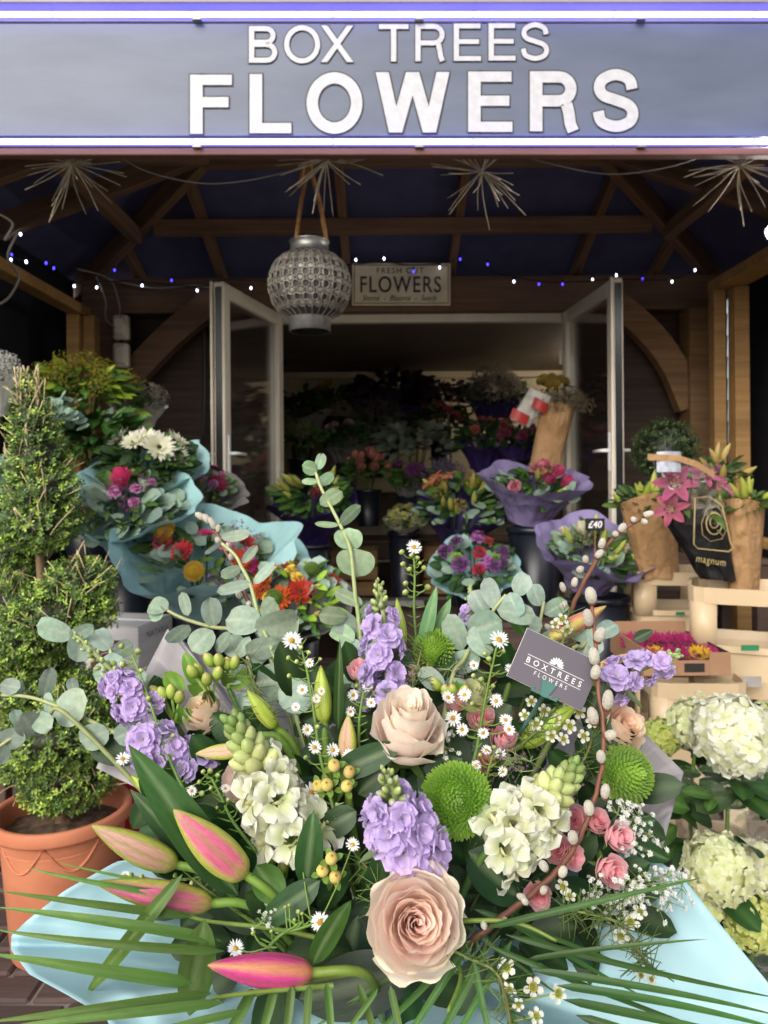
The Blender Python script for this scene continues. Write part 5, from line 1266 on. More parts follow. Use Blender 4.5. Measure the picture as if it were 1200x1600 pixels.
# ------------------------------------------------------------------ the near bouquet: every stem is a thing of its own
def D(px, py): return .70 + .00042 * (1450 - py) + .00010 * abs(px - 620)
BIND = P(620, 1660, .88)
CAMP = Vector((0, 0, 1.4))
def tocam(p): return (CAMP - p).normalized()
def headdir(p, k=.55): return ((p - BIND).normalized() * (1 - k) + tocam(p) * k).normalized()
def stemto(parent, p, axis, r=.003, col='#4d6b2c', col1='#3c5626', back=.05):
    p = Vector(p); q = p - Vector(axis).normalized() * back
    m = MB(); m.put(tube(smooth_path([p, q, q.lerp(BIND, .55) + Vector((0, .02, -.01)), BIND + (q - BIND) * .08], 5), r, r * 1.1, 7, col, col1))
    return ob('stem', m.mesh('stem', STEM), parent)
def blade(parent, b_, t_, wpx, d, dt=0., roll=0., name='leaf', mat=None, up=None, **kw):
    """a leaf from pixel b to pixel t, wpx wide, facing the viewer's side of the bouquet"""
    pb = P(*b_, d); pt = P(*t_, d + dt); y = pt - pb; L = y.length
    z = Vector(up) if up else tocam(pb)
    M = frame_y(pb, y, z) @ RY(roll)
    kw.setdefault('bend', -.35); kw.setdefault('nu', 6); kw.setdefault('nv', 10); kw.setdefault('fold', .12); kw.setdefault('ruf', .02)
    return ob(name, mk(pet(L * 1.02, toworld(wpx, d), sd=rr(0, 6), k=2, **kw), name, BLADE if (mat or LEAF) is LEAF else mat), parent, M @ RX(-kw['bend'] * .5))
# --- paper
PBLUE = paper('pale_blue_paper', '#a6ccd4', '#b6dbe2', .45, .18, .22, 6)
PGREY = paper('grey_lilac_paper', '#a5a0a3', '#b0abae', .5, .15, .05, 4)
def sheet(label, edge, centre, mat, nv=16, sag=.02, seed=0, creases=()):
    """one sheet of wrapping paper from the tied centre out to its visible edge"""
    E = [P(*e) for e in edge]; c = P(*centre)
    def fn(u, v):
        k = u * (len(E) - 1); i = min(int(k), len(E) - 2); f_ = k - i
        e = E[i].lerp(E[i + 1], f_); w = v ** .85
        p = c.lerp(e, .12 + .88 * w)
        n = tocam(p)
        f2 = sum(a_ * math.exp(-((u - u0) / w0) ** 2) for u0, w0, a_ in creases)
        rg = abs(noise.noise(Vector((u * 9 + v * 1.5, v * 3.1, seed + 7)))); rg2 = abs(noise.noise(Vector((u * 5 - v * 4, v * 6, seed + 17))))
        fl1 = abs(((u * 13 + .35 * v + .6 * math.sin(u * 9 + seed)) % 2) - 1); fl2 = abs(((u * 7.3 - .9 * v + seed) % 2) - 1)
        p = p - n * (.014 * rg * w + .010 * rg2 * w + .011 * fl1 * w + .009 * fl2 * w * v)
        p = p - n * (sag * math.sin(math.pi * min(1, w * .98)) * 1.0) + n * (f2 * w + .010 * w * noise.noise(Vector((u * 6, v * 2.5, seed))) + .004 * noise.noise(Vector((u * 17, v * 7, seed + 3))) * w)
        return tuple(p)
    o = thing('wrapping_paper', label, 'wrapping paper', None, 'sheets of paper round the near bouquet', mk(grid(fn, 200, nv * 2), 'wrapping_paper', mat))
    md = o.modifiers.new('thickness', 'SOLIDIFY'); md.thickness = .0004
    return o
sheet('pale blue paper collar under the palm leaves and blush rose', [(430, 1330, .86), (330, 1325, .84), (255, 1335, .82), (182, 1346, .80), (100, 1392, .77), (40, 1440, .745), (18, 1462, .73), (17, 1484, .72), (45, 1522, .70), (108, 1556, .68), (165, 1590, .665), (190, 1640, .65), (330, 1720, .62), (560, 1760, .60), (800, 1750, .60), (1010, 1710, .62), (1250, 1690, .66), (1240, 1600, .69), (1200, 1535, .71), (1130, 1450, .75), (1062, 1365, .80), (1000, 1330, .84), (900, 1300, .88)], (620, 1500, .86), PBLUE, 20, .03, 1, ((.21, .012, .010), (.30, .02, -.012), (.42, .015, .012), (.56, .02, -.012), (.68, .015, .014), (.78, .02, -.01)))
sheet('grey paper sheet showing as a point behind the left lilac stock', [(150, 1200, .93), (198, 1110, .97), (232, 1040, 1.0), (262, 982, 1.02), (300, 1012, 1.03), (352, 1036, 1.04), (420, 1060, 1.06), (520, 1100, 1.06)], (600, 1420, .93), PGREY, 14, .02, 2, ((.45, .05, .01),))
sheet('grey paper sheet showing as a point right of the green chrysanthemum', [(880, 1090, 1.02), (960, 1120, 1.0), (1012, 1150, .98), (1068, 1206, .95), (1052, 1262, .93), (1034, 1330, .90), (1000, 1420, .86), (950, 1480, .84)], (660, 1440, .92), PGREY, 14, .02, 4, ((.5, .05, .012), (.72, .04, -.01)))
vz = Vector((BIND.x, BIND.y, 0))
sb = thing('bucket', 'black bucket below the near bouquet, carrying its stems', 'bucket', (BIND.x, BIND.y + .02, 0), 'black flower buckets')
ob('body', mk(lathe([(.10, 0), (.135, BIND.z - .10), (.13, BIND.z - .10), (.095, .02), (.001, .02)], 32), 'body', BUCKET), sb, W(sb)); ob('rim', mk(lathe([(.134, BIND.z - .115), (.145, BIND.z - .113), (.145, BIND.z - .098), (.132, BIND.z - .098)], 32), 'rim', BUCKET), sb, W(sb))

# --- roses
def rose(label, px, py, rpx, cols, axis, N=26, H=1.05, open_=1.0, seed=1, dd=0, group='large blush roses in the near bouquet', q=1.2, name='rose'):
    d = D(px, py) + dd; c = P(px, py, d); R = toworld(rpx, d)
    M = frame(c, axis) @ S(R); t = thing(name, label, 'rose', frame(c, axis), group)
    for p in rose_layers(N, H, open_, *cols, seed, q):
        ob('petal', mk(p, 'petal', ROSEP), t, M)
    m = MB(); m.put(ball(.42, 10, 6, '#4d6b2c', .7), T3(0, 0, -.42 * H))
    for k in range(5): m.put(pet(.7, .22, a=.4, b=.9, bend=-.6, c0='#4d6b2c', c1='#3f5a24', nv=5, nu=2), RZ(k * 1.257) @ T3(0, .2, -.5 * H) @ RX(.1))
    ob('calyx', m.mesh('calyx', LEAF), t, M)
    stemto(t, M @ Vector((0, 0, -.5 * H)), Vector(axis), .0032)
    return t
BL = ('#fddad4', '#fdeae2', '#fdf5da')
rose('full blush rose at bottom centre of the near bouquet', 647, 1440, 84, BL, (.06, -.88, .47), 38, .95, 1.0, 5, -.015, q=1.6)
rose('upright peach-cream rose in the middle of the near bouquet', 635, 1152, 63, ('#fdf0e0', '#fdebe0', '#fdf6e6'), (.05, -.5, .88), 30, 1.4, 1.0, 8, .0, q=1.5)
rose('peach rose behind the willow twig and green chrysanthemum', 962, 1142, 44, ('#f6cfb6', '#f8dcc4', '#faebd0'), (.35, -.75, .55), 22, 1.1, .9, 11, .03)
rose('cream-pink rose half hidden left of the snapdragon', 392, 1222, 44, ('#f2d0ca', '#f5ded8', '#f8ecdf'), (-.5, -.7, .45), 20, 1.1, .9, 14, .03)
rose('peach-cream rose behind the pale grey paper point on the left', 322, 1122, 36, ('#f5dcc2', '#f6e2ca', '#f8efd4'), (-.2, -.5, .85), 20, 1.2, .9, 17, .05)
rose('pale lime-cream rose bud under the gift card', 738, 1094, 30, ('#d3d3a2', '#dedeb2', '#e6e6c2'), (.1, -.6, .8), 16, 1.3, .6, 19, .03)
SP = ('#fbbac4', '#fcc8cf', '#fddfe0')
for px, py, r, ax, lab in ((898, 1280, 25, (-.2, -.85, .45), 'pink spray rose right of the cream snapdragon'), (930, 1286, 23, (.1, -.7, .6), 'pink spray rose behind the willow twig by the gypsophila'), (962, 1308, 26, (.3, -.85, .4), 'pink spray rose level with the gypsophila, furthest right'), (950, 1358, 28, (.2, -.92, .25), 'open pink spray rose under the willow twig, fully facing'), (876, 1330, 26, (-.4, -.7, .5), 'pink spray rose bud leaning left of the willow twig'), (890, 1338, 22, (.2, -.85, .3), 'small pink spray rose tucked under the willow twig'), (842, 1398, 24, (-.2, -.9, .3), 'lowest pink spray rose beside the willow catkins'),
                         (714, 1100, 20, (-.1, -.6, .8), 'pink spray rose left of the gift card, highest'), (752, 1128, 24, (.0, -.7, .7), 'pink spray rose under the aster sprays by the card stake'), (784, 1158, 24, (.2, -.7, .6), 'pink spray rose at the foot of the card stake'), (758, 1190, 20, (-.1, -.8, .5), 'small pink spray rose above the big green chrysanthemum'), (562, 1052, 20, (.0, -.5, .8), 'coral spray rose behind the central lilac stock'), (640, 1058, 17, (.1, -.5, .8), 'coral spray rose between the central stock and upright rose')):
    rose(lab, px, py, r, SP, ax, 18, 1.35, .55, int(px), 0.005 if py > 1200 else .03, 'pink spray roses in the near bouquet', .9, 'spray_rose')
# --- green chrysanthemums
for px, py, r, ax, dd, n, lab in ((713, 1250, 58, (.05, -.93, .36), .0, 420, 'big lime green chrysanthemum in the middle of the near bouquet'), (976, 1210, 46, (.55, -.75, .35), .02, 340, 'lime green chrysanthemum beside the right grey paper point'), (678, 1014, 34, (-.1, -.6, .8), .03, 240, 'lime green chrysanthemum at the back among eucalyptus')):
    d = D(px, py) + dd; c = P(px, py, d); M = frame(c, ax); t = thing('chrysanthemum', lab, 'chrysanthemum', M, 'lime green chrysanthemums')
    o = ob('petals', mk(mum('#a8cf38', '#82ae22', n, 1.0), 'petals', PETAL), t, M @ S(toworld(r, d) * .95)); o['kind'] = 'stuff'
    stemto(t, c, ax, .0035)
# --- stocks
def stock(label, base, tip, wpx, seed, nfl=18, nbud=14, dd=0, dt=0, taper=.35, lo=0.0, hi=.75):
    R_ = random.Random(seed); d = D(*base) + dd; pb = P(*base, d); pt = P(*tip, d + dt); ax = (pt - pb); L = ax.length
    M = frame(pb, ax); t = thing('stock', label, 'stock', M, 'lilac stocks in the near bouquet')
    m = MB(); m.put(tube(smooth_path([Vector((0, 0, -.02)), Vector((.004, 0, L * .5)), Vector((0, 0, L))], 6), .0042, .0025, 8, '#7d8f55', '#93a56a')); ob('flower_stem', m.mesh('flower_stem', STEM), t, M)
    r = toworld(wpx / 2, d); tc_ = M.inverted().to_3x3() @ tocam(pb)
    for i in range(nfl):
        f_ = i / nfl; z = L * (lo + (hi - lo) * f_ + R_.uniform(-.03, .03)); a = i * 2.39996
        o_ = Vector((math.cos(a), math.sin(a), 0)); o_ = (o_ + tc_ * .35).normalized()
        s = r * (.56 - taper * .4 * f_) * R_.uniform(.75, 1.2); p = o_ * (r * (.66 - taper * .5 * f_) * R_.uniform(.8, 1.15)) + Vector((0, 0, z)); v = R_.randrange(5)
        me = cmesh(('stock', v), lambda: ruffle('#bd9fdc', '#d6c2ee', 13, v, c0='#cfc0d8'), PETAL, 'floret')
        ob('floret', me, t, M @ frame(p, o_ + Vector((0, 0, R_.uniform(0, .6)))) @ RZ(R_.uniform(0, 6)) @ S(s))
    for i in range(nbud):
        f_ = i / nbud; z = L * (hi * .92 + (1.03 - hi * .92) * f_); a = i * 2.39996; o_ = Vector((math.cos(a), math.sin(a), 0)); k = r * .32 * (1 - .55 * f_)
        me = cmesh(('stockbud', i % 2), lambda: lathe([(.05, 0), (.3, .15), (.36, .5), (.3, .85), (.12, 1.05), (.01, 1.1)], 8, cols=('#7d9150', '#879a58', '#93a562', '#a5b56a', '#c3c888' if i % 2 else '#b5a8c0', '#c3c888')), BUDM, 'bud')
        ob('bud', me, t, M @ frame(o_ * r * .1 + Vector((0, 0, z)), o_ * (1 - .6 * f_) + Vector((0, 0, .5 + f_))) @ S(k))
    stemto(t, pb, ax, .004, '#7d8f55')
    for i in range(3):
        a = R_.uniform(0, 6.28); ob('leaf', mk(leaf_t(.05, .012, '#6f8a60', '#7d9668', a=.6, b=.6), 'leaf', EUCA), t, M @ frame_y(Vector((0, 0, L * .1)), Vector((math.cos(a), math.sin(a), .3)), (0, 0, 1)))
    return t
stock('lilac stock with grey-green buds directly above the full blush rose', (630, 1325), (603, 1205), 132, 1, 13, 16, -.02, -.015, .5, .0, .62)
stock('tall lilac stock at the centre back beside the green chrysanthemum', (605, 1100), (592, 912), 92, 2, 15, 16, .02, .03, .55, .0, .82)
stock('lilac stock reaching left over the eucalyptus by the carton', (222, 1110), (116, 990), 76, 3, 12, 20, .02, .0, .6, .0, .5)
stock('full lilac stock low on the left behind the spear leaf', (282, 1190), (215, 1150), 100, 4, 12, 4, .03, .0, .3, -.4, 1.1)
stock('lilac stock on the right, pointing away past the willow twig', (945, 1075), (1062, 1020), 82, 5, 11, 9, .0, .03, .4, .0, .85)
stock('short lilac stock tip behind the right eucalyptus leaves', (722, 1000), (735, 915), 44, 6, 8, 12, .06, .03, .6, .0, .6)
# --- snapdragons
@memo
def snap_floret(v):
    m = MB()
    m.put(lathe([(.16, 0), (.24, .1), (.27, .35), (.26, .6), (.3, .75)], 10, cols=('#9fb070', '#c3cc98', '#d6dab0', '#dfe2c0', '#e4e5cc')))
    for a, el, L, w in ((.55, 1.35, .72, .8), (-.55, 1.35, .72, .8), (math.pi, .75, .66, .62), (math.pi - 1.0, .85, .58, .58), (math.pi + 1.0, .85, .58, .58)):
        m.put(pet(L, w, a=.5, b=.2, ruf=.13, k=1.8, sd=rr(0, 6), cup=.3, bend=-1.5, c0='#c3cc8a', c1='#e0e2cc', ce='#eaeade', nu=8, nv=7), RZ(a) @ T3(0, .2, .7) @ RX(el))
    m.put(pet(.34, .4, a=.4, b=.3, cup=.6, bend=1.0, c0='#dcd98e', c1='#e2e0b0', nu=4, nv=4), RZ(math.pi) @ T3(0, .18, .72) @ RX(1.2))
    return m.t()
def snapdragon(label, base, tip, wpx, seed, dd=0, dt=0, nfl=15, nbud=26):
    R_ = random.Random(seed); d = D(*base) + dd; pb = P(*base, d); pt = P(*tip, d + dt); ax = pt - pb; L = ax.length; M = frame(pb, ax)
    t = thing('snapdragon', label, 'snapdragon', M, 'cream snapdragons in the near bouquet'); r = toworld(wpx / 2, d); tc_ = M.inverted().to_3x3() @ tocam(pb)
    m = MB(); m.put(tube([Vector((0, 0, -.02)), Vector((0, 0, L * .5)), Vector((0, 0, L * .96))], .0045, .003, 8, '#6f8a44', '#8aa055')); ob('flower_stem', m.mesh('flower_stem', STEM), t, M)
    for i in range(nfl):
        f_ = i / nfl; z = L * (-.22 + .68 * f_); a = i * 2.39996; o_ = (Vector((math.cos(a), math.sin(a), 0)) + tc_ * .45).normalized(); v = R_.randrange(4)
        me = cmesh(('snap', v), lambda: snap_floret(v), PETAL, 'floret')
        ob('floret', me, t, M @ frame(o_ * r * .08 + Vector((0, 0, z)), o_ + Vector((0, 0, .25 + R_.uniform(-.2, .3))), Vector((0, 0, 1)).cross(o_)) @ S(r * (.92 - .3 * f_) * R_.uniform(.8, 1.1)))
    for i in range(nbud):
        f_ = i / nbud; z = L * (.5 + .5 * f_); a = i * 2.39996; o_ = Vector((math.cos(a), math.sin(a), 0)); k = r * (.50 - .27 * f_)
        c_ = mixc(lin('#c9d08c'), lin('#7d9650'), min(1, f_ * 1.3))
        me = cmesh(('snapbud', i // 5), lambda: lathe([(.2, 0), (.42, .25), (.46, .6), (.36, 1.0), (.12, 1.25), (.02, 1.3)], 9, cols=[c_] * 6), BUDM, 'bud')
        ob('bud', me, t, M @ frame(o_ * r * .10 + Vector((0, 0, z)), o_ * (.9 - .4 * f_) + Vector((0, 0, .45 + f_ * .8))) @ S(k))
    stemto(t, pb, ax, .004)
    return t
snapdragon('cream snapdragon left of centre with green bud tip pointing up-left', (448, 1285), (362, 1122), 120, 1, -.01, .0, 17)
snapdragon('cream snapdragon right of the big green chrysanthemum, tip pointing right', (795, 1305), (902, 1198), 118, 2, -.01, .01, 17)
# --- lily buds
def lilybud(label, base, tip, fat, cols, dd=0, dt=0, curve=.1, rollz=0, leafy=0):
    fat *= .88; d = D(*base) + dd; pb = P(*base, d); pt = P(*tip, d + dt); ax = pt - pb; L = ax.length
    M = frame(pb, ax, tocam(pb)) @ RZ(rollz); t = thing('lily_bud', label, 'lily bud', M, 'lily buds in the near bouquet')
    ob('bud', mk(lily_bud_t(*cols, curve, fat), 'bud', BUDM), t, M @ S(L))
    m = MB(); q_ = pb - ax.normalized() * .05; m.put(tube(smooth_path([pb + ax * .02, q_, q_.lerp(BIND, .5), BIND.lerp(q_, .1)], 5), .0045, .004, 8, '#6f8a34', '#4d6b2c')); ob('stem', m.mesh('stem', STEM), t)
    return t
PK = ('#a0b03c', '#c4607c', '#93a03c'); GP = ('#a2b638', '#c69a84', '#98aa38'); GR = ('#93ae38', '#b8c658', '#8fa338'); MG = ('#b8784e', '#bf3f84', '#b88a5c'); OR = ('#b8b45a', '#d88a70', '#b8b058')
lilybud('large pink and green lily bud left of centre, pointing up-left', (385, 1368), (266, 1270), 1.35, PK, -.02, -.01, .06, 1.0)
lilybud('green lily bud with a pink flank over the terracotta pot', (278, 1352), (141, 1294), 1.12, GP, .0, -.01, .05, .8)
lilybud('long pink lily bud lying over the palm leaves on the left', (333, 1412), (148, 1380), .9, PK, -.01, -.03, .04, 2.9)
lilybud('magenta lily bud at the bottom left of the blush rose', (490, 1520), (324, 1512), 1.12, MG, -.02, -.02, .03, 2.2)
lilybud('slim olive-pink lily bud above the large pink one', (378, 1172), (306, 1180), 1.25, GP, .0, .0, .04, 1.2)
lilybud('green lily bud standing left of the aster spray', (432, 1138), (386, 1078), 1.3, GR, .03, .0, .05, 0)
lilybud('tall green lily bud behind the small white asters', (508, 1130), (500, 1040), 1.25, GR, .02, .02, .04, .5)
lilybud('green lily bud with pink flush left of the upright rose', (545, 1190), (543, 1116), 1.5, GP, .0, .01, .04, .6)
lilybud('dull green lily bud partly hidden behind the spear leaf', (275, 1262), (205, 1212), 1.1, GR, .04, .0, .05, 0)
lilybud('slim green lily bud beside the tall central stock', (630, 1010), (620, 935), .85, GR, .04, .03, .03, 0)
lilybud('orange-tinged lily bud behind the right eucalyptus near the willow', (858, 1000), (945, 948), .95, OR, .06, .03, .05, 0)
lilybud('second orange-tinged lily bud beside the right lilac stock', (930, 1048), (985, 1020), .9, OR, .05, .02, .05, 1)
lilybud('large yellow-green lily bud hidden beneath the gift card', (815, 1165), (905, 1095), 1.2, GR, .04, .0, .03, 0)
# --- hypericum berries
for k, (pts, lab) in enumerate(((((497, 1228), (511, 1226), (522, 1196), (546, 1206), (542, 1228)), 'yellow hypericum berries below the white asters'), (((504, 1360), (524, 1370), (518, 1341)), 'yellow hypericum berries left of the main lilac stock'))):
    d0 = D(*pts[0]) - .02; c = P(*pts[0], d0); t = thing('hypericum', lab, 'berries', c, 'hypericum berry sprigs'); hub = P(sum(p[0] for p in pts) / len(pts), pts[0][1] + 30, d0 + .03)
    for (px, py) in pts:
        p = P(px, py, d0 + rr(-.006, .006)); R = toworld(11.5, d0); ax = (p - hub).normalized() * .6 + tocam(p) * .5
        b = ob('berry', cmesh(('berry',), lambda: lathe([(.2, -.95), (.75, -.75), (1, -.2), (.98, .25), (.72, .75), (.3, 1.0), (.1, 1.08), (.06, 1.3), (.01, 1.32)], 14, cols=('#c9bd6a', '#d6c67a', '#dccb84', '#dcc980', '#d8c070', '#cdb060', '#a88a4a', '#8a6a34', '#8a6a34')), BUDM, 'berry'), t, frame(p, ax) @ S((R * .85, R * .85, R)))
        for j in range(4):
            a = j * 1.57 + .4; ob('sepal', cmesh(('sepal', j % 2), lambda: leaf_t(1, .6, '#7d9a44', '#6b8a3a', bend=.4), LEAF, 'sepal'), b, frame(p, ax) @ RZ(a) @ T3(0, R * .3, -R * .9) @ RX(.1) @ S(R * 1.5))
        m = MB(); m.put(tube(smooth_path([p, hub.lerp(p, .4), hub], 4), .0016, .002, 5, '#6f8a3a')); ob('stalk', m.mesh('stalk', STEM), t)
    stemto(t, hub, hub - BIND, .0025)
# --- eucalyptus
ECOL = ['#a3b8a9', '#9bb0a1', '#adc2b1', '#93a998', '#a8bdac']
def euc(label, stem, leaves, dd, green=0, dt=0, r=.0022):
    pts = [P(x, y, D(x, y) + dd) for x, y in stem]; t = thing('eucalyptus', label, 'eucalyptus', pts[-1], 'eucalyptus stems in the near bouquet')
    m = MB(); m.put(tube(smooth_path(pts + [pts[-1].lerp(BIND, .5), BIND], 6), r, r * 1.5, 7, '#a9ad7c', '#7d8f55')); ob('stem', m.mesh('stem', STEM), t)
    for i, (cx, cy, L, w, ang) in enumerate(leaves):
        a = math.radians(ang); b = (cx - L / 2 * math.cos(a), cy + L / 2 * math.sin(a)); e = (cx + L / 2 * math.cos(a), cy - L / 2 * math.sin(a)); d = D(cx, cy) + dd + rr(-.012, .006)
        c0 = mixc(lin(ECOL[i % 5]), lin('#7d9a5c'), green); c1 = mixc(lin(ECOL[(i + 2) % 5]), lin('#8aa868'), green)
        tn = rr(.72, 1.05); c0 = tuple(x * tn for x in c0); c1 = tuple(x * tn * rr(.9, 1.1) for x in c1)
        blade(t, b, e, w * 1.06, d, rr(-.02, .02), rr(-.6, .6), 'leaf', EUCA, a=.48, b=.40, c0=c0, c1=c1, cm=mixc(c0, lin('#c3cbb0'), .55), bend=rr(-.8, .5), fold=rr(-.05, .2), nu=8, ruf=.03)
    return t
euc('tallest eucalyptus stem, rising green at the centre before the dark doorway', [(493, 738), (502, 763), (515, 788), (533, 823), (547, 857), (552, 897), (556, 940), (562, 985)],
    [(500, 721, 27, 17, 70), (484, 732, 25, 22, 160), (508, 749, 30, 18, 30), (484, 752, 24, 12, 175), (517, 778, 40, 24, 32), (547, 805, 44, 22, 42), (511, 819, 38, 11, 175), (546, 842, 34, 46, 95), (555, 880, 44, 58, 85), (545, 934, 48, 20, 155), (520, 962, 44, 27, 175), (575, 955, 44, 24, 40), (536, 992, 40, 30, 150), (585, 1010, 44, 34, 20)], .05, .55)
euc('left-centre eucalyptus stem with two broad silvery leaves', [(345, 848), (367, 867), (378, 887), (391, 913), (407, 972), (427, 1020), (447, 1077), (460, 1110)],
    [(368, 836, 46, 17, 10), (333, 856, 32, 8, 215), (390, 866, 36, 15, 50), (361, 893, 34, 18, 205), (412, 896, 46, 16, 45), (366, 918, 56, 18, 195), (381, 971, 56, 46, 175), (432, 974, 72, 56, 15), (420, 952, 36, 30, 60), (410, 1012, 52, 40, 200), (448, 1012, 50, 36, 10), (430, 1062, 62, 50, 190), (462, 1085, 56, 52, 350), (418, 1088, 44, 36, 215)], .05, .12)
euc('small eucalyptus stem stretching left in front of the turquoise wrap', [(262, 954), (277, 962), (297, 970), (334, 980), (372, 984), (412, 1000)],
    [(248, 949, 30, 31, 170), (244, 958, 24, 24, 200), (289, 944, 38, 17, 105), (331, 957, 46, 33, 100), (279, 990, 42, 28, 220), (316, 1001, 46, 38, 225), (349, 1003, 38, 20, 235), (381, 1010, 36, 18, 240)], .06, .2)
euc('eucalyptus stem reaching to the left edge over the box tree', [(2, 1086), (50, 1090), (110, 1112), (165, 1138), (215, 1162), (280, 1200)],
    [(86, 984, 58, 38, 165), (128, 985, 40, 22, 25), (124, 1012, 46, 44, 80), (74, 1066, 48, 23, 75), (16, 1072, 32, 26, 170), (32, 1074, 24, 9, 80), (114, 1071, 26, 18, 100), (110, 1106, 54, 54, 20), (77, 1104, 46, 15, 100), (63, 1130, 40, 25, 85), (148, 1150, 48, 40, 200), (200, 1146, 46, 36, 20), (174, 1040, 44, 32, 40)], .05, .03)
euc('drooping eucalyptus tip at the left edge below its neighbour', [(0, 1166), (28, 1146), (50, 1133), (75, 1118), (120, 1130)],
    [(18, 1152, 42, 38, 215), (44, 1132, 38, 36, 120), (2, 1180, 34, 26, 250), (66, 1128, 36, 30, 330), (30, 1122, 30, 24, 120)], .03, .05)
euc('broad silvery eucalyptus stem right of the central stock', [(790, 930), (770, 955), (750, 985), (725, 1030), (700, 1085)],
    [(815, 913, 36, 31, 50), (802, 946, 42, 35, 285), (768, 928, 52, 30, 115), (748, 942, 44, 30, 120), (806, 958, 60, 34, 350), (711, 988, 60, 34, 115), (757, 980, 56, 50, 20), (750, 1002, 50, 46, 330), (722, 1034, 56, 38, 10), (684, 1022, 52, 18, 150), (675, 1060, 46, 34, 130), (712, 1074, 46, 32, 10)], .03, .02)
euc('eucalyptus sprig behind the gift card and orange lily bud', [(930, 985), (910, 1010), (880, 1040)], [(928, 1000, 46, 22, 290), (948, 985, 36, 28, 30), (915, 1018, 40, 24, 250), (905, 990, 34, 24, 140)], .07, .02)
euc('silvery eucalyptus sprig filling behind the tall central stock', [(560, 985), (566, 1020), (572, 1070)], [(540, 975, 44, 34, 160), (578, 990, 46, 34, 30), (548, 1015, 40, 34, 190), (590, 1030, 44, 36, 10), (556, 1060, 40, 30, 170)], .06, .05)
euc('silvery eucalyptus sprig behind the left snapdragon tip', [(385, 1020), (395, 1060), (405, 1110)], [(368, 1010, 40, 34, 150), (402, 1022, 42, 32, 40), (372, 1056, 46, 36, 190), (420, 1060, 40, 32, 10), (385, 1095, 44, 32, 200)], .07, .05)
euc('silvery eucalyptus sprig at the back between card and central leaves', [(850, 940), (842, 980), (830, 1030)], [(838, 930, 36, 28, 110), (868, 950, 40, 28, 30), (828, 975, 40, 30, 170), (862, 1000, 40, 30, 10)], .09, .1)
euc('small eucalyptus sprig between the left stock and the aster sprig', [(170, 1010), (185, 1050), (215, 1100)], [(160, 1000, 38, 30, 130), (192, 1015, 36, 28, 30), (165, 1050, 40, 32, 190), (210, 1060, 40, 30, 20)], .08, .0)
# --- willow
def willow(label, path, cats, dd, r0=.0025, r1=.0042, cw=1.0):
    pts = smooth_path([P(x, y, D(x, y) + dd + e) for x, y, e in path], 6); t = thing('pussy_willow', label, 'willow twig', pts[-1], 'pussy willow twigs')
    kp = [p + Vector((rr(-1, 1), rr(-1, 1), rr(-1, 1))) * .0009 for p in pts]; m = MB(); m.put(tube(kp, r0, r1, 8, '#8a5f44', '#5a3c2a')); ob('twig', m.mesh('twig', STEM), t)
    for (bx0, by0, tx, ty, w) in cats:
        nb = min(pts, key=lambda q_: ((q_.x / q_.y * FPX + 600) - bx0) ** 2 + ((1.4 - q_.z) / q_.y * FPX + 750 - by0) ** 2); d = nb.y - .003; b = P(bx0, by0, d); e = P(tx, ty, d - .004); L = (e - b).length; M = frame(b, e - b); wr = toworld(w / 2, d) * cw
        L *= .88; wr *= .86; prof_ = [(.05, -.02), (.62, .08), (.92, .28), (1.0, .5), (.9, .74), (.6, .92), (.25, 1.0), (.02, 1.02)]
        c = ob('catkin', mk(lathe([(r_ * wr, z * L) for r_, z in prof_], 14, cols=('#958c78', '#aaa290', '#b8b1a0', '#c0baaa', '#c3bdae', '#beb8a8', '#b8b1a0', '#b0a896')), 'catkin', SOFT), t, M)
        ob('bud_scale', mk(lathe([(wr * .35, -.06 * L), (wr * .72, .02 * L), (wr * .8, .12 * L), (wr * .6, .2 * L)], 10, c='#6b4530'), 'bud_scale', STEM), c, M)
    return t
willow('pussy willow twig leaning over the turquoise bouquet on the left', [(326, 806, .02), (345, 845, .02), (372, 900, .02), (392, 950, .02), (410, 1000, .02)],
       [(322, 812, 303, 800, 12), (330, 818, 315, 802, 13), (338, 828, 326, 806, 12), (341, 832, 342, 818, 11), (345, 850, 336, 838, 11), (356, 862, 357, 845, 12), (362, 876, 361, 862, 11), (373, 908, 385, 900, 11), (378, 935, 368, 922, 12), (388, 948, 390, 938, 10)], .07, .0022, .0035)
willow('pussy willow twig slanting up past the lilac-wrapped lilies', [(1012, 804, .05), (965, 835, .05), (935, 870, .04), (905, 925, .04), (885, 965, .03), (850, 1020, .03)],
       [(1003, 806, 1024, 800, 12), (1000, 812, 1014, 818, 10), (985, 814, 996, 810, 12), (968, 832, 978, 816, 14), (958, 838, 966, 830, 12), (938, 858, 944, 838, 13), (930, 872, 944, 858, 13), (916, 880, 914, 866, 12), (902, 895, 912, 884, 13), (896, 918, 900, 900, 12), (882, 925, 876, 908, 11), (876, 952, 886, 938, 12), (862, 985, 850, 975, 11)], .07, .0024, .0038)
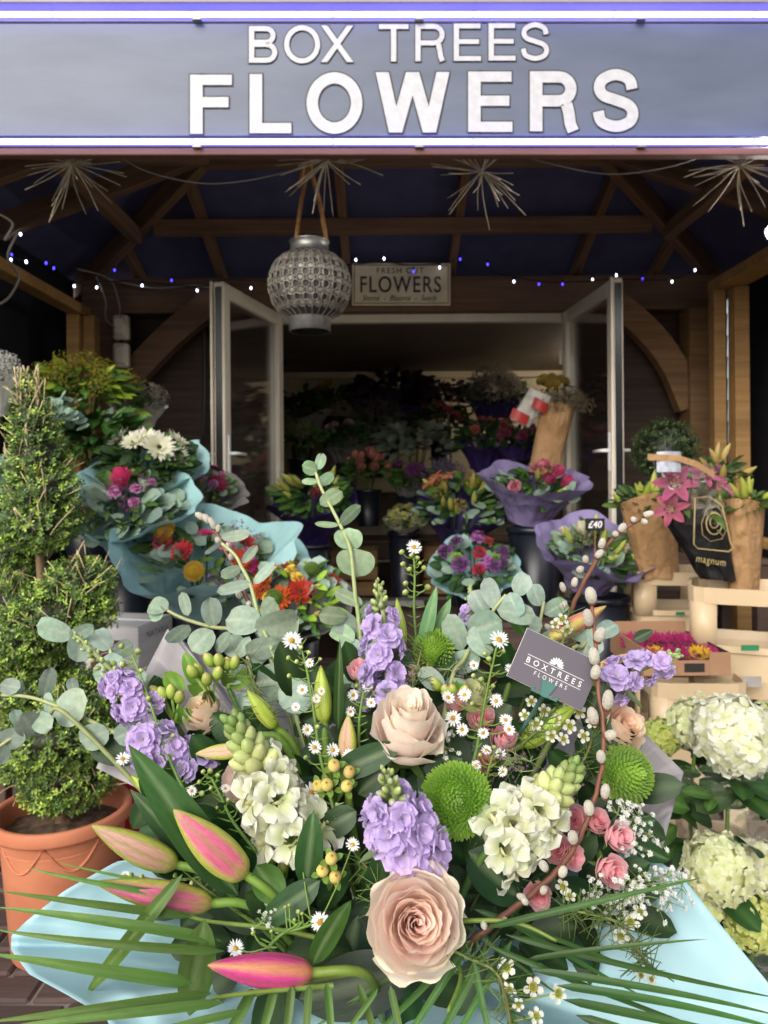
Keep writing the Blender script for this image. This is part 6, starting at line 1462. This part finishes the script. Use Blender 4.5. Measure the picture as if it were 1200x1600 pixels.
willow('long pussy willow twig curving down the right side before the card', [(924, 940, -.06), (930, 1000, -.06), (935, 1070, -.06), (944, 1160, -.05), (932, 1240, -.04), (905, 1310, -.03), (860, 1372, -.02), (800, 1420, -.01), (755, 1456, .0), (700, 1500, .03)],
       [(926, 944, 920, 914, 21), (921, 980, 916, 948, 19), (932, 1004, 944, 978, 20), (930, 1040, 926, 1008, 20), (928, 1062, 934, 1036, 18), (948, 1110, 952, 1074, 20), (930, 1132, 922, 1102, 20), (944, 1152, 966, 1144, 18), (940, 1192, 938, 1170, 17), (944, 1248, 948, 1222, 17), (922, 1274, 918, 1248, 19), (896, 1318, 894, 1296, 19), (854, 1360, 844, 1344, 16), (876, 1370, 884, 1352, 16), (822, 1404, 806, 1398, 12), (824, 1412, 816, 1404, 12), (846, 1396, 854, 1384, 13), (790, 1432, 786, 1444, 12), (758, 1452, 754, 1438, 12), (728, 1480, 722, 1490, 11)], .0, .0022, .0034)
# --- asters
def aster(label, path, heads, buds, dd, r=.0013):
    pts = [P(x, y, D(x, y) + dd) for x, y in path]; sp = smooth_path(pts, 6); t = thing('aster', label, 'aster', pts[-1], 'white aster sprays')
    m = MB(); m.put(tube(sp + [sp[-1].lerp(BIND, .5), BIND], r, r * 1.8, 6, '#6f8a3c', '#4d6b2c')); lf = MB()
    for i, p in enumerate(sp[::2]):
        for s in (-1, 1):
            v = Vector((s * rr(.5, 1), rr(-.6, .2), rr(.1, .9))); lf.put(pet(rr(.010, .02), .0016, a=.4, b=.7, bend=.5, nu=2, nv=3, c0='#6b8a3a', c1='#7d9a48'), frame_y(p, v, tocam(p)))
    for kind, L in (('flower_head', heads), ('bud', buds)):
        for j, h in enumerate(L):
            px, py, rp = h[:3]; d = D(px, py) + dd - .004; p = P(px, py, d); near = min(sp, key=lambda q_: (q_ - p).length + .5 * max(0, q_.z - p.z + .01))
            m.put(tube(smooth_path([p, p.lerp(near, .45) - Vector((0, 0, .004)), near], 4), r * .6, r * .7, 5, '#6f8a3c'))
            R = toworld(rp, d); ax = (tocam(p) + Vector((rr(-.5, .5), 0, rr(0, .8)))) if kind == 'flower_head' else (p - near).normalized() + Vector((0, 0, .5))
            if kind == 'flower_head':
                v = j % 3; o = ob('flower_head', cmesh(('daisy', v), lambda: daisy(v), PETAL, 'flower_head'), t, frame(p, ax) @ RZ(rr(0, 6)) @ S(R))
            else: ob('bud', cmesh(('asterbud',), lambda: lathe([(.2, -.6), (.62, -.4), (.8, 0), (.72, .4), (.5, .62), (.1, .72)], 9, cols=('#6f8a3c', '#7d9644', '#8da34c', '#a3b05c', '#d0d29a', '#dcdcae')), BUDM, 'bud'), t, frame(p, ax) @ S(R))
    ob('sprig', m.mesh('sprig', STEM), t); ob('narrow_leaves', lf.mesh('narrow_leaves', LEAF), t)['kind'] = 'stuff'
    return t
aster('upright aster spray before the doorway with one white flower on top', [(646, 862), (648, 900), (647, 950), (650, 1000), (652, 1080)], [(647, 855, 13)], [(628, 863, 6), (643, 868, 5), (652, 872, 5), (630, 882, 6), (640, 890, 6), (662, 888, 6), (634, 912, 6), (634, 926, 7), (668, 918, 7), (656, 880, 4)], .05)
aster('aster spray with a single large daisy over the silvery eucalyptus', [(470, 1010), (480, 1050), (490, 1110), (500, 1180), (520, 1260)], [(456, 1001, 17), (484, 1036, 8), (472, 1078, 10), (502, 1080, 7), (494, 1092, 8), (480, 1140, 10), (492, 1168, 12), (520, 1172, 12), (545, 1180, 11), (462, 1105, 8), (486, 1239, 17)], [(470, 1012, 5), (482, 1020, 5), (451, 1028, 5), (464, 1034, 5), (452, 1056, 5), (500, 1030, 4), (496, 1136, 5), (478, 1184, 5)], -.01)
aster('aster spray with a large daisy left of the gift card', [(776, 1010), (765, 1060), (755, 1110), (745, 1170)], [(780, 1000, 17), (796, 1045, 9), (740, 1040, 9), (700, 1090, 12), (726, 1086, 12), (775, 1095, 12), (708, 1122, 14), (722, 1140, 11), (790, 1125, 11), (795, 1140, 11), (755, 1146, 10)], [(786, 1018, 5), (758, 1022, 6), (764, 1030, 6), (752, 1062, 6), (740, 1056, 5), (738, 1100, 5), (770, 1072, 5)], .0)
aster('green-budded aster sprig arching across the left stock', [(205, 1020), (225, 1070), (245, 1130), (262, 1180), (290, 1240)], [(192, 1186, 12)], [(190, 1010, 6), (215, 1018, 7), (178, 1038, 7), (192, 1038, 7), (190, 1058, 7), (212, 1068, 6), (232, 1092, 6), (220, 1048, 5), (328, 1205, 6), (315, 1240, 6), (270, 1150, 5)], .0)
aster('low aster sprig with daisies among the dark leaves at bottom left', [(500, 1440), (470, 1450), (440, 1460), (420, 1480)], [(500, 1441, 16), (368, 1482, 14), (470, 1336, 12), (551, 1320, 12)], [(446, 1418, 4), (452, 1415, 4), (466, 1425, 5), (472, 1428, 4), (396, 1458, 5), (424, 1456, 4), (460, 1438, 4)], -.015)
aster('budded aster sprig peeping above the long pink lily bud', [(300, 1372), (330, 1395), (365, 1420), (410, 1450)], [(195, 1368, 8)], [(205, 1368, 6), (222, 1370, 5), (274, 1368, 5), (300, 1380, 5)], .02)
aster('fine aster sprig over the dark leaves left of the snapdragon', [(330, 1215), (345, 1245), (365, 1285), (400, 1330)], [(352, 1232, 8), (300, 1236, 9)], [(318, 1206, 5), (340, 1212, 5), (330, 1232, 5), (356, 1250, 5), (372, 1262, 5), (340, 1262, 4), (312, 1222, 5)], .0)
aster('fine white aster sprig between the green chrysanthemum and snapdragon', [(770, 1180), (760, 1215), (752, 1260)], [(782, 1178, 10), (760, 1172, 9), (744, 1196, 9), (786, 1206, 9)], [(772, 1168, 5), (750, 1180, 5), (792, 1192, 5)], .01)
aster('fine white aster sprig at the left of the upright rose', [(568, 1080), (562, 1120), (560, 1160)], [(575, 1072, 10), (552, 1086, 10), (580, 1098, 9), (548, 1112, 9)], [(566, 1062, 5), (558, 1072, 5), (584, 1082, 5)], .0)
aster('aster sprig with small daisies behind the hypericum berries', [(520, 1270), (500, 1300), (490, 1340)], [(540, 1272, 11), (506, 1268, 10), (472, 1300, 11)], [(526, 1258, 5), (512, 1284, 5), (486, 1288, 5)], .0)
# --- gypsophila and waxflower
def gyp(label, px, py, rx, ry, n, dd, col='#e8e8e2', size=5.0, seed=1, group='white gypsophila sprays', name='gypsophila', base=None):
    R_ = random.Random(seed); d = D(px, py) + dd; t = thing(name, label, name, P(px, py, d), group); fl = []; st = MB()
    b = P(*(base or (px - rx * .8, py + ry * .5)), d + .03); hubs = [P(px + R_.gauss(0, .42) * rx, py + R_.gauss(0, .42) * ry, d + R_.uniform(-.03, .03)) for _ in range(max(5, n // 7))]
    for h_ in hubs: st.put(tube(smooth_path([b, b.lerp(h_, .5) + Vector((0, 0, .008)), h_], 4), .0010, .0006, 4, '#7d9456'))
    Ms = []; mu = []
    for i in range(n):
        h_ = hubs[i % len(hubs)]; p = h_ + Vector((R_.gauss(0, 1), R_.gauss(0, 1), R_.gauss(0, 1))) * toworld(10, d)
        st.put(tube([h_, p], .0005, .0004, 3, '#8aa060')); v = (p - b).normalized() + tocam(p) * .8 + Vector((R_.uniform(-.5, .5), R_.uniform(-.5, .5), R_.uniform(-.5, .5)))
        Ms.append(frame(p, v) @ RZ(R_.uniform(0, 6)) @ S(toworld(size, d) * R_.uniform(.65, 1.15))); k = R_.uniform(.9, 1.05); mu.append((k, k, k))
    f1 = MB()
    for k, (nn, el, L) in enumerate(((7, .2, 1.0), (6, .7, .8), (4, 1.1, .55))): ring_petals(f1, nn, L, .62, .05, el, jit=.25, ph=k, a=.5, b=.2, ruf=.12, nu=2, nv=2, c0=col)
    m = MB(); m.many(f1.t(), Ms, mu); o = m.build('blossoms', PETAL, t); o['kind'] = 'stuff'; ob('stems', st.mesh('stems', STEM), t)
    return t
gyp('gypsophila cloud right of the spray roses', 985, 1300, 46, 46, 120, .02, seed=1)
gyp('gypsophila cloud over the blue paper edge on the right', 1008, 1390, 56, 48, 150, .0, seed=2)
gyp('gypsophila trailing behind the open pink spray rose', 950, 1400, 40, 34, 70, .02, seed=3, size=4.2)
gyp('mauve limonium sprig right of the cream snapdragon tip', 872, 1262, 24, 44, 80, .02, '#a07f94', 3.0, 4, 'mauve limonium sprigs', 'limonium')
gyp('mauve limonium sprig above the big green chrysanthemum', 800, 1192, 34, 22, 80, .01, '#8d7280', 3.0, 5, 'mauve limonium sprigs', 'limonium')
gyp('mauve limonium sprig left of the gift card', 712, 1068, 34, 30, 60, .03, '#8d7684', 2.6, 6, 'mauve limonium sprigs', 'limonium')
@memo
def wax(v):
    m = MB(); ring_petals(m, 5, .62, .6, .3, .12, a=.3, b=.25, cup=.3, nu=4, nv=4, c0='#dcdccc', c1='#e6e4dc', jit=.08)
    m.put(lathe([(.18, -.5), (.36, -.05), (.42, .06), (.34, .1), (.28, .02), (.02, 0)], 12, cols=('#7d8f3c', '#93a34c', '#c9c46a', '#b8b35a', '#8a8f34', '#7d8a2c'))); m.put(tube([Vector((0, 0, 0)), Vector((0, 0, .2))], .04, .03, 5, '#a83a3a' if v else '#a3a34c'))
    return m.t()
def waxflower(label, path, fl, dd, nneedle=60, seed=0):
    R_ = random.Random(seed); pts = smooth_path([P(x, y, D(x, y) + dd) for x, y in path], 6); t = thing('waxflower', label, 'waxflower', pts[-1], 'waxflower sprigs'); m = MB(); m.put(tube(pts, .0012, .002, 6, '#7d8a4a', '#6b5a3a')); nd = MB()
    for i in range(nneedle):
        p = pts[R_.randrange(len(pts))]; v = Vector((R_.uniform(-1, 1), R_.uniform(-.8, .4), R_.uniform(-.7, 1))).normalized(); nd.put(tube([p, p + v * R_.uniform(.012, .035)], .0007, .0003, 4, '#4d6430', '#6b8240'))
    for (px, py, rp) in fl:
        d = D(px, py) + dd - .005; p = P(px, py, d); near = min(pts, key=lambda q_: (q_ - p).length); m.put(tube([p, near], .0007, .0009, 4, '#7d8f4a')); v = int(px) % 2
        ob('flower', cmesh(('wax', v), lambda: wax(v), PETAL, 'flower'), t, frame(p, tocam(p) + Vector((R_.uniform(-.6, .6), R_.uniform(-.2, .2), R_.uniform(-.6, .6)))) @ RZ(R_.uniform(0, 6)) @ S(toworld(rp, d)))
    ob('sprig', m.mesh('sprig', STEM), t); ob('needles', nd.mesh('needles', LEAF), t)['kind'] = 'stuff'
    return t
waxflower('waxflower sprig hanging over the blue paper at bottom centre', [(690, 1478), (740, 1500), (775, 1520), (790, 1560), (800, 1610)], [(792, 1512, 17), (833, 1542, 18), (797, 1545, 13), (872, 1552, 17), (838, 1588, 15), (810, 1570, 11)], -.01, 90, 1)
waxflower('waxflower sprig below the gift card stake', [(905, 1080), (880, 1105), (850, 1130), (820, 1160)], [(888, 1100, 13), (905, 1112, 14), (868, 1125, 13), (890, 1135, 14), (925, 1128, 12), (850, 1110, 12), (838, 1132, 13), (862, 1150, 12), (880, 1155, 12), (830, 1096, 11), (820, 1118, 11), (912, 1150, 12)], .01, 110, 2)
waxflower('waxflower sprig drooping under the gypsophila on the right', [(880, 1420), (930, 1430), (970, 1445), (1000, 1490), (1020, 1520)], [(985, 1440, 16), (970, 1462, 15), (1000, 1425, 13), (1002, 1524, 10), (1018, 1530, 10), (880, 1385, 14), (890, 1400, 12)], .0, 160, 3)
waxflower('waxflower sprig beside the orange lily bud at the back', [(885, 960), (880, 1000), (860, 1040)], [(878, 968, 12), (886, 985, 12), (868, 975, 10)], .05, 50, 4)
for (path, lab, n_) in (([(600, 1420), (590, 1380), (560, 1340)], 'fine needle sprig left of the blush rose', 70), ([(420, 1120), (400, 1075), (385, 1030)], 'fine needle sprig behind the standing green lily bud', 70), ([(300, 1290), (280, 1250), (270, 1200)], 'fine needle sprig behind the spear leaf', 60), ([(740, 1300), (780, 1330), (800, 1370)], 'fine needle sprig under the right snapdragon', 70), ([(640, 1090), (650, 1050), (660, 1010)], 'fine needle sprig beside the back green chrysanthemum', 60), ([(900, 1210), (920, 1170), (930, 1130)], 'fine needle sprig behind the right green chrysanthemum', 60)):
    waxflower(lab, path, [], .02, n_, int(path[0][0]))
gyp('small gypsophila sprig beside the upright rose', 690, 1150, 26, 24, 40, .02, seed=8, size=4)
gyp('small gypsophila sprig over the dark leaves left of the magenta bud', 420, 1440, 30, 22, 34, .01, seed=9, size=4)
# --- leaves of lilies, salal and ruscus
def leafthing(label, b_, t_, w, dd, c0, c1, name='leaf_blade', dt=0, roll=0, cat='leaf', group='single green leaves in the near bouquet', **kw):
    d = D(*b_) + dd; t = thing(name, label, cat, P(*b_, d), group)
    kw.setdefault('cm', mixc(lin(c1), (.6, .7, .4), .25))
    blade(t, b_, t_, w, d, dt, roll, 'blade', LEAF, c0=c0, c1=c1, **kw)
    return t
G1, G2, G3 = '#34521f', '#42662a', '#557c34'
leafthing('long spear-shaped dark lily leaf left of the large pink bud', (372, 1400), (204, 1168), 62, .0, '#25401c', '#3c602a', a=.6, b=.85, bend=-.2, fold=.2)
leafthing('second spear leaf tucked behind the first on the left', (310, 1350), (205, 1235), 34, .03, '#223a1a', '#34542a', a=.6, b=.85)
leafthing('arching narrow leaf crossing the long pink lily bud', (285, 1366), (133, 1556), 24, -.06, '#4d6f2c', '#64883c', a=.5, b=.7, bend=-.9, nv=16)
leafthing('broad pointed leaf hanging left of the magenta bud', (320, 1436), (296, 1585), 56, -.05, '#4d6e34', '#587a3c', a=.7, b=.75, fold=.12)
leafthing('curled green leaf wrapping the end of the magenta bud', (488, 1508), (548, 1408), 40, -.02, G1, G2, a=.55, b=.8, bend=.5, roll=.5)
leafthing('dark pointed leaf left of the hypericum berries', (478, 1385), (490, 1268), 44, -.005, '#22401e', '#375c2e', a=.6, b=.8)
leafthing('dark leaf right of the hypericum berries under the upright rose', (520, 1210), (626, 1164), 44, -.01, '#1f3a1c', '#2c4c24', a=.6, b=.7)
leafthing('rounded grey-green leaf under the hypericum berries', (500, 1300), (556, 1268), 44, .0, '#22391e', '#2f4a28', a=.5, b=.5)
leafthing('dark leaf sweeping down-left from the hypericum', (500, 1376), (404, 1448), 44, -.015, '#22401e', '#31532a', a=.6, b=.8)
leafthing('dark toothed chrysanthemum leaf right of the main stock', (732, 1330), (810, 1402), 70, .0, '#16301a', '#1f3f20', a=.5, b=.5, ruf=.08)
leafthing('broad dark leaf under the blush rose', (560, 1430), (520, 1560), 90, .03, '#14281a', '#1d3a1e', a=.5, b=.5)
leafthing('dark leaf below the blush rose petals', (640, 1520), (470, 1560), 90, .035, '#13261a', '#1c351c', a=.5, b=.6)
leafthing('upright dark green blade right of the tall green bud', (528, 1140), (531, 1000), 16, .0, '#27471c', '#33561f', a=.4, b=.8, fold=.3)
leafthing('pale upright leaf right of the tall central stock', (660, 1010), (682, 916), 22, .03, '#5a7f52', '#6c9060', a=.4, b=.8)
leafthing('pale slanting leaf beside the back green chrysanthemum', (676, 1000), (704, 936), 22, .04, '#587c50', '#6c905e', a=.4, b=.8)
leafthing('dark leaf beside the right green chrysanthemum', (912, 1130), (945, 1066), 36, .02, '#1c361c', '#2b4a26', a=.5, b=.6)
leafthing('small dark curled leaf by the right gypsophila', (985, 1318), (1046, 1344), 30, .02, '#1d3a1c', '#2c4e26', a=.5, b=.8)
leafthing('small dark leaf over the right grey paper point', (985, 1290), (1024, 1282), 22, .03, '#1d3a1c', '#2c4e26', a=.5, b=.6)
leafthing('curled fresh leaf at the end of the large pink bud', (400, 1352), (440, 1410), 50, -.025, '#3c5c28', '#557c38', a=.6, b=.6, bend=.7)
leafthing('olive leaf behind the cream-pink rose', (400, 1262), (300, 1260), 44, .05, '#2e4a20', '#3d5f2a', a=.5, b=.6)
leafthing('fresh green leaf above the back lily buds on the right', (820, 990), (802, 955), 26, .06, G2, G3, a=.5, b=.6)
leafthing('green leaf at the left of the upright rose base', (600, 1200), (560, 1240), 40, .0, '#1f3a1c', '#2c4c24', a=.5, b=.6)
leafthing('bright leaf spray tip behind the left grey paper', (285, 1085), (258, 1050), 30, .03, '#5f8a2c', '#79a03a', a=.5, b=.6, bend=.6)
leafthing('bright green leaf beside the green alstroemeria buds', (310, 1070), (288, 1020), 26, .04, '#527d28', '#6c9634', a=.5, b=.7)
leafthing('long dark leaf low at the right behind the crates', (990, 1000), (1020, 985), 18, .3, '#1f3a20', '#2b4a28', a=.5, b=.8)
# alstroemeria bud clusters
for k, (cx, cy, lab) in enumerate(((318, 1048, 'green alstroemeria buds above the peach-cream rose on the left'), (345, 1030, 'pale alstroemeria bud beside the small eucalyptus stem'), (262, 1085, 'lime alstroemeria buds over the left lilac stock'), (430, 1345, 'green snap buds curling under the cream snapdragon'), (700, 1068, 'green buds beside the back spray rose'))):
    d = D(cx, cy) + .015; t = thing('alstroemeria', lab, 'flower buds', P(cx, cy, d), 'green bud clusters'); hub = P(cx + 12, cy + 45, d + .02)
    for j in range(4):
        p = P(cx + (j - 1.5) * 15 + rr(-4, 4), cy + rr(-10, 12), d + rr(-.01, .01)); ob('bud', cmesh(('albud',), lambda: lathe([(.06, 0), (.26, .2), (.34, .5), (.26, .85), (.08, 1.05), (.01, 1.08)], 9, cols=('#7d9a34', '#8aa63c', '#9ab04a', '#a8b858', '#c0b070', '#b8a060')), BUDM, 'bud'), t, frame(hub.lerp(p, .7), p - hub) @ S(toworld(26, d)))
        m = MB(); m.put(tube([hub, hub.lerp(p, .75)], .0022, .0018, 6, '#7d9a3c')); ob('stalk', m.mesh('stalk', STEM), t)
    for j in range(3): ob('leaf', mk(leaf_t(.045, .016, '#5f8a30', '#79a040', bend=.4), 'leaf', LEAF), t, frame_y(hub, Vector((rr(-1, 1), rr(-.8, 0), rr(.2, 1))), tocam(hub)))
    stemto(t, hub, hub - BIND, .003)
# salal sprigs that fill the bouquet's heart
FILL = [(300, 1300), (360, 1250), (420, 1400), (470, 1460), (560, 1380), (520, 1250), (580, 1240), (640, 1330), (700, 1400), (760, 1370), (780, 1450), (830, 1350), (880, 1220), (860, 1400), (920, 1400), (600, 1490), (430, 1200), (340, 1420), (700, 1190), (820, 1090), (950, 1260), (660, 1120), (560, 1110), (470, 1130), (400, 1490), (250, 1200), (900, 1180), (380, 1340), (740, 1080), (620, 1260)]
WHERE = ['behind the large pink lily bud', 'behind the cream-pink rose', 'under the large pink lily bud', 'above the magenta lily bud', 'left of the blush rose', 'below the hypericum berries', 'under the upright rose', 'behind the main lilac stock', 'right of the blush rose', 'below the cream snapdragon on the right', 'under the willow twig end', 'between snapdragon and spray roses', 'beside the right snapdragon tip', 'under the lowest spray rose', 'under the open spray rose', 'beneath the blush rose', 'behind the left snapdragon', 'behind the long pink bud', 'behind the big green chrysanthemum', 'under the gift card', 'by the right green chrysanthemum', 'behind the upright rose', 'beside the green-pink lily bud', 'behind the standing green bud', 'left of the magenta lily bud', 'behind the low left stock', 'behind the right peach rose', 'at the base of the large pink bud', 'behind the aster spray by the card', 'between stock and big green chrysanthemum']
for k, ((px, py), wr) in enumerate(zip(FILL, WHERE)):
    d = D(px, py) + .055; c = P(px, py, d); t = thing('salal_sprig', 'dark green leafy sprig ' + wr, 'foliage', c, 'dark filler sprigs in the near bouquet')
    for j in range(9):
        a = j * 2.4 + rr(-.3, .3); p = c + Vector((math.cos(a) * .03, rr(-.01, .04), math.sin(a) * .03)); dv = Vector((math.cos(a), rr(-.7, .1), math.sin(a) * .8 + .2))
        v = RND.randrange(5); me = cmesh(('salal', v), lambda: leaf_t(1, .52, '#1a3018', '#28451f', a=.55, b=.6, cm='#3f5e2e', nv=8), LEAF, 'leaf')
        ob('leaf', me, t, frame_y(p, dv, tocam(p) + Vector((rr(-.5, .5), rr(-.3, .3), rr(-.3, .6)))) @ S(rr(.045, .075)))
    m = MB(); m.put(tube(smooth_path([c, c.lerp(BIND, .5), BIND], 4), .0025, None, 5, '#4d5a2c')); ob('stem', m.mesh('stem', STEM), t)
# --- palm leaves
def palm(label, rach, lf, dd, r=.0025, c0='#456628', c1='#68893f'):
    t = thing('palm_leaf', label, 'palm leaf', P(*rach[0][:2], D(*rach[0][:2]) + dd), 'feather palm leaves under the near bouquet')
    m = MB(); m.put(tube(smooth_path([P(x, y, D(x, y) + dd + e) for x, y, e in rach], 6), r, r * .6, 7, '#6f8236')); ob('midrib', m.mesh('midrib', STEM), t)
    for (bx0, by0, tx, ty, w, e) in lf:
        blade(t, (bx0, by0), (tx, ty), w * .72, D(bx0, by0) + dd + e, rr(-.05, -.01), rr(-.35, .35), 'leaflet', LEAF, a=.22, b=.75, c0=c0, c1=c1, bend=rr(-.55, -.15), fold=.35, nv=14, nu=4, ruf=.0)
    return t
palm('feather palm leaf fanning left across the blue paper', [(520, 1470, .03), (420, 1450, .01), (330, 1440, -.01), (290, 1430, -.02)],
     [(300, 1400, 45, 1356, 13, -.02), (330, 1398, 90, 1348, 8, .0), (300, 1432, 5, 1393, 17, -.02), (345, 1470, -2, 1418, 22, -.02), (350, 1486, -8, 1452, 19, -.02)], -.01)
palm('feather palm leaf sweeping left along the bottom edge', [(520, 1540, .0), (400, 1550, -.03), (330, 1560, -.05)],
     [(300, 1536, -14, 1490, 26, -.05), (330, 1552, -14, 1596, 22, -.05), (350, 1566, -10, 1608, 20, -.05), (380, 1580, 170, 1632, 16, -.05)], -.01)
palm('feather palm leaf hanging down below the magenta bud', [(560, 1520, .01), (470, 1535, -.01), (380, 1560, -.03)],
     [(395, 1545, 330, 1660, 24, -.03), (430, 1540, 395, 1665, 20, -.03), (456, 1540, 440, 1665, 18, -.03), (484, 1538, 478, 1670, 18, -.03), (510, 1536, 520, 1670, 18, -.03), (560, 1536, 600, 1660, 16, -.02), (610, 1540, 640, 1670, 16, -.02), (590, 1545, 520, 1640, 12, -.02)], -.0)
palm('feather palm leaf spreading right over the blue paper', [(700, 1440, .0), (800, 1440, -.02), (870, 1470, -.03)],
     [(760, 1450, 1095, 1372, 14, -.01), (790, 1460, 1220, 1560, 13, -.02), (760, 1475, 1190, 1640, 12, -.03), (820, 1500, 1100, 1468, 11, -.03), (830, 1516, 1220, 1588, 15, -.04), (870, 1540, 1230, 1612, 17, -.05), (880, 1562, 1240, 1640, 18, -.06), (900, 1586, 1230, 1690, 20, -.06), (740, 1420, 960, 1500, 12, .0), (780, 1430, 1010, 1560, 11, .0), (720, 1440, 880, 1560, 10, .01)], -.0, c0='#2f4c20', c1='#4a7032')
palm('feather palm leaf arching down below the blush rose to the right', [(690, 1470, .02), (720, 1520, .0), (700, 1580, -.02)],
     [(735, 1470, 600, 1680, 16, -.01), (760, 1480, 650, 1690, 18, -.01), (800, 1470, 690, 1660, 16, .0), (740, 1500, 780, 1690, 14, -.02), (700, 1500, 560, 1640, 14, .0), (770, 1500, 830, 1680, 16, -.01), (690, 1480, 470, 1620, 12, .01)], .01, c0='#385824', c1='#527a32')
# --- gift card on its fork
gd = D(868, 1046) - .05; GC = P(866, 1046, gd)
ang = math.radians(-25.5)
CMx = Matrix.Translation(GC) @ CAMW.to_3x3().to_4x4() @ RZ(ang) @ RX(math.radians(-8))
ck = thing('gift_card', 'grey florist gift card with white lettering standing in the near bouquet', 'card', CMx)
cwid, chei = toworld(128, gd), toworld(80, gd)
CGREY = plain('card_grey', '#5c5760', '#635e67', .5, 3, .02); CEDGE = plain('card_white', '#d0d0d0', '#dadada', .6)
ob('card', mk(cbox(cwid, chei, .0006, .0001), 'card', CGREY, False), ck, CMx); ob('card_back', mk(cbox(cwid * 1.008, chei * 1.012, .0004, .0001), 'card_back', CEDGE, False), ck, CMx @ T3(0, 0, -.0006))
u = toworld(1, gd)
def ct_(s, x0, x1, y0, y1, sp=1.6, off=.0): return text_on('lettering', s, CMx @ T3(0, 0, .0006), x0 * u, x1 * u, y0 * u, y1 * u, WHITE, ck, off, sp)
ct_('BOXTREES', -46, 48, -8, 1, 1.9, .01); ct_('FLOWERS', -27, 29, -21, -14.5, 1.9)
for y in (4.2, -11.2): ob('rule', mk(cbox(97 * u, .9 * u, .0003, .0001), 'rule', WHITE, False), ck, CMx @ T3(1 * u, y * u, .0005))
for k in range(9):
    a = math.radians(-88 + k * 22) if k < 9 else 0
    ob('lotus_petal', mk(pet(11 * u, 3.0 * u, a=.8, b=.4, nu=2, nv=5, c0='#d8d8d8'), 'lotus_petal', WHITE, False), ck, CMx @ T3(0, 7 * u, .0007 + k * .00004) @ RZ(a) @ T3(0, 1.6 * u, 0))
FORK = plain('fork_green', '#3f6a64', '#4a766f', .4, 10)
fk = thing('card_fork', 'teal green plastic fork holding the gift card', 'card holder', CMx)
V = [(-5, -45), (5, -45), (13, -21), (-13, -21)]
def plate(name, pts, z, par=fk):
    V = [(x * u, y * u, zz) for zz in (z, z + .0014) for x, y in pts]; n = len(pts); q = [tuple(range(n)), tuple(range(2 * n - 1, n - 1, -1))] + [(i, (i + 1) % n, n + (i + 1) % n, n + i) for i in range(n)]
    return ob(name, mk((np.array(V), np.array([f_ for f_ in q if len(f_) == 4]), E3, np.ones((2 * n, 3))), name, FORK, False), par, CMx)
plate('clip', V, .0012)
for x0, x1 in ((-22, -6), (6, 22)): plate('arm', [(x0, -44), (x1, -44), (x1, -41), (x0, -41)], .0008)
for x in (-22, 19): plate('prong', [(x, -41), (x + 3, -41), (x + 3, -36), (x, -36)], .001)
e = P(800, 1165, gd + .04); s0 = CMx @ Vector((0, -44 * u, .0015)); m = MB(); m.put(tube([s0, s0.lerp(e, .5), e], .0026, .0022, 6)); ob('stake', m.mesh('stake', FORK), fk)
